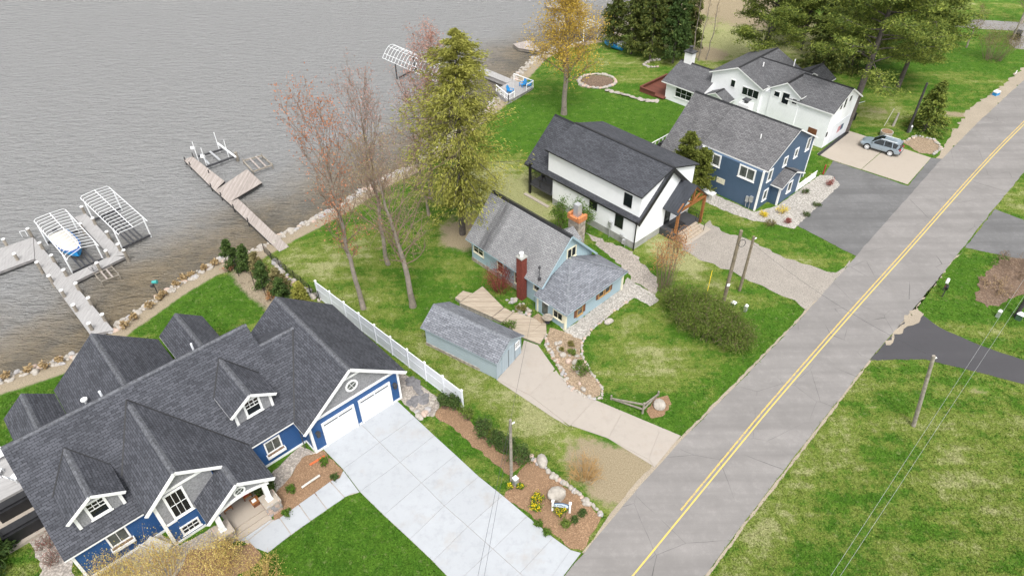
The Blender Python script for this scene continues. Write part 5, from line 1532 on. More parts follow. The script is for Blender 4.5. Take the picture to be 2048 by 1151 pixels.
# wooden dock
d2 = thing('plank_dock', 'weathered plank dock with a wide platform in mid lake', 'dock')
ZW = -.35
planks(d2, [(367, 319), (385, 313), (449, 362), (430, 381)], ZW, .16, M['oldwood'])
planks(d2, [(430, 380), (478, 398), (577, 493), (559, 503)], ZW, .16, M['oldwood']) if False else None
planks(d2, [(457, 405), (476, 397), (578, 493), (559, 503)], ZW, .16, M['oldwood'])
planks(d2, [(430, 381), (494, 338), (524, 365), (457, 405)], ZW - .002, .16, M['oldwood'])
for q in ([(367, 319), (385, 313), (449, 362), (430, 381)], [(457, 405), (476, 397), (578, 493), (559, 503)], [(430, 381), (494, 338), (524, 365), (457, 405)]):
    MB().prism(wq(q, ZW - .06), ZW - .35, ZW - .07).build('dock_frame', M['poledark'], d2)
for x, y in [(380, 330), (422, 373), (442, 391), (467, 415), (496, 442), (418, 346), (386, 312), (370, 320)]:
    p = P0(x, y, ZW); MB().cyl((p[0], p[1], -2.6), (p[0], p[1], .1), .07, .07, 7).build('post', M['poledark'], d2)
# open boat lift with guide posts
t = thing('cradle_lift', 'open boat cradle lift with four white guide posts at the plank dock', 'boat lift')
cc = lambda x, y: (350 + x / 4.112, 240 + y / 4.112)
q = [Vector(P0(*cc(*a), -.45)) for a in [(190, 300), (390, 240), (490, 300), (255, 385)]]
for a, b in ((q[0], q[1]), (q[3], q[2])): MB().bar(a, b, .22, .2).build('cross_beam', M['darkmetal'], t)
for k in (.12, .5): MB().bar(q[0].lerp(q[1], k) + Vector((0, 0, .2)), q[3].lerp(q[2], k) + Vector((0, 0, .2)), .25, .12).build('bunk', M['metal'], t)
MB().bar(Vector(P0(*cc(350, 190), .2)), Vector(P0(*cc(500, 305), .2)), .2, .14).build('bunk', M['alu'], t)
for (bx, by, tx, ty) in ((187, 315, 147, 155), (362, 235, 324, 95), (258, 365, 222, 220), (442, 300, 410, 162)):
    a = P0(*cc(bx, by), -.5); MB().cyl((a[0], a[1], -2.2), (a[0], a[1], 1.9), .05, .05, 7).build('guide_post', M['alu'], t)
for bx, by in ((148, 230), (230, 300)):
    a = P0(*cc(bx, by), .4); mb = MB(); mb.cyl((a[0] - .25, a[1], a[2]), (a[0] + .25, a[1], a[2]), .22, .22, 10); mb.build('winch_drum', M['white'], t)
a = P0(*cc(497, 268), .2); o = MB().cyl((a[0], a[1], -3), (a[0], a[1], .25), .2, .2, 10); tag(o.build('mooring_post', M['polegrey']), 'thick grey mooring post beside the cradle lift', 'post')
t = thing('wood_cradle', 'low wooden boat cradle in the water off the plank dock platform', 'boat lift')
q = [Vector(P0(*cc(*a), -.5)) for a in [(560, 335), (715, 293), (800, 370), (640, 425)]]
for a, b in zip(q, q[1:] + q[:1]): MB().bar(a, b, .16, .16).build('beam', M['polegrey'], t)
for k in (.35, .68): MB().bar(q[0].lerp(q[1], k) + Vector((0, 0, .12)), q[3].lerp(q[2], k) + Vector((0, 0, .12)), .2, .1).build('bunk', M['oldwood'], t)
for a in q: MB().cyl((a.x, a.y, -2.4), (a.x, a.y, -.2), .05, .05, 6).build('leg', M['polegrey'], t)

# far deck with blue chairs
d3 = thing('lake_deck', 'pale grey lakeside deck with white railings on the far lawn', 'deck')
planks(d3, [(990, 180), (1016, 203), (1066, 175), (1027, 160)], .15, .14, M['compo'])
MB().prism(wq([(990, 180), (1016, 203), (1066, 175), (1027, 160)], .08), -.6, .09).build('deck_frame', M['rock2'], d3)
planks(d3, [(1027, 160), (1014, 166), (950, 140), (962, 133)], .10, .14, M['compo'])
MB().prism(wq([(1027, 160), (1014, 166), (950, 140), (962, 133)], .04), -.6, .04).build('walkway_frame', M['rock2'], d3)
mb = MB()
def rail_px(mb, a, b, z0, h, n):
    A = Vector(P0(*a, z0)); B = Vector(P0(*b, z0)); mb.bar(A + Vector((0, 0, h)), B + Vector((0, 0, h)), .12, .08); mb.bar(A + Vector((0, 0, .3)), B + Vector((0, 0, .3)), .04, .05)
    for i in range(n + 1):
        p = A.lerp(B, i / n); mb.bar(p, p + Vector((0, 0, h + .06)), .12, .12)
for a, b, n in (((1028, 160), (1066, 174), 2), ((1066, 175), (1053, 182), 1), ((1017, 203), (993, 183), 3), ((1017, 203), (1029, 196), 1)):
    mb = MB(); rail_px(mb, a, b, .15, 1.0, n); mb.build('railing', M['white'], d3)


def adirondack(x, y, z, rot, label, mat='chairblue'):
    p = P0(x, y, z); t = thing('deck_chair', label, 'chair', tuple(p), rot, 'blue chairs on the lake deck')
    mb = MB(); mb.slab([(-.3, -.3, .40), (-.3, .3, .40), (.35, .3, .30), (.35, -.3, .30)][::-1], .05, 0, 0); mb.build('seat', M[mat], t)
    mb = MB()
    for k in range(5): v = -.28 + k * .14; mb.bar((.3, v, .28), (.62, v, 1.0 + .06 * (2 - abs(k - 2))), .11, .03)
    mb.build('backrest', M[mat], t)
    for s in (-1, 1):
        MB().box(-.4, .45, s * .38 - .07, s * .38 + .07, .56, .6).build('armrest', M[mat], t)
        MB().box(-.36, -.28, s * .36 - .04, s * .36 + .04, 0, .56).build('leg', M[mat], t); MB().box(.35, .43, s * .36 - .04, s * .36 + .04, 0, .56).build('leg', M[mat], t)


adirondack(1021, 186, .15, 2.6, 'blue slatted chair alone near the front corner of the lake deck')
adirondack(1045, 173, .15, .6, 'left blue slatted chair of the pair at the lake deck back railing')
adirondack(1056, 174, .15, .2, 'right blue slatted chair of the pair at the lake deck back railing')
# arched canopy lift behind the hemlock
t = thing('arched_boat_lift', 'boat lift with arched white canopy frame behind the tall hemlock', 'boat lift')
A0, A1, B0 = Vector(P0(765, 116, 1.5)), Vector(P0(846, 152, 1.5)), Vector(P0(806, 96, 1.5))
wv = B0 - A0; wv = wv.normalized() * 4.4; ax = (A1 - A0) * 1.3
arcp = lambda k, j: A0 + ax * k + wv * (j / 8) + Vector((0, 0, 1.45 * sin(pi * j / 8)))
for i in range(18):
    m = MB(); m.path([tuple(arcp(i / 17, j)) for j in range(9)], .035, 5); m.build('canopy_rib', M['alu'], t)
for j in (0, 1, 3, 5, 7, 8):
    MB().cyl(arcp(0, j), arcp(1, j), .035, .035, 5).build('canopy_rail', M['alu'], t)
for k in (.25, .95):
    for j in (0, 8): p = arcp(k, j); MB().cyl((p.x, p.y, -3), tuple(p), .1, .1, 7).build('leg', M['poledark'], t)
for k in (.3, .9): MB().bar(arcp(k, 0) - Vector((0, 0, 2.1)), arcp(k, 8) - Vector((0, 0, 2.1)), .2, .2).build('cross_beam', M['poledark'], t)
# far docks and lift frames behind the yellow tree
t = thing('far_dock', 'pale dock running out behind the yellow tree', 'dock')
planks(t, [(1026, 88), (1036, 96), (1085, 104), (1060, 80)], -.3, .16, M['oldwood'])
MB().prism(wq([(1026, 88), (1036, 96), (1085, 104), (1060, 80)], -.36), -.8, -.37).build('dock_frame', M['polegrey'], t)
lift_canopy('boat_lift', 'far boat lift frame seen through the yellow tree', [(1112, 40), (1150, 28), (1204, 50), (1176, 58)], [(1130, 30), (1190, 52)], 1.9, 2.2, 8)
t = thing('far_dock', 'low brown dock at the top edge beyond the yellow tree', 'dock')
planks(t, [(1090, 8), (1094, 14), (1168, 24), (1172, 17)], -.3, .16, M['oldwood'])
MB().prism(wq([(1090, 8), (1094, 14), (1168, 24), (1172, 17)], -.36), -.8, -.37).build('dock_frame', M['polegrey'], t)
# overturned boats on the far lawn
boat('rowboat', 'blue rowboat lying on the far lawn by the cedars', (1209, 86), (1244, 98), .35, 1.2, (M['chairblue'], M['chairblue']))
boat('skiff', 'white skiff lying behind the blue rowboat under the cedars', (1212, 78), (1248, 92), .55, 1.4, (M['white'], M['white']))
# ------------------------------------------------------------------ fences
wf = FB.thing('vinyl_fence', 'white vinyl privacy fence running from the garage corner to the lake', 'fence')
A = np.array([4.4, 11.15]); B = np.array([-16.0, 9.75]); n = 9
for i in range(n + 1):
    p = A + (B - A) * i / n
    o = MB().box(p[0] - .075, p[0] + .075, p[1] - .075, p[1] + .075, -.2, 2.2).build('post', M['vinyl'], wf)
    MB().prism([(p[0] - .1, p[1] - .1), (p[0] + .1, p[1] - .1), (p[0] + .1, p[1] + .1), (p[0] - .1, p[1] + .1)], 2.2, 2.28).build('post_cap', M['white'], o)
    if i < n:
        q = A + (B - A) * (i + 1) / n; mb = MB()
        mb.bar((*p, 1.1), (*q, 1.1), .04, 2.0); f = mb.build('panel', M['vinyl'], wf)
        mb = MB(); mb.bar((*p, 2.08), (*q, 2.08), .07, .12); mb.bar((*p, 1.2), (*q, 1.2), .065, .09); mb.bar((*p, .12), (*q, .12), .07, .14); mb.build('rail', M['vinyl'], f)
bf = thing('wire_fence', 'thin black wire fence along the lot line by the small conifers', 'fence')
pts = [P(x, y) for x, y in [(530, 505), (545, 522), (560, 535), (575, 548), (590, 560), (605, 572), (622, 588), (640, 602)]]
for p in pts: MB().cyl((p[0], p[1], p[2] - .2), (p[0], p[1], p[2] + 1.3), .035, .035, 6).build('post', M['black'], bf)
mb = MB()
for a, b in zip(pts, pts[1:]):
    for h in np.arange(.1, 1.3, .14): mb.cyl((a[0], a[1], a[2] + h), (b[0], b[1], b[2] + h), .010, .010, 4, caps=False)
    for k in np.arange(0.05, 1, .09):
        q = a + (b - a) * k; mb.cyl((q[0], q[1], q[2] + .1), (q[0], q[1], q[2] + 1.25), .008, .008, 4, caps=False)
o = mb.build('wire_mesh', M['black'], bf); o['kind'] = 'stuff'
for i, (x, y) in enumerate([(455, 528), (478, 552), (510, 572), (532, 592)]):
    p = P(x, y); tag(MB().cyl((p[0], p[1], p[2] - .1), (p[0], p[1], p[2] + 1.9), .035, .03, 6).build('garden_stake', M['black']),
        ['black stake left of the first small conifer', 'black stake in the soil below the first two conifers', 'black stake near the middle of the soil strip', 'black stake closest to the garage roof'][i], 'stake', 'black stakes among the small conifers')
# split rail fence
sf = thing('split_rail_fence', 'short grey split rail fence corner by the driveway', 'fence')
a, b, c = P(1222, 798), P(1285, 826), P(1316, 790)
for p, h in ((a, .5), (b, 1.3), (c, .5)): MB().cyl((p[0], p[1], -.1), (p[0], p[1], h), .09, .08, 7).build('post', M['polegrey'], sf)
for p, q, h in ((a, b, .3), (a, b, .9), (c, b, .3), (c, b, .9)): MB().bar((p[0], p[1], .12), (q[0], q[1], h + .2), .1, .12).build('rail', M['polegrey'], sf)


# ------------------------------------------------------------------ utility poles and wires
def pole(px, py, H, r, mat, label, lean=(0, 0)):
    p = P(px, py); t = thing('utility_pole', label, 'pole', tuple(p), 0, 'utility poles')
    MB().cyl((0, 0, -.5), (lean[0], lean[1], H), r, r * .78, 10).build('pole', M[mat], t)
    return t, np.array([p[0] + lean[0], p[1] + lean[1], H])


pa, TA = pole(1446, 606, 8.6, .19, 'polewood', 'tall brown wooden pole with a white tag beside the big hedge')
pb_, TB = pole(1479, 581, 6.6, .15, 'polewood', 'shorter dark wooden pole right beside the tall tagged pole')
pc, TC = pole(1829, 851, 7.7, .17, 'polegrey', 'leaning grey wooden pole alone in the right foreground lawn', (-1.3, .3))
pd, TD = pole(1023, 962, 7.2, .13, 'polegrey', 'slim grey wooden pole at the edge of the driveway bed')
pe, TE = pole(1815, 265, 7.0, .18, 'poledark', 'dark wooden pole in front of the small spruce')
pf, TF = pole(2031, 632, 8.2, .2, 'poledark', 'dark wooden pole at the right edge above the black driveway')
pg, TG = pole(2020, 88, 8.0, .16, 'polegrey', 'thin pale pole in the far right corner')
MB().box(-.14, .14, -.22, -.18, 2.3, 2.6).build('tag', M['white'], pa)
mb = MB()
for i in range(14):
    u, w = i * 2 * pi / 14, (i + 1) * 2 * pi / 14; mb.cyl((.3 + .3 * cos(u), -.15, 7.3 + .4 * sin(u)), (.3 + .3 * cos(w), -.15, 7.3 + .4 * sin(w)), .025, .025, 5)
mb.build('cable_coil', M['darkmetal'], pa)
for t, T in ((pc, (-1.3, .3, 7.6)), (pd, (0, 0, 7.0)), (pb_, (0, 0, 6.5))):
    MB().cyl((T[0] + .1, T[1], T[2] - .2), (T[0] + .28, T[1], T[2] - .05), .06, .06, 7).build('insulator', M['white'], t)


def wire(name, label, a, b, sag, r=.011, mat='darkmetal', cat='wire'):
    pts = [np.array(a) + (np.array(b) - np.array(a)) * k / 16 - np.array([0, 0, sag * 4 * (k / 16) * (1 - k / 16)]) for k in range(17)]
    tag(MB().path([tuple(p) for p in pts], r, 4).build(name, M[mat]), label, cat, 'overhead wires')


wire('power_line', 'overhead wire from the tall tagged pole across the road to the leaning pole', TA - [0, 0, .3], TC - [0, 0, .1], .8)
a1, b1 = P0(1661, 1151, 7.2), P0(2048, 558, 7.4); dv = (b1 - a1)
wire('power_line', 'left strand of the twin pale wires over the right lawn', a1 - dv * .5, b1 + dv * .3, .1, .0085, 'metal')
a2, b2 = P0(1680, 1151, 7.2), P0(2048, 592, 7.2); dv = (b2 - a2)
wire('power_line', 'right strand of the twin pale wires over the right lawn', a2 - dv * .5, b2 + dv * .3, .1, .0085, 'metal')
wire('power_line', 'thin wire from the driveway pole up to the cottage roof', TD, FC.w(-4.1, .7, 4.2), .3, .010)
e1 = P0(955, 1151, 6.5); wire('power_line', 'left thin wire from the driveway pole over the pale concrete', TD, TD + (e1 - TD) * 1.6, .15, .010)
e1 = P0(966, 1151, 6.3); wire('power_line', 'right thin wire from the driveway pole over the pale concrete', TD + [0.1, 0, -.3], TD + (e1 - TD) * 1.6, .15, .009)
p = P(1412, 594); tag(MB().cyl((p[0], p[1], 0), (p[0] + .35, p[1] + .9, 2.6), .035, .035, 6).build('guy_guard', plain('yellow_plastic', (.7, .5, .03), .5)), 'slanting yellow guy wire guard behind the hedge', 'guy guard')


# ------------------------------------------------------------------ utility boxes, mailboxes, signs
def pedestal(x, y, label, mat='metal', w=.28, h=.85):
    p = P(x, y); t = thing('utility_pedestal', label, 'utility box', tuple(p), radians(40), 'utility pedestals')
    MB().prism([(-w / 2, -w / 2), (w / 2, -w / 2), (w / 2, w / 2), (-w / 2, w / 2)], -.1, h * .82).build('body', M[mat], t)
    mb = MB(); a = w * .58
    for A_, B_ in zip([(-a, -a), (a, -a), (a, a), (-a, a)], [(a, -a), (a, a), (-a, a), (-a, -a)]): mb.face([(*A_, h * .82), (*B_, h * .82), (B_[0] * .5, B_[1] * .5, h), (A_[0] * .5, A_[1] * .5, h)])
    mb.face([(-a / 2, -a / 2, h), (a / 2, -a / 2, h), (a / 2, a / 2, h), (-a / 2, a / 2, h)]); mb.face([(-a, -a, h * .82), (-a, a, h * .82), (a, a, h * .82), (a, -a, h * .82)]); mb.build('lid', M['white'], t)


pedestal(1031, 968, 'grey utility pedestal at the foot of the driveway pole', 'metal', .34, 1.0)
pedestal(1490, 622, 'pale utility pedestal right of the hedge')
pedestal(1466, 612, 'small green utility box at the foot of the tall tagged pole', 'greenbox', .4, .6)
pedestal(1994, 633, 'pale green utility pedestal on the grass near the dark pole')
pedestal(2036, 638, 'dark green utility box beside the right edge pole', 'greenbox', .5, .8)
pedestal(1818, 264, 'pale utility pedestal at the foot of the dark pole by the spruce', 'metal', .35, 1.0)


def mailbox(x, y, label, top, rot):
    p = P(x, y); t = thing('mailbox', label, 'mailbox', tuple(p), rot, 'mailboxes by the road')
    MB().box(-.05, .05, -.05, .05, -.1, 1.05).build('post', M['poledark'], t)
    mb = MB(); n = 8; ring_ = [(-.14, 1.05), (.14, 1.05)] + [(.14 * cos(i * pi / n), 1.22 + .13 * sin(i * pi / n)) for i in range(n + 1)]
    f0 = [(-.28, a, b) for a, b in ring_]; f1 = [(.28, a, b) for a, b in ring_]
    mb.face(f0[::-1]); mb.face(f1)
    for i in range(len(ring_)): j = (i + 1) % len(ring_); mb.face([f0[i], f0[j], f1[j], f1[i]])
    mb.build('box', M[top], t); MB().box(-.1, -.06, .15, .17, 1.2, 1.42).build('flag', M['red'], t)


mailbox(1886, 580, 'white mailbox on a dark post beside the road', 'white', .9)
mailbox(1884, 593, 'black mailbox just in front of the white mailbox', 'black', .9)
p = P(1991, 190); t = thing('cooler_box', 'blue and white box standing on the far right lawn', 'box', tuple(p), .5)
MB().box(-.45, .45, -.3, .3, 0, .45).build('body', M['chairblue'], t); MB().box(-.48, .48, -.33, .33, .45, .6).build('lid', M['white'], t)
p = P(2029, 152); t = thing('yard_sign', 'small white yard sign near the far road edge', 'sign', tuple(p), .7)
MB().box(-.3, .3, -.015, .015, .35, .85).build('board', M['white'], t)
for s in (-.2, .2): MB().cyl((s, 0, -.1), (s, 0, .4), .012, .012, 5).build('stake', M['darkmetal'], t)
# driveway sign
p = P(1122, 1022); t = thing('house_sign', 'white and blue carved sign between two white posts in the mulch bed', 'sign', tuple(p), radians(-9))
for s in (-.62, .62):
    o = MB().box(s - .07, s + .07, -.07, .07, -.1, 1.15).build('post', M['white'], t); MB().box(s - .1, s + .1, -.1, .1, 1.15, 1.22).build('post_cap', M['white'], o)
mb = MB(); tp = [(-.55, .55)] + [(.55, .55)] + [(.55 - 1.1 * i / 10, .92 + .16 * sin(pi * i / 10)) for i in range(11)]
Wq = Wall('-v', 0); Wq.poly(mb, tp, -.03, .03); o = mb.build('board', M['navy'], t)
mb = MB(); tp2 = [(-.5, .6), (.5, .6)] + [(.5 - 1.0 * i / 10, .88 + .15 * sin(pi * i / 10)) for i in range(11)]; Wq.poly(mb, tp2, .0, .038); mb.build('panel', plain('pale_blue_paint', (.55, .66, .78), .5, .05), o)
mb = MB()
for a, b, c, d in ((-.3, .82, -.1, .9), (-.1, .9, .05, .84), (-.32, .78, -.24, .72), (.05, .72, .3, .76), (.22, .68, .3, .76), (-.15, .76, .12, .8)): mb.bar((a, -.043, b), (c, -.043, d), .01, .035)
mb.build('carved_motif', M['darkmetal'], o)
# birdhouse / fish mount at the shore
p = P(318, 592); t = thing('bird_feeder', 'teal bird feeder on a dark post at the boulder bank', 'bird feeder', tuple(p), 0)
MB().cyl((0, 0, -.3), (0, 0, 1.9), .05, .05, 6).build('post', M['poledark'], t); MB().box(-.35, -.1, -.12, .12, 1.3, 1.6).build('tray', M['darkmetal'], t)
mb = MB(); mb.cyl((-.05, 0, 1.9), (.45, 0, 1.95), .15, .2, 8); mb.build('house', M['teal'], t)
# generator and other items at the houses
p = FG.w(-5.3, -1.5); t = thing('generator', 'beige standby generator box beside the slate blue house', 'generator', tuple(p), FG.a)
MB().box(-.75, .75, -.4, .4, 0, .75).build('body', M['cream_cover'], t); MB().box(-.78, .78, -.43, .43, .75, .85).build('lid', M['white'], t); MB().box(-.4, .4, -.415, -.4, .2, .5).build('louvre', M['metal'], t)
p = FG.w(-15.4, 3.0, .56); t = thing('grill', 'covered black grill on the white-railed deck', 'grill', tuple(p), FG.a)
MB().box(-.4, .4, -.8, .8, 0, 1.0).build('cover', M['cover'], t); MB().prism([(-.3, -.6), (.3, -.6), (.3, .6), (-.3, .6)], 1.0, 1.2).build('hood', M['cover'], t)
p = FG.w(-14.6, 4.8, .56); t = thing('patio_umbrella', 'folded mauve umbrella and furniture cover on the white-railed deck', 'cover', tuple(p), FG.a)
mb = MB()
for (z0, z1, r0, r1) in ((0, .5, .7, .75), (.5, .9, .75, .5), (.9, 1.15, .5, .15)): mb.cyl((0, 0, z0), (0, 0, z1), r0, r1, 10)
mb.build('cover', plain('mauve_cover', (.36, .28, .34), .8), t)
p = FM.w(-14.8, 1.2, 1.46); t = thing('kettle_grill', 'small black grill on the raised black deck', 'grill', tuple(p), 0)
mb = MB(); mb.cyl((0, 0, .6), (0, 0, .85), .2, .33, 10); mb.cyl((0, 0, .85), (0, 0, 1.1), .33, .12, 10); mb.build('bowl', M['black'], t)
for i in range(3): MB().cyl((.12 * cos(i * 2.1), .12 * sin(i * 2.1), .65), (.35 * cos(i * 2.1), .35 * sin(i * 2.1), 0), .025, .025, 5).build('leg', M['black'], t)
for i, (u, v, w) in enumerate(((-10.3, -18.4, 1.1), (-8.0, -18.2, 1.5))):
    p = FB.w(u, v, .3); t = thing('covered_grill', ['black covered grill at the left end of the blue house terrace', 'long black covered kitchen by the left gable'][i], 'grill', tuple(p), FB.a)
    MB().box(-.5, .5, -w, w, 0, .95).build('cover', M['cover'], t); MB().prism([(-.3, -w * .9), (.3, -w * .9), (.3, w * .9), (-.3, w * .9)], .95, 1.1).build('hood', M['cover'], t)
for i, (u, v) in enumerate(((-15.6, -18.0), (-14.0, -18.6), (-12.6, -17.6))):
    p = FB.w(u, v, .81); t = thing('white_deck_chair', ['white deck chair nearest the lake at the frame edge', 'white deck chair in the middle of the side deck', 'white deck chair closest to the left wing roof'][i], 'chair', tuple(p), FB.a + i, 'white chairs on the side deck')
    MB().box(-.3, .35, -.3, .3, .35, .42).build('seat', M['white'], t); mb = MB(); mb.bar((-.3, 0, .4), (-.55, 0, 1.0), .6, .05); mb.build('backrest', M['white'], t)
    for a in (-.28, .32):
        for b in (-.28, .28): MB().box(a - .03, a + .03, b - .03, b + .03, 0, .36).build('leg', M['white'], t)
# porch furniture
for i, (u, v) in enumerate(((0.2, -7.3), (.2, -5.8))):
    p = FB.w(u, v, .42); t = thing('porch_chair', ['wooden porch chair with red cushion left of the steps', 'wooden porch chair with red cushion right of the steps'][i], 'chair', tuple(p), FB.a, 'porch chairs')
    MB().box(-.3, .3, -.3, .3, .3, .4).build('seat', M['pine_post'], t); MB().box(-.36, -.28, -.32, .32, .3, 1.0).build('backrest', M['pine_post'], t); MB().box(-.27, .2, -.25, .25, .41, .5).build('cushion', M['red'], t)
    for a in (-.28, .26):
        for b in (-.28, .28): MB().box(a - .03, a + .03, b - .03, b + .03, 0, .3).build('leg', M['shutter'], t)
p = FB.w(1.2, -5.6, .42); t = thing('porch_table', 'small wooden porch table with a magazine', 'table', tuple(p), FB.a)
MB().box(-.3, .3, -.3, .3, .4, .46).build('top', M['pine_post'], t); MB().box(-.24, .24, -.24, .24, .0, .4).build('base', M['shutter'], t); MB().box(-.15, .15, -.2, .1, .465, .48).build('magazine', M['white'], t)
p = FB.w(-.35, -12.1); t = thing('garden_bench', 'pale bench end behind the yellow bush under the blue wall', 'bench', tuple(p), FB.a + .5)
MB().box(-1.0, .9, -.45, .45, .05, .55).build('body', M['cream_cover'], t); MB().box(-1.0, .9, -.5, -.4, .55, .95).build('backrest', M['cream_cover'], t)

# cottage deck and steps
cdk = thing('cottage_deck', 'weathered timber deck stepping down beside the cottage', 'deck')
for q, z in (([(919, 605), (984, 633), (1007, 614), (965, 572)], .55), ([(985, 634), (1004, 643), (1026, 624), (1009, 615)], .38), ([(1005, 644), (1046, 674), (1092, 642), (1026, 624)], .22), ([(1046, 674), (1080, 687), (1093, 665), (1092, 643)], .2), ([(910, 595), (921, 602), (945, 586), (926, 581)], .36)):
    planks(cdk, q, z, .14, M['oldwood_y']); MB().prism(wq(q, z - .06), -.05, z - .06).build('deck_frame', M['oldwood'], cdk)
p = FC.w(-2.55, -.75, .25); tag(MB().box(-.6, .6, -.35, .35, 0, .02).build('door_mat', M['soil']), 'brown door mat in front of the cottage door', 'mat')
bpy.data.objects['door_mat'].name = 'porch_mat'
o = [x for x in bpy.data.objects if x.get('category') == 'mat'][0]; o.name = 'door_mat'; o.location = tuple(p); o.rotation_euler = (0, 0, FC.a)
p = FC.w(-1.7, -.6, .22); t = thing('round_table', 'small round stone-topped table by the cottage door', 'table', tuple(p), 0)
MB().cyl((0, 0, .6), (0, 0, .66), .5, .5, 16).build('top', M['stone'], t); MB().cyl((0, 0, 0), (0, 0, .6), .09, .07, 8).build('leg', M['darkmetal'], t); MB().cyl((0, 0, 0), (0, 0, .05), .25, .25, 10).build('foot', M['darkmetal'], t)
# white lattice gate fence beside the slate blue house
gf = FG.thing('picket_fence', 'white fence panels at the front corner of the slate blue house', 'fence')
for i in range(3):
    v = 7.3 + i * 1.5
    mb = MB(); mb.bar((1.2, v, .95), (1.2, v + 1.4, .95), .06, .1); mb.bar((1.2, v, .15), (1.2, v + 1.4, .15), .06, .1); mb.box(1.15, 1.27, v - .06, v + .06, -.1, 1.1); mb.build('panel_frame', M['white'], gf)
    for k in range(8): MB().box(1.185, 1.215, v + .15 + k * .16, v + .24 + k * .16, .2, .9).build('picket', M['white'], gf)
p = P(1646, 348); tag(MB().cyl((p[0], p[1], 0), (p[0], p[1], 1.3), .09, .07, 8).build('hydrant_post', M['red']), 'red post at the corner of the pebble bed and asphalt', 'post')
# planter and small things behind the car
p = P(1771, 272); t = thing('stone_planter', 'round stone planter behind the silver car', 'planter', tuple(p))
MB().cyl((0, 0, -.1), (0, 0, .7), .75, .8, 18).build('wall', M['rock'], t); MB().cyl((0, 0, .69), (0, 0, .72), .68, .68, 18).build('soil', M['mulch'], t)
p = P(1786, 252); tag(MB().cyl((p[0], p[1], -.1), (p[0] + .15, p[1], 1.9), .18, .12, 8).build('white_post', M['rock']), 'short weathered white post left of the dark pole', 'post')
p = P(1768, 252); tag(MB().cyl((p[0], p[1], -.1), (p[0] + 1.0, p[1] + .8, 2.2), .035, .03, 6).build('slanted_pole', M['cream_cover']), 'thin slanted pale pole behind the car', 'pole')
p = P(1702, 240); t = thing('trash_bin', 'black wheeled bin behind the white garage', 'bin', tuple(p), .4)
MB().box(-.35, .35, -.35, .35, .1, 1.0).build('body', M['cover'], t); MB().box(-.4, .4, -.4, .4, 1.0, 1.1).build('lid', M['cover'], t)
for s in (-.3, .3): MB().cyl((s - .05, .35, .12), (s + .05, .35, .12), .12, .12, 10).build('wheel', M['rubber'], t)
p = P(1708, 232); t = thing('blue_flag', 'blue flag on a white pole angled from the white garage', 'flag', (p[0], p[1], 1.6), .2)
MB().cyl((-1.6, 0, 0), (1.0, 0, .5), .03, .03, 6).build('flag_pole', M['white'], t); MB().slab([(.0, -.02, .3), (1.0, -.02, .5), (1.2, .5, .25), (.2, .5, .05)], .02, 0, 0).build('cloth', M['chairblue'], t)
p = P(2030, 78); t = thing('dumpster', 'dark trailer bin beside the far side road', 'bin', tuple(p), .9)
MB().box(-1.0, 1.0, -.6, .6, .3, 1.2).build('body', M['cover'], t); MB().box(-1.05, 1.05, -.65, .65, 1.2, 1.28).build('lid', M['cover'], t)
for s in (-.7, .7): MB().cyl((s, -.62, .28), (s, -.72, .28), .28, .28, 10).build('wheel', M['rubber'], t)
# driftwood in the mulch bed
p0, p1 = P(604, 976), P(640, 952); tag(MB().path([(p0[0], p0[1], .12), tuple((p0 + p1) / 2 + np.array([0.05, -.05, .25])), (p1[0], p1[1], .15)], .09, 7).build('driftwood', M['cream_cover']), 'bleached driftwood branch in the mulched walk corner', 'driftwood')
p0, p1 = P(620, 930), P(650, 912); tag(MB().bar((p0[0], p0[1], .08), (p1[0], p1[1], .08), .15, .06).build('orange_board', plain('orange_plastic', (.6, .13, .04), .6)), 'orange strip lying at the edge of the mulched walk corner', 'board')


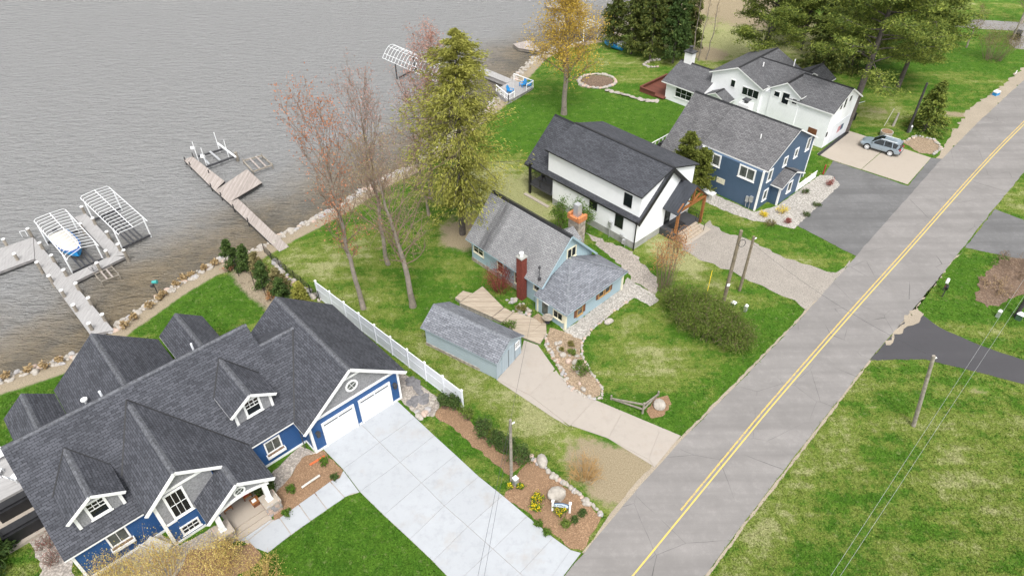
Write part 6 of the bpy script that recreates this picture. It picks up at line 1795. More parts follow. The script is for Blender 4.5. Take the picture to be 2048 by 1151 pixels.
# ------------------------------------------------------------------ silver SUV
def suv():
    a = FW.w(4.07, 3.95); b = FW.w(7.06, 4.36); d = a - b; ang = math.atan2(d[1], d[0]); mid = (a + b) / 2
    n = np.array([-sin(ang), cos(ang)]); side = 1 if (n @ np.array([cos(FW.a + pi / 2), sin(FW.a + pi / 2)])) > 0 else -1
    c = mid[:2] + n * side * .88
    t = thing('suv', 'silver blue SUV parked nose to the white house on the tan concrete', 'car', (c[0], c[1], .05), ang)
    S = 1.03; w = .965
    # lower body stations: x, sill z, shoulder z, half width sill, half width shoulder
    stt = [(-2.46, .55, .92, .72, .70), (-2.40, .42, 1.02, .86, .84), (-2.0, .36, 1.10, .95, .92), (-1.0, .34, 1.08, w, .93), (0, .34, 1.06, w, .93), (.9, .34, 1.04, w, .92), (1.3, .36, 1.03, .96, .88), (1.9, .38, .96, .93, .82), (2.28, .42, .84, .84, .72), (2.46, .5, .70, .62, .55)]
    mb = MB(); secs = []
    for x, z0, z1, w0, w1 in stt:
        zm = z0 + (z1 - z0) * .55
        secs.append([(x, -w0 * .92, z0), (x, -w0, z0 + .12), (x, -w0 * 1.0, zm), (x, -w1, z1 - .03), (x, -w1 * .9, z1), (x, w1 * .9, z1), (x, w1, z1 - .03), (x, w0, zm), (x, w0, z0 + .12), (x, w0 * .92, z0)])
    for A_, B_ in zip(secs, secs[1:]):
        for i in range(10): j = (i + 1) % 10; mb.face([A_[i], A_[j], B_[j], B_[i]])
    mb.face(secs[0][::-1]); mb.face(secs[-1]); mb.build('body', M['car'], t, True)
    # greenhouse
    gh_ = [(-2.38, 1.0, 1.02, .80, .78), (-2.12, 1.05, 1.62, .86, .66), (-1.5, 1.06, 1.72, .90, .68), (-.4, 1.05, 1.76, .90, .69), (.25, 1.04, 1.70, .90, .68), (1.15, 1.02, 1.06, .86, .80)]
    mb = MB(); gs = []
    for x, z0, z1, w0, w1 in gh_: gs.append([(x, -w0, z0), (x, -w1, z1), (x, w1, z1), (x, w0, z0)])
    for A_, B_ in zip(gs, gs[1:]):
        mb.face([A_[0], A_[1], B_[1], B_[0]]); mb.face([A_[2], A_[3], B_[3], B_[2]])
    mb.face([gs[0][0], gs[0][3], gs[1][3], gs[1][0]]) if False else None
    mb.face([gs[0][1], gs[1][1], gs[1][2], gs[0][2]]); mb.face([gs[4][1], gs[5][1], gs[5][2], gs[4][2]])
    mb.build('glass', M['glass'], t)
    mb = MB(); rf = [(g[1][0], g[1][1] * 1.02, g[1][2]) for g in gs[1:5]] + [(g[2][0], g[2][1] * 1.02, g[2][2]) for g in gs[1:5]][::-1]
    for i in range(3):
        A_, B_ = gs[1 + i], gs[2 + i]
        mb.face([(A_[1][0], A_[1][1] * 1.03, A_[1][2] + .01), (B_[1][0], B_[1][1] * 1.03, B_[1][2] + .01), (B_[2][0], B_[2][1] * 1.03, B_[2][2] + .01), (A_[2][0], A_[2][1] * 1.03, A_[2][2] + .01)])
    for s in (-1, 1):
        for i in range(1, 4):
            A_, B_ = gs[i], gs[i + 1]; k = 1 if s < 0 else 2
            mb.bar((A_[k][0], A_[k][1] * 1.02, A_[k][2]), (B_[k][0], B_[k][1] * 1.02, B_[k][2]), .07, .07)
        mb.bar((.27, s * .69, 1.70), (1.15, s * .86, 1.05), .07, .07); mb.bar((-2.1, s * .70, 1.58), (-1.98, s * .9, 1.06), .34, .05); mb.bar((-.35, s * .72, 1.72), (-.42, s * .925, 1.05), .06, .05); mb.bar((-1.3, s * .715, 1.70), (-1.42, s * .925, 1.06), .06, .05)
    mb.bar((-2.14, -.68, 1.66), (-2.14, .68, 1.66), .2, .06)
    mb.build('roof', M['car'], t)
    MB().box(-.15, .35, -.4, .4, 1.755, 1.772).build('sunroof', M['glass'], t)
    for s in (-1, 1):
        MB().bar((-1.8, s * .62, 1.78), (.1, s * .62, 1.80), .05, .05).build('roof_rail', M['alu'], t)
        mb = MB(); mb.box(.78, .95, s * .95 - .08, s * .95 + .12 * s, 1.08, 1.25); mb.build('mirror', M['car'], t)
        mb = MB(); mb.box(2.05, 2.36, s * .62 - .12, s * .62 + .12, .74, .86); mb.build('headlight', M['metal'], t)
        mb = MB(); mb.box(-2.47, -2.2, s * .66 - .2, s * .66 + .2, .9, 1.06); mb.build('tail_light', M['red'], t)
        for x in (-1.42, 1.42):
            MB().cyl((x, s * .90, .40), (x, s * .985, .40), .46, .44, 24).build('wheel_arch', M['black'], t)
            o = MB().cyl((x, s * .78, .37), (x, s * 1.0, .37), .38, .36, 24).build('wheel', M['rubber'], t)
            mb = MB(); mb.cyl((x, s * .99, .37), (x, s * 1.008, .37), .10, .09, 10)
            for k in range(10):
                u = k * pi / 5; mb.bar((x + .05 * cos(u), s * 1.006, .37 + .05 * sin(u)), (x + .26 * cos(u), s * 1.006, .37 + .26 * sin(u)), .02, .055)
            for k in range(24):
                u, v_ = k * pi / 12, (k + 1) * pi / 12; mb.cyl((x + .26 * cos(u), s * 1.004, .37 + .26 * sin(u)), (x + .26 * cos(v_), s * 1.004, .37 + .26 * sin(v_)), .025, .025, 5)
            mb.build('rim', M['alu'], o)
    MB().box(-2.52, -2.38, -.75, .75, .42, .6).build('rear_bumper', M['darkmetal'], t)
    MB().box(-2.495, -2.47, -.26, .26, .66, .8).build('number_plate', M['white'], t)


suv()
# ------------------------------------------------------------------ vegetation
def np_mesh(name, V, F, mat, parent=None):
    me = bpy.data.meshes.new(name)
    me.vertices.add(len(V)); me.vertices.foreach_set('co', np.asarray(V, np.float32).ravel())
    me.loops.add(F.size); me.loops.foreach_set('vertex_index', F.astype(np.int32).ravel())
    k = F.shape[1]
    me.polygons.add(len(F)); me.polygons.foreach_set('loop_start', np.arange(0, F.size, k)); me.polygons.foreach_set('loop_total', np.full(len(F), k))
    me.update(calc_edges=True); me.materials.append(mat)
    o = bpy.data.objects.new(name, me); COL.objects.link(o)
    if parent is not None: o.parent = parent
    return o


def tubes(segs, n=5):
    S = np.array([[*a, *b, r0, r1] for a, b, r0, r1 in segs]); a, b, r0, r1 = S[:, :3], S[:, 3:6], S[:, 6], S[:, 7]
    d = b - a; d /= np.linalg.norm(d, axis=1, keepdims=True) + 1e-9
    ref = np.where(np.abs(d[:, 2:3]) < .9, np.array([[0, 0, 1.]]), np.array([[1., 0, 0]]))
    u = np.cross(d, ref); u /= np.linalg.norm(u, axis=1, keepdims=True); w = np.cross(d, u)
    t = np.arange(n) * 2 * pi / n; c = np.cos(t)[None, :, None]; s = np.sin(t)[None, :, None]
    ring_ = u[:, None, :] * c + w[:, None, :] * s
    A = a[:, None] + ring_ * r0[:, None, None]; B = b[:, None] + ring_ * r1[:, None, None]
    V = np.concatenate([A, B], 1).reshape(-1, 3)
    i = np.arange(n); j = (i + 1) % n
    f = np.stack([i, j, n + j, n + i], 1)
    F = (np.arange(len(S)) * 2 * n)[:, None, None] + f[None]
    return V, F.reshape(-1, 4)


def leaves(P_, D, L, Wd, rg, bend=0.0):
    """one rhombus-like quad per point: centre P_, long axis D, length L, width Wd (arrays)"""
    n = len(P_); D = D / (np.linalg.norm(D, axis=1, keepdims=True) + 1e-9)
    R = rg.normal(size=(n, 3)); side = np.cross(D, R); side /= np.linalg.norm(side, axis=1, keepdims=True) + 1e-9
    L = np.broadcast_to(L, n)[:, None]; Wd = np.broadcast_to(Wd, n)[:, None]
    q = np.stack([P_ - D * L / 2, P_ + side * Wd / 2 - D * L * .05, P_ + D * L / 2 - np.array([0, 0, 1]) * L * bend, P_ - side * Wd / 2 - D * L * .05], 1)
    return q.reshape(-1, 3), np.arange(n * 4).reshape(n, 4)


def skeleton(rg, H, r, lean, start, nl, R, up=.55, prof=None, sub=6, twig=4, trunk_top=.96, limb_r=.2):
    segs_t, segs_b, tips = [], [], []
    n = 16; lean = np.array([lean[0], lean[1], 0.0]); wob = np.cumsum(rg.normal(0, .06, (n + 1, 2)), 0); wob[0] = 0
    T = [np.array([0, 0, -.3]) if i == 0 else lean * (i / n) ** 1.3 + np.array([wob[i, 0], wob[i, 1], H * trunk_top * i / n]) for i in range(n + 1)]
    rad = lambda t: r * (1 - t) ** .8 + .025 + (0.35 * r * math.exp(-t * H / .5))
    for i in range(n): segs_t.append((T[i], T[i + 1], rad(i / n), rad((i + 1) / n)))
    at = lambda t: T[min(n, int(t * n))] + (T[min(n, int(t * n) + 1)] - T[min(n, int(t * n))]) * (t * n - int(t * n))

    def grow(p, d, L, r0, k, level):
        q = p.copy(); dd = d / np.linalg.norm(d); pts = [q.copy()]
        for i in range(k):
            dd = dd + rg.normal(0, .13, 3) + np.array([0, 0, .10 * up]); dd /= np.linalg.norm(dd)
            nq = q + dd * L / k
            segs_b.append((q.copy(), nq.copy(), r0 * (1 - i / k * .75), r0 * (1 - (i + 1) / k * .75))); q = nq; pts.append(q.copy())
        if level == 3: tips.append((pts[-1], dd.copy())); tips.append((pts[len(pts) // 2], dd.copy())); return
        m = sub if level == 1 else twig
        for j in range(m):
            t = rg.uniform(.25, 1.0); i = min(k - 1, int(t * k)); b = pts[i] + (pts[i + 1] - pts[i]) * (t * k - i) if t < 1 else pts[-1]
            e = dd + rg.normal(0, .65, 3) + np.array([0, 0, .2 * up])
            grow(b, e, L * rg.uniform(.3, .5), max(.011, r0 * .45), 3 if level == 1 else 2, level + 1)
    for i in range(nl):
        t = start + (1 - start) * ((i + rg.uniform(0, 1)) / nl) * .98; az = i * 2.4 + rg.uniform(-.4, .4)
        pr = prof(t) if prof else (1 - ((t - start) / (1 - start)) * .65)
        L = R * pr * rg.uniform(.75, 1.2); upk = up * (.6 + .9 * t)
        grow(at(t), np.array([cos(az), sin(az), upk]), L, max(.018, rad(t) * limb_r * 1.6), 5, 1)
    return segs_t, segs_b, tips


def bare_tree(px, py, H, r, lean, start, nl, R, leafm, nleaf, label, seed, up=.7, size=.13, name='maple_tree', bark='bark', spread=.28, group='budding trees by the lake', prof=None, sub=6, twig=4):
    rg = np.random.default_rng(seed); p = P(px, py)
    t = thing(name, label, 'tree', tuple(p), 0, group)
    st_, sb, tips = skeleton(rg, H, r, lean, start, nl, R, up, prof, sub, twig)
    np_mesh('trunk', *tubes(st_, 9), M[bark], t); np_mesh('branches', *tubes(sb, 4), M['twig'] if bark == 'bark' else M[bark], t)
    tp = np.array([a for a, b in tips]); td = np.array([b for a, b in tips])
    k = rg.integers(0, len(tp), nleaf)
    V, F = leaves(tp[k] + rg.normal(0, spread, (nleaf, 3)), td[k] + rg.normal(0, .8, (nleaf, 3)), rg.uniform(.7, 1.4, nleaf) * size, rg.uniform(.5, 1.0, nleaf) * size, rg)
    np_mesh('crown', V, F, M[leafm], t)
    return t


def conifer(px, py, H, R, label, leafm, seed, n=9000, base=.05, droop=.35, L=.45, Wd=.16, shape=.85, name='conifer', r=None, lean=(0, 0), group=None, bark='pinebark', dens=1.0, cat='tree', gaps=0.0, loc=None, lens=(.6, 1.12), prof=None):
    """whorled boughs carrying sprays of needles"""
    rg = np.random.default_rng(seed); p = P(px, py) if loc is None else np.array(loc)
    t = thing(name, label, cat, tuple(p), 0, group); r = r or H * .016
    segs = [(np.array([lean[0] * i / 8, lean[1] * i / 8, -.3 if i == 0 else H * i / 8]), np.array([lean[0] * (i + 1) / 8, lean[1] * (i + 1) / 8, H * (i + 1) / 8]), r * (1 - i / 8.6), r * (1 - (i + 1) / 8.6)) for i in range(8)]
    np_mesh('trunk', *tubes(segs, 8), M[bark], t)
    nb = max(40, int(H * 16 * dens)); bs = []; Ps, Ds = [], []
    per = n // nb
    for i in range(nb):
        f = (i + rg.uniform(0, 1)) / nb; f = f ** .85; z = H * (base + (1 - base) * f)
        az = rg.uniform(0, 2 * pi); bl = R * (prof(f) if prof else (1 - f) ** shape) * rg.uniform(*lens) + .12
        if gaps and rg.random() < gaps: bl *= .45
        o = np.array([lean[0] * z / H, lean[1] * z / H, z]); d = np.array([cos(az), sin(az), .25 - droop * (1 - f) * 1.2])
        e = o + d * bl - np.array([0, 0, droop * bl * .25]); bs.append((o, e, max(.012, .05 * bl / R), .008))
        k = np.sqrt(rg.uniform(0.04, 1, per)); q = o + (e - o) * k[:, None] + rg.normal(0, 1, (per, 3)) * (np.array([.15, .15, .13]) * (bl * .5 + .35))
        Ps.append(q); dd = np.tile(d, (per, 1)) + rg.normal(0, .45, (per, 3)); dd[:, 2] -= droop * .8; Ds.append(dd)
    np_mesh('branches', *tubes(bs, 4), M[bark], t)
    Ps = np.concatenate(Ps); Ds = np.concatenate(Ds); m = len(Ps)
    V, F = leaves(Ps, Ds, rg.uniform(.6, 1.3, m) * L, rg.uniform(.6, 1.3, m) * Wd, rg, .15)
    np_mesh('crown', V, F, M[leafm], t)
    return t


def pine(px, py, H, r, R, label, seed, lean=(0, 0), start=.28, nl=34, name='pine_tree', leafm='lf_pine', per=170, cl=5, group='tall pines behind the white house'):
    rg = np.random.default_rng(seed); p = P(px, py); t = thing(name, label, 'tree', tuple(p), 0, group)
    n = 12; T = [np.array([lean[0] * i / n, lean[1] * i / n, -.3 if i == 0 else H * i / n]) for i in range(n + 1)]
    np_mesh('trunk', *tubes([(T[i], T[i + 1], r * (1 - i / n * .85), r * (1 - (i + 1) / n * .85)) for i in range(n)], 10), M['pinebark'], t)
    bs, Ps, Ds = [], [], []
    for i in range(nl):
        f = start + (1 - start) * (i + rg.uniform(0, 1)) / nl; z = H * f * .98; az = i * 2.4 + rg.uniform(-.5, .5)
        bl = R * (1.0 - .75 * ((f - start) / (1 - start)) ** 1.3) * rg.uniform(.65, 1.15)
        q = np.array([lean[0] * f, lean[1] * f, z]); d = np.array([cos(az), sin(az), .12 + .25 * f])
        for k in range(5):
            d = d + rg.normal(0, .12, 3); d[2] += .03; d /= np.linalg.norm(d); e = q + d * bl / 5; bs.append((q.copy(), e.copy(), .11 * (1 - k / 6), .11 * (1 - (k + 1) / 6))); q = e
            if k >= 1:
                for _ in range(cl if k > 2 else 2):
                    c = q + rg.normal(0, 1, 3) * np.array([.75, .75, .25]) * (.6 + bl * .08); m = per // 2
                    Ps.append(c + rg.normal(0, 1, (m, 3)) * np.array([.5, .5, .17])); dd = rg.normal(0, 1, (m, 3)); dd[:, 2] = np.abs(dd[:, 2]) * .7; Ds.append(dd)
                    bs.append((q.copy(), c.copy(), .03, .012))
    np_mesh('branches', *tubes(bs, 5), M['pinebark'], t)
    Ps = np.concatenate(Ps); Ds = np.concatenate(Ds); m = len(Ps)
    V, F = leaves(Ps, Ds, rg.uniform(.26, .5, m), rg.uniform(.09, .16, m), rg)
    np_mesh('crown', V, F, M[leafm], t); return t


def shrub(px, py, H, R, label, leafm, seed, n=900, size=.12, nst=14, name='shrub', cat='shrub', bark='twig', group=None, loc=None, shape='dome', spread=.9, flower=None, ry=None, rot=0.0, hv=(.8, 1.08)):
    rg = np.random.default_rng(seed); p = P(px, py) if loc is None else np.array(loc); t = thing(name, label, cat, tuple(p), rot, group); ry = ry or R
    segs, tips = [], []
    for i in range(nst):
        az = rg.uniform(0, 2 * pi); rad = math.sqrt(rg.random()); b = np.array([cos(az) * R * .35 * rad, sin(az) * ry * .35 * rad, -.05])
        if ry > R * 1.5: b = np.array([cos(az) * R * .8 * rad, sin(az) * ry * .8 * rad, -.05])
        e = np.array([cos(az) * R * rad * spread, sin(az) * ry * rad * spread, H * (1 - .35 * rad ** 2) * rg.uniform(*hv)]); mpt = b * .45 + e * .55 + rg.normal(0, .05 * R, 3)
        segs += [(b, mpt, .022, .016), (mpt, e, .016, .007)]
        for _ in range(5):
            k = rg.uniform(.3, 1); q = mpt + (e - mpt) * k; w = q + rg.normal(0, .22 * min(R, H), 3) + np.array([0, 0, .12 * H]); segs.append((q, w, .010, .005)); tips.append(w); tips.append((q + w) / 2)
        tips.append(e)
    np_mesh('stems', *tubes(segs, 4), M[bark], t)
    tips = np.array(tips); k = rg.integers(0, len(tips), n); q = tips[k] + rg.normal(0, .13 * min(R, H) + .02, (n, 3)); q[:, 2] = np.maximum(q[:, 2], .04)
    V, F = leaves(q, rg.normal(0, 1, (n, 3)) + np.array([0, 0, .4]), rg.uniform(.7, 1.3, n) * size, rg.uniform(.4, .8, n) * size, rg)
    np_mesh('foliage', V, F, M[leafm], t)['kind'] = 'stuff'
    if flower:
        m, fm, fs = flower; k = rg.integers(0, len(tips), m); q = tips[k] + rg.normal(0, .1 * R, (m, 3)); q[:, 2] = np.abs(q[:, 2]) + .1
        V, F = leaves(q, rg.normal(0, 1, (m, 3)), fs, fs * .8, rg); np_mesh('flowers', V, F, M[fm], t)['kind'] = 'stuff'
    return t


# the three budding trees on the cottage lawn and the one behind
narrow = lambda t: .55 + .75 * sin(pi * min(1, max(0, (t - .3) / .75)))
bare_tree(727, 617, 19.5, .22, (-1.0, .2), .30, 32, 4.2, 'lf_red', 2300, 'slender budding maple nearest the blue house with rust-red tips', 21, 1.3, .15, prof=narrow)
bare_tree(777, 528, 18.8, .2, (-.6, .3), .34, 36, 3.6, 'lf_pink', 2000, 'middle budding maple of the lawn, pinkish and closest to the shore', 22, 1.25, .13, prof=narrow)
bare_tree(826, 612, 15.8, .28, (-1.6, .2), .33, 40, 4.8, 'lf_tantwig', 3000, 'budding tree nearest the shed with tan twigs and thick trunk', 23, .95, .11, prof=narrow)
bare_tree(862, 395, 18.5, .28, (1.2, 1.0), .30, 46, 6.2, 'lf_pink', 5500, 'wide pink budding maple half hidden behind the hemlock', 24, .8, .15)
bare_tree(858, 430, 8.5, .14, (-.8, .3), .25, 26, 3.4, 'lf_pink', 1000, 'small pinkish understorey tree at the foot of the hemlock', 29, .6, .13)
bare_tree(1128, 228, 19.5, .36, (-.6, .2), .24, 46, 5.6, 'lf_yellow', 20000, 'tall spring-yellow tree on the far green lawn', 25, .8, .18, name='yellow_tree', spread=.55)
# hemlock
hem = conifer(925, 468, 22.3, 5.9, 'tall olive-green hemlock in the middle of the lake side lawn', 'lf_hemlock', 31, 40000, .15, .28, .36, .10, .62, 'hemlock_tree', .36, (.6, 0), gaps=.38, dens=1.0, lens=(.4, 1.25), prof=lambda f: (.55 + .5 * min(1, f / .3)) * min(1, (1 - f) / .6) ** .75 + .03)
# cedars at the top
for i, (x, y, H, R, lab, mt) in enumerate(((1225, 92, 12, 2.2, 'leftmost dark cedar beside the overturned boats', 'lf_cedar'), (1262, 108, 13, 2.4, 'second dark cedar from the left, above the rowboats', 'lf_cedar'), (1300, 118, 14, 2.6, 'tall dark cedar in the middle of the cedar row', 'lf_cedar'), (1345, 126, 13.5, 2.7, 'broad cedar with bright green skirt at the right of the row', 'lf_spruce'), (1282, 96, 14, 2.3, 'dark cedar standing behind the middle of the row', 'lf_cedar'), (1375, 104, 12, 2.0, 'dark cedar at the right end behind the white house chimney', 'lf_cedar'), (1325, 98, 15, 2.4, 'tall cedar behind the bright green one', 'lf_cedar'))):
    conifer(x, y, H, R, lab, mt, 40 + i, 9000, .10, .30, .46, .2, .5, 'cedar_tree', .2, group='cedar row at the far lawn', dens=.8)
# pines and the dark mass behind the white house
pine(1512, 152, 21, .52, 6.2, 'big pine behind the white house with thick bare trunk', 51, (2.0, .5), .22, 34)
pine(1690, 262, 25, .5, 7.2, 'largest pine rising beside the white garage', 52, (2.2, 2.5), .36, 46)
pine(1745, 120, 17, .34, 5.2, 'pine behind the largest one, towards the far lawn', 53, (.5, .5), .2, 34)
pine(1830, 105, 15, .3, 5.0, 'rightmost pine with low sweeping boughs', 54, (1.0, 0), .16, 34)
pine(1795, 175, 19, .36, 5.6, 'pine between the largest one and the small spruce', 66, (1.2, .6), .22, 38)
pine(1600, 100, 17, .34, 5.0, 'dark pine between the two thick trunks', 55, (.3, .3), .15, 36)
conifer(1640, 150, 14, 3.6, 'dark bushy conifer right behind the white house roof', 'lf_cedar', 56, 13000, .05, .3, .5, .22, .55, 'dark_conifer', .25)
conifer(1700, 135, 13, 3.6, 'dark bushy conifer beside the largest pine trunk', 'lf_cedar', 57, 12000, .05, .3, .5, .22, .55, 'dark_conifer', .25)
conifer(1578, 62, 14, 3.6, 'dark conifer at the top behind the white house ridge', 'lf_cedar', 58, 10000, .05, .3, .5, .22, .55, 'dark_conifer', .25)
conifer(1848, 262, 7.0, 2.7, 'small spruce behind the dark pole', 'lf_pine', 59, 8000, .04, .32, .4, .15, .7, 'spruce_tree', .12)
# arborvitae between the houses
conifer(1361, 393, 8.3, 2.3, 'yellow-green arborvitae between the modern and the slate blue house', 'lf_arbor', 61, 16000, .03, .05, .3, .13, .5, 'arborvitae', .14)
conifer(1396, 388, 6.0, 1.7, 'smaller arborvitae pressed against the slate blue wall', 'lf_arbor', 62, 9000, .03, .05, .3, .13, .5, 'arborvitae', .12)
# small conifers at the shore fence
for i, (x, y, H, R, mt, lab) in enumerate(((467, 533, 3.4, 1.15, 'lf_spruce', 'green conifer at the lake end of the small conifer row'), (497, 540, 3.2, 1.05, 'lf_spruce', 'second green conifer from the lake in the row'), (521, 552, 3.0, 1.0, 'lf_tan', 'bronzed conifer third from the lake'), (532, 574, 3.2, 1.05, 'lf_spruce', 'green conifer in the middle of the row'), (562, 584, 3.0, 1.1, 'lf_tan', 'bronzed conifer fifth from the lake'), (566, 602, 2.8, 1.1, 'lf_spruce', 'green conifer just above the garage ridge'), (603, 606, 2.6, 1.0, 'lf_hemlock', 'yellowish conifer at the garage end of the row'))):
    conifer(x, y, H, R, lab, mt, 70 + i, 3200, .02, .1, .26, .11, .75, 'young_conifer', .06, group='row of small conifers at the wire fence')
# shrubs along the driveway
for i, (x, y, H, R, lab) in enumerate(((889, 815, 1.5, .55, 'dark green shrub against the fence end'), (908, 818, 1.4, .6, 'green shrub right beside the last fence post'), (934, 838, 1.4, .6, 'sparse shrub below the fence end'), (967, 872, 1.7, .75, 'dense dark shrub midway along the driveway strip'), (993, 890, 1.3, .7, 'looser shrub left of the slim pole'), (1012, 902, 1.4, .8, 'shrub behind the slim pole'), (1040, 925, 1.7, .85, 'round dark shrub right of the slim pole'))):
    shrub(x, y, H, R, lab, 'lf_spruce' if i != 2 else 'lf_bush', 90 + i, 1300 if i != 2 else 500, .15, 16, group='shrubs beside the driveway')
# big hedge mass
shrub(1412, 655, 2.3, 2.4, 'big twiggy green-brown hedge mass on the front lawn', 'lf_bush', 101, 38000, .12, 170, 'hedge', 'hedge', ry=4.9, rot=radians(40), hv=(.6, 1.15), flower=(3500, 'lf_brown', .10))
shrub(1330, 580, 7.0, 1.9, 'tall orange-budding bush in front of the modern house', 'lf_orange', 102, 2600, .12, 34, 'budding_bush', 'bush', spread=.85)
shrub(1002, 580, 2.6, 1.9, 'red twig shrub against the cottage wall', 'lf_redtwig', 103, 1500, .09, 60, 'red_twig_shrub', bark='brick')
shrub(1120, 470, 4.2, 1.2, 'green shrub behind the cottage roof left of the stone chimney', 'lf_green', 104, 1600, .16, 18, name='leafy_shrub')
shrub(1160, 470, 4.0, 1.3, 'green shrub behind the cottage roof right of the stone chimney', 'lf_green', 105, 2200, .16, 22, name='leafy_shrub')
for i, (x, y, H, R, n, lab) in enumerate(((440, 1140, 2.2, 2.1, 2600, 'pale yellow bush left of the porch pillar'), (330, 1160, 2.6, 2.4, 3000, 'pale yellow bush in the middle of the lower edge'), (230, 1185, 2.4, 2.0, 2400, 'pale yellow bush at the lower left'), (525, 1165, 1.6, 1.5, 1200, 'sparse yellow bush at the walk end'))):
    shrub(x, y, H, R, lab, 'lf_forsythia', 110 + i, int(n * 1.5), .085, 44, 'forsythia', bark='tanwood', group='yellow bushes along the lower edge')
shrub(465, 1098, 1.0, .9, 'green and yellow shrub beside the porch pillar', 'lf_olive', 115, 500, .1, 16)
shrub(535, 985, 1.3, .8, 'dark evergreen shrub at the porch corner', 'lf_spruce', 116, 1000, .14, 14)
conifer(-8, 1125, 3.4, 1.6, 'dark evergreen at the lower left corner', 'lf_spruce', 117, 5000, .02, .1, .3, .12, .7, 'young_conifer', .08)
for i, (x, y) in enumerate(((95, 1090), (110, 1120), (80, 1045))):
    shrub(x, y, .8, .8, ['brown leafless shrub below the left gable eave', 'brown leafless shrub at the lower left pebble strip', 'brown leafless shrub at the upper left pebble strip'][i], 'lf_redtwig', 118 + i, 260, .07, 26, bark='twig', group='leafless shrubs in the pebble strip')
# rock garden and bed plants
for i, (x, y, s, mt, lab) in enumerate(((1162, 752, .85, 'lf_green', 'round green bush in the rock garden'), (1143, 690, .3, 'lf_olive', 'small yellow-green cushion plant near the cottage corner'), (1122, 702, .26, 'lf_olive', 'small yellow-green cushion beside the driveway stones'), (1142, 708, .4, 'lf_bush', 'brown-green cushion in the middle of the rock garden'), (1158, 727, .32, 'lf_green', 'small green tuft low in the rock garden'), (1042, 622, .5, 'lf_olive', 'yellowish plant in the dry pond'), (1018, 655, .7, 'lf_green', 'green plant between shed roof and deck'), (1095, 1066, .28, 'lf_green', 'small green tuft at the drive edge below the sign'), (1076, 1048, .3, 'lf_green', 'green tuft near the driveway joint'), (1130, 1052, .4, 'lf_bush', 'grey-green plant right below the sign'), (1165, 1028, .3, 'lf_spruce', 'dark tuft right of the sign'), (1150, 1040, .3, 'lf_spruce', 'dark tuft low right of the sign'), (648, 927, .35, 'lf_green', 'green tuft near the garage corner'), (670, 957, .32, 'lf_spruce', 'dark round tuft at the walk bend'), (583, 980, .35, 'lf_green', 'green tuft in the pebbles by the walk'), (575, 1027, .35, 'lf_green', 'green tuft near the porch end of the bed'))):
    shrub(x, y, s * 1.1, s, lab, mt, 130 + i, 420, .1 + .06 * s, 10, 'garden_plant', 'plant', group='small bed plants')
for i, (x, y, lab) in enumerate(((1075, 1000, 'tall clump of yellow daffodils left of the sign'), (1073, 1016, 'second clump of yellow daffodils left of the sign'), (1121, 1027, 'yellow daffodils under the sign board'), (1019, 975, 'yellow flowers left of the pole foot'), (1041, 974, 'yellow flowers right of the utility pedestal'))):
    s = .55 if i < 3 else .32
    shrub(x, y, s, s * .8, lab, 'lf_green', 150 + i, 260, .14, 12, 'daffodils', 'flowers', group='yellow flower clumps', flower=(170 if i < 3 else 70, 'lf_bloom', .1))
for i, (x, y, s, mt, lab) in enumerate(((1525, 432, .5, 'lf_bloom', 'small orange-yellow bush at the slate blue corner'), (1563, 426, .75, 'lf_bloom', 'bright yellow bush in the white pebbles'), (1610, 388, .5, 'lf_spruce', 'dark tuft beside the bay wall'), (1633, 412, .45, 'lf_spruce', 'dark tuft near the asphalt edge'), (1610, 432, .45, 'lf_spruce', 'dark round tuft low in the white pebbles'), (1540, 450, .6, 'lf_olive', 'twiggy plant in front of the yellow bush'), (1575, 445, .4, 'lf_redtwig', 'reddish twiggy plant at the pebble tip'), (1660, 370, .6, 'lf_redtwig', 'reddish twiggy plant at the asphalt corner'))):
    shrub(x, y, s, s, lab, mt, 160 + i, 450, .1, 12, 'garden_plant', 'plant', group='plants in the white pebble bed')
ORD = 'first second third fourth fifth sixth seventh eighth ninth tenth eleventh twelfth thirteenth fourteenth'.split()
tufts = [(15, 755), (60, 742), (90, 735), (120, 725), (250, 655), (270, 640), (300, 615), (320, 600), (330, 592), (355, 572), (370, 560), (385, 552), (410, 540), (432, 530)]
for i, d in enumerate(tufts):
    shrub(d[0], d[1], .6, .35, ORD[i] + ' dry grass tuft from the left along the boulder bank', 'lf_drygrass', 180 + i, 160, .28, 10, 'grass_tuft', 'grass', group='dry grass tufts behind the boulders')
shrub(458, 541, .6, .6, 'small red-leaved plant at the lawn tip by the conifers', 'lf_red', 199, 250, .09, 10)
shrub(546, 598, .7, .6, 'orange bush beside the garage ridge', 'lf_orange', 200, 350, .1, 12)
# far right
shrub(1983, 120, 5.0, 3.4, 'olive twiggy bush on the far right lawn', 'lf_olive', 201, 3000, .13, 60, 'willow_bush', 'bush')
bare_tree(1932, 95, 6.5, .1, (.2, 0), .25, 18, 2.4, 'lf_olive', 700, 'small thin tree left of the olive bush', 202, .8, .12, name='young_tree', group='thin trees at the far right')
bare_tree(2042, 48, 9, .2, (.5, 0), .2, 24, 3.5, 'lf_tantwig', 900, 'bare tree in the top right corner', 203, .8, .12, name='young_tree', group='thin trees at the far right')
for i, (x, y) in enumerate(((1385, 118), (1398, 121), (1412, 119))):
    bare_tree(x, y, 12 - i, .07, (.3, 0), .4, 9, 1.5, 'lf_tantwig', 120, ['left', 'middle', 'right'][i] + ' one of three thin bare saplings behind the low white wing', 210 + i, 1.2, .1, name='sapling', group='bare saplings', sub=4, twig=3)
shrub(1168, 955, 1.7, 1.5, 'pale leafless bush behind the stone row', 'lf_drygrass', 220, 120, .07, 70, 'bare_bush', 'bush', bark='tanwood')
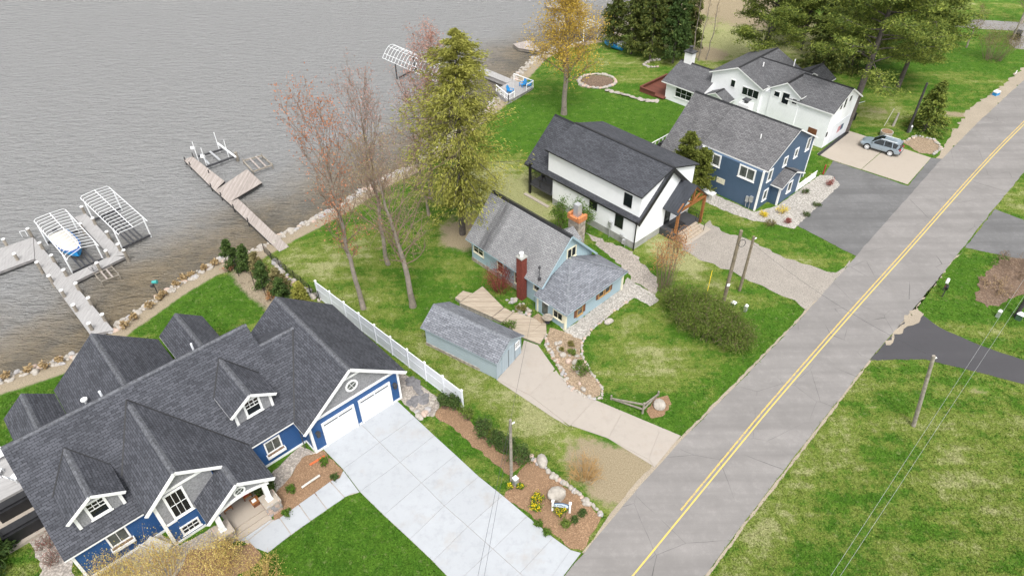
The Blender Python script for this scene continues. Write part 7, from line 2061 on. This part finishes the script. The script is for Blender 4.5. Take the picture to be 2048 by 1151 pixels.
# scattered fallen twigs and leaves in the brush bed
shrub(2040, 540, .8, 3.0, 'heap of dry brush on the mulch across the road', 'lf_brown', 221, 900, .12, 60, 'brush_pile', 'brush')
shrub(1995, 575, .5, 2.0, 'low scatter of brown brush near the mailboxes side', 'lf_drygrass', 222, 500, .12, 40, 'brush_pile', 'brush')

# ------------------------------------------------------------------ grass blades: fine tufts that roughen the lawns and their edges
def inside(poly, X, Y):
    r = np.zeros(X.shape, bool); n = len(poly); j = n - 1
    for i in range(n):
        (xi, yi), (xj, yj) = poly[i], poly[j]
        c = ((yi > Y) != (yj > Y)) & (X < (xj - xi) * (Y - yi) / (yj - yi + 1e-12) + xi); r ^= c; j = i
    return r


def lawn_tufts(n):
    rg = np.random.default_rng(5)
    # denser towards the camera: sample in the picture, drop on to the terrain
    px = rg.uniform(-40, 2090, n); py = rg.uniform(10, 1190, n)
    d = (px - 1024)[:, None] / FPX * _r - (py - 575.5)[:, None] / FPX * _u + _f
    X, Y = d[:, 0] * (-CAM_H / d[:, 2]), d[:, 1] * (-CAM_H / d[:, 2])
    k = shore_d(X, Y) > 3.2; X, Y = X[k], Y[k]
    ok = np.ones(len(X), bool)
    for g_ in GRASSFREE:
        bb = (X > g_[:, 0].min()) & (X < g_[:, 0].max()) & (Y > g_[:, 1].min()) & (Y < g_[:, 1].max()) & ok
        i = np.nonzero(bb)[0]
        if len(i): ok[i[inside(g_ + (g_.mean(0) - g_) * .004, X[i], Y[i])]] = False
    for fr, rects in ((FB, ((-17.4, 0, -16.4, 8.2), (-1, 2.8, -11.2, -4.2), (-17, -7, -20, -16))), (FC, ((-14, 0, 0, 8.2),)), (FM, ((-16, 3.3, 0, 9.6),)), (FG, ((-16.6, 1.2, 0, 11),)), (FW, ((-23.4, 0, -2.4, 8),)), (FS, ((-7.8, 0, 0, 3.7),))):
        c_, s_ = cos(fr.a), sin(fr.a); dx, dy = X - fr.o[0], Y - fr.o[1]; U, V_ = dx * c_ + dy * s_, -dx * s_ + dy * c_
        for u0, u1, v0, v1 in rects: ok &= ~((U > u0) & (U < u1) & (V_ > v0) & (V_ < v1))
    ok &= ~(ground_zone(X, Y)[..., 1] > .33)
    X, Y = X[ok], Y[ok]; m = len(X); Z = zt(X, Y)
    az = rg.uniform(0, 2 * pi, m); w = rg.uniform(.05, .11, m); h = rg.uniform(.03, .085, m); le = rg.normal(0, .06, (m, 2))
    a = np.stack([X - np.cos(az) * w, Y - np.sin(az) * w, Z - .01], 1); b = np.stack([X + np.cos(az) * w, Y + np.sin(az) * w, Z - .01], 1); c = np.stack([X + le[:, 0], Y + le[:, 1], Z + h], 1)
    V = np.stack([a, b, c], 1).reshape(-1, 3)
    o = np_mesh('lawn_grass', V, np.arange(m * 3).reshape(m, 3), M['grass'])
    col = ground_zone(X, Y); col = np.repeat(col, 3, 0)
    at_ = o.data.color_attributes.new('zone', 'FLOAT_COLOR', 'POINT'); at_.data.foreach_set('color', col.reshape(-1))
    tag(o, 'short tufted grass blades covering the lawns', 'grass', kind='stuff')


lawn_tufts(520000)
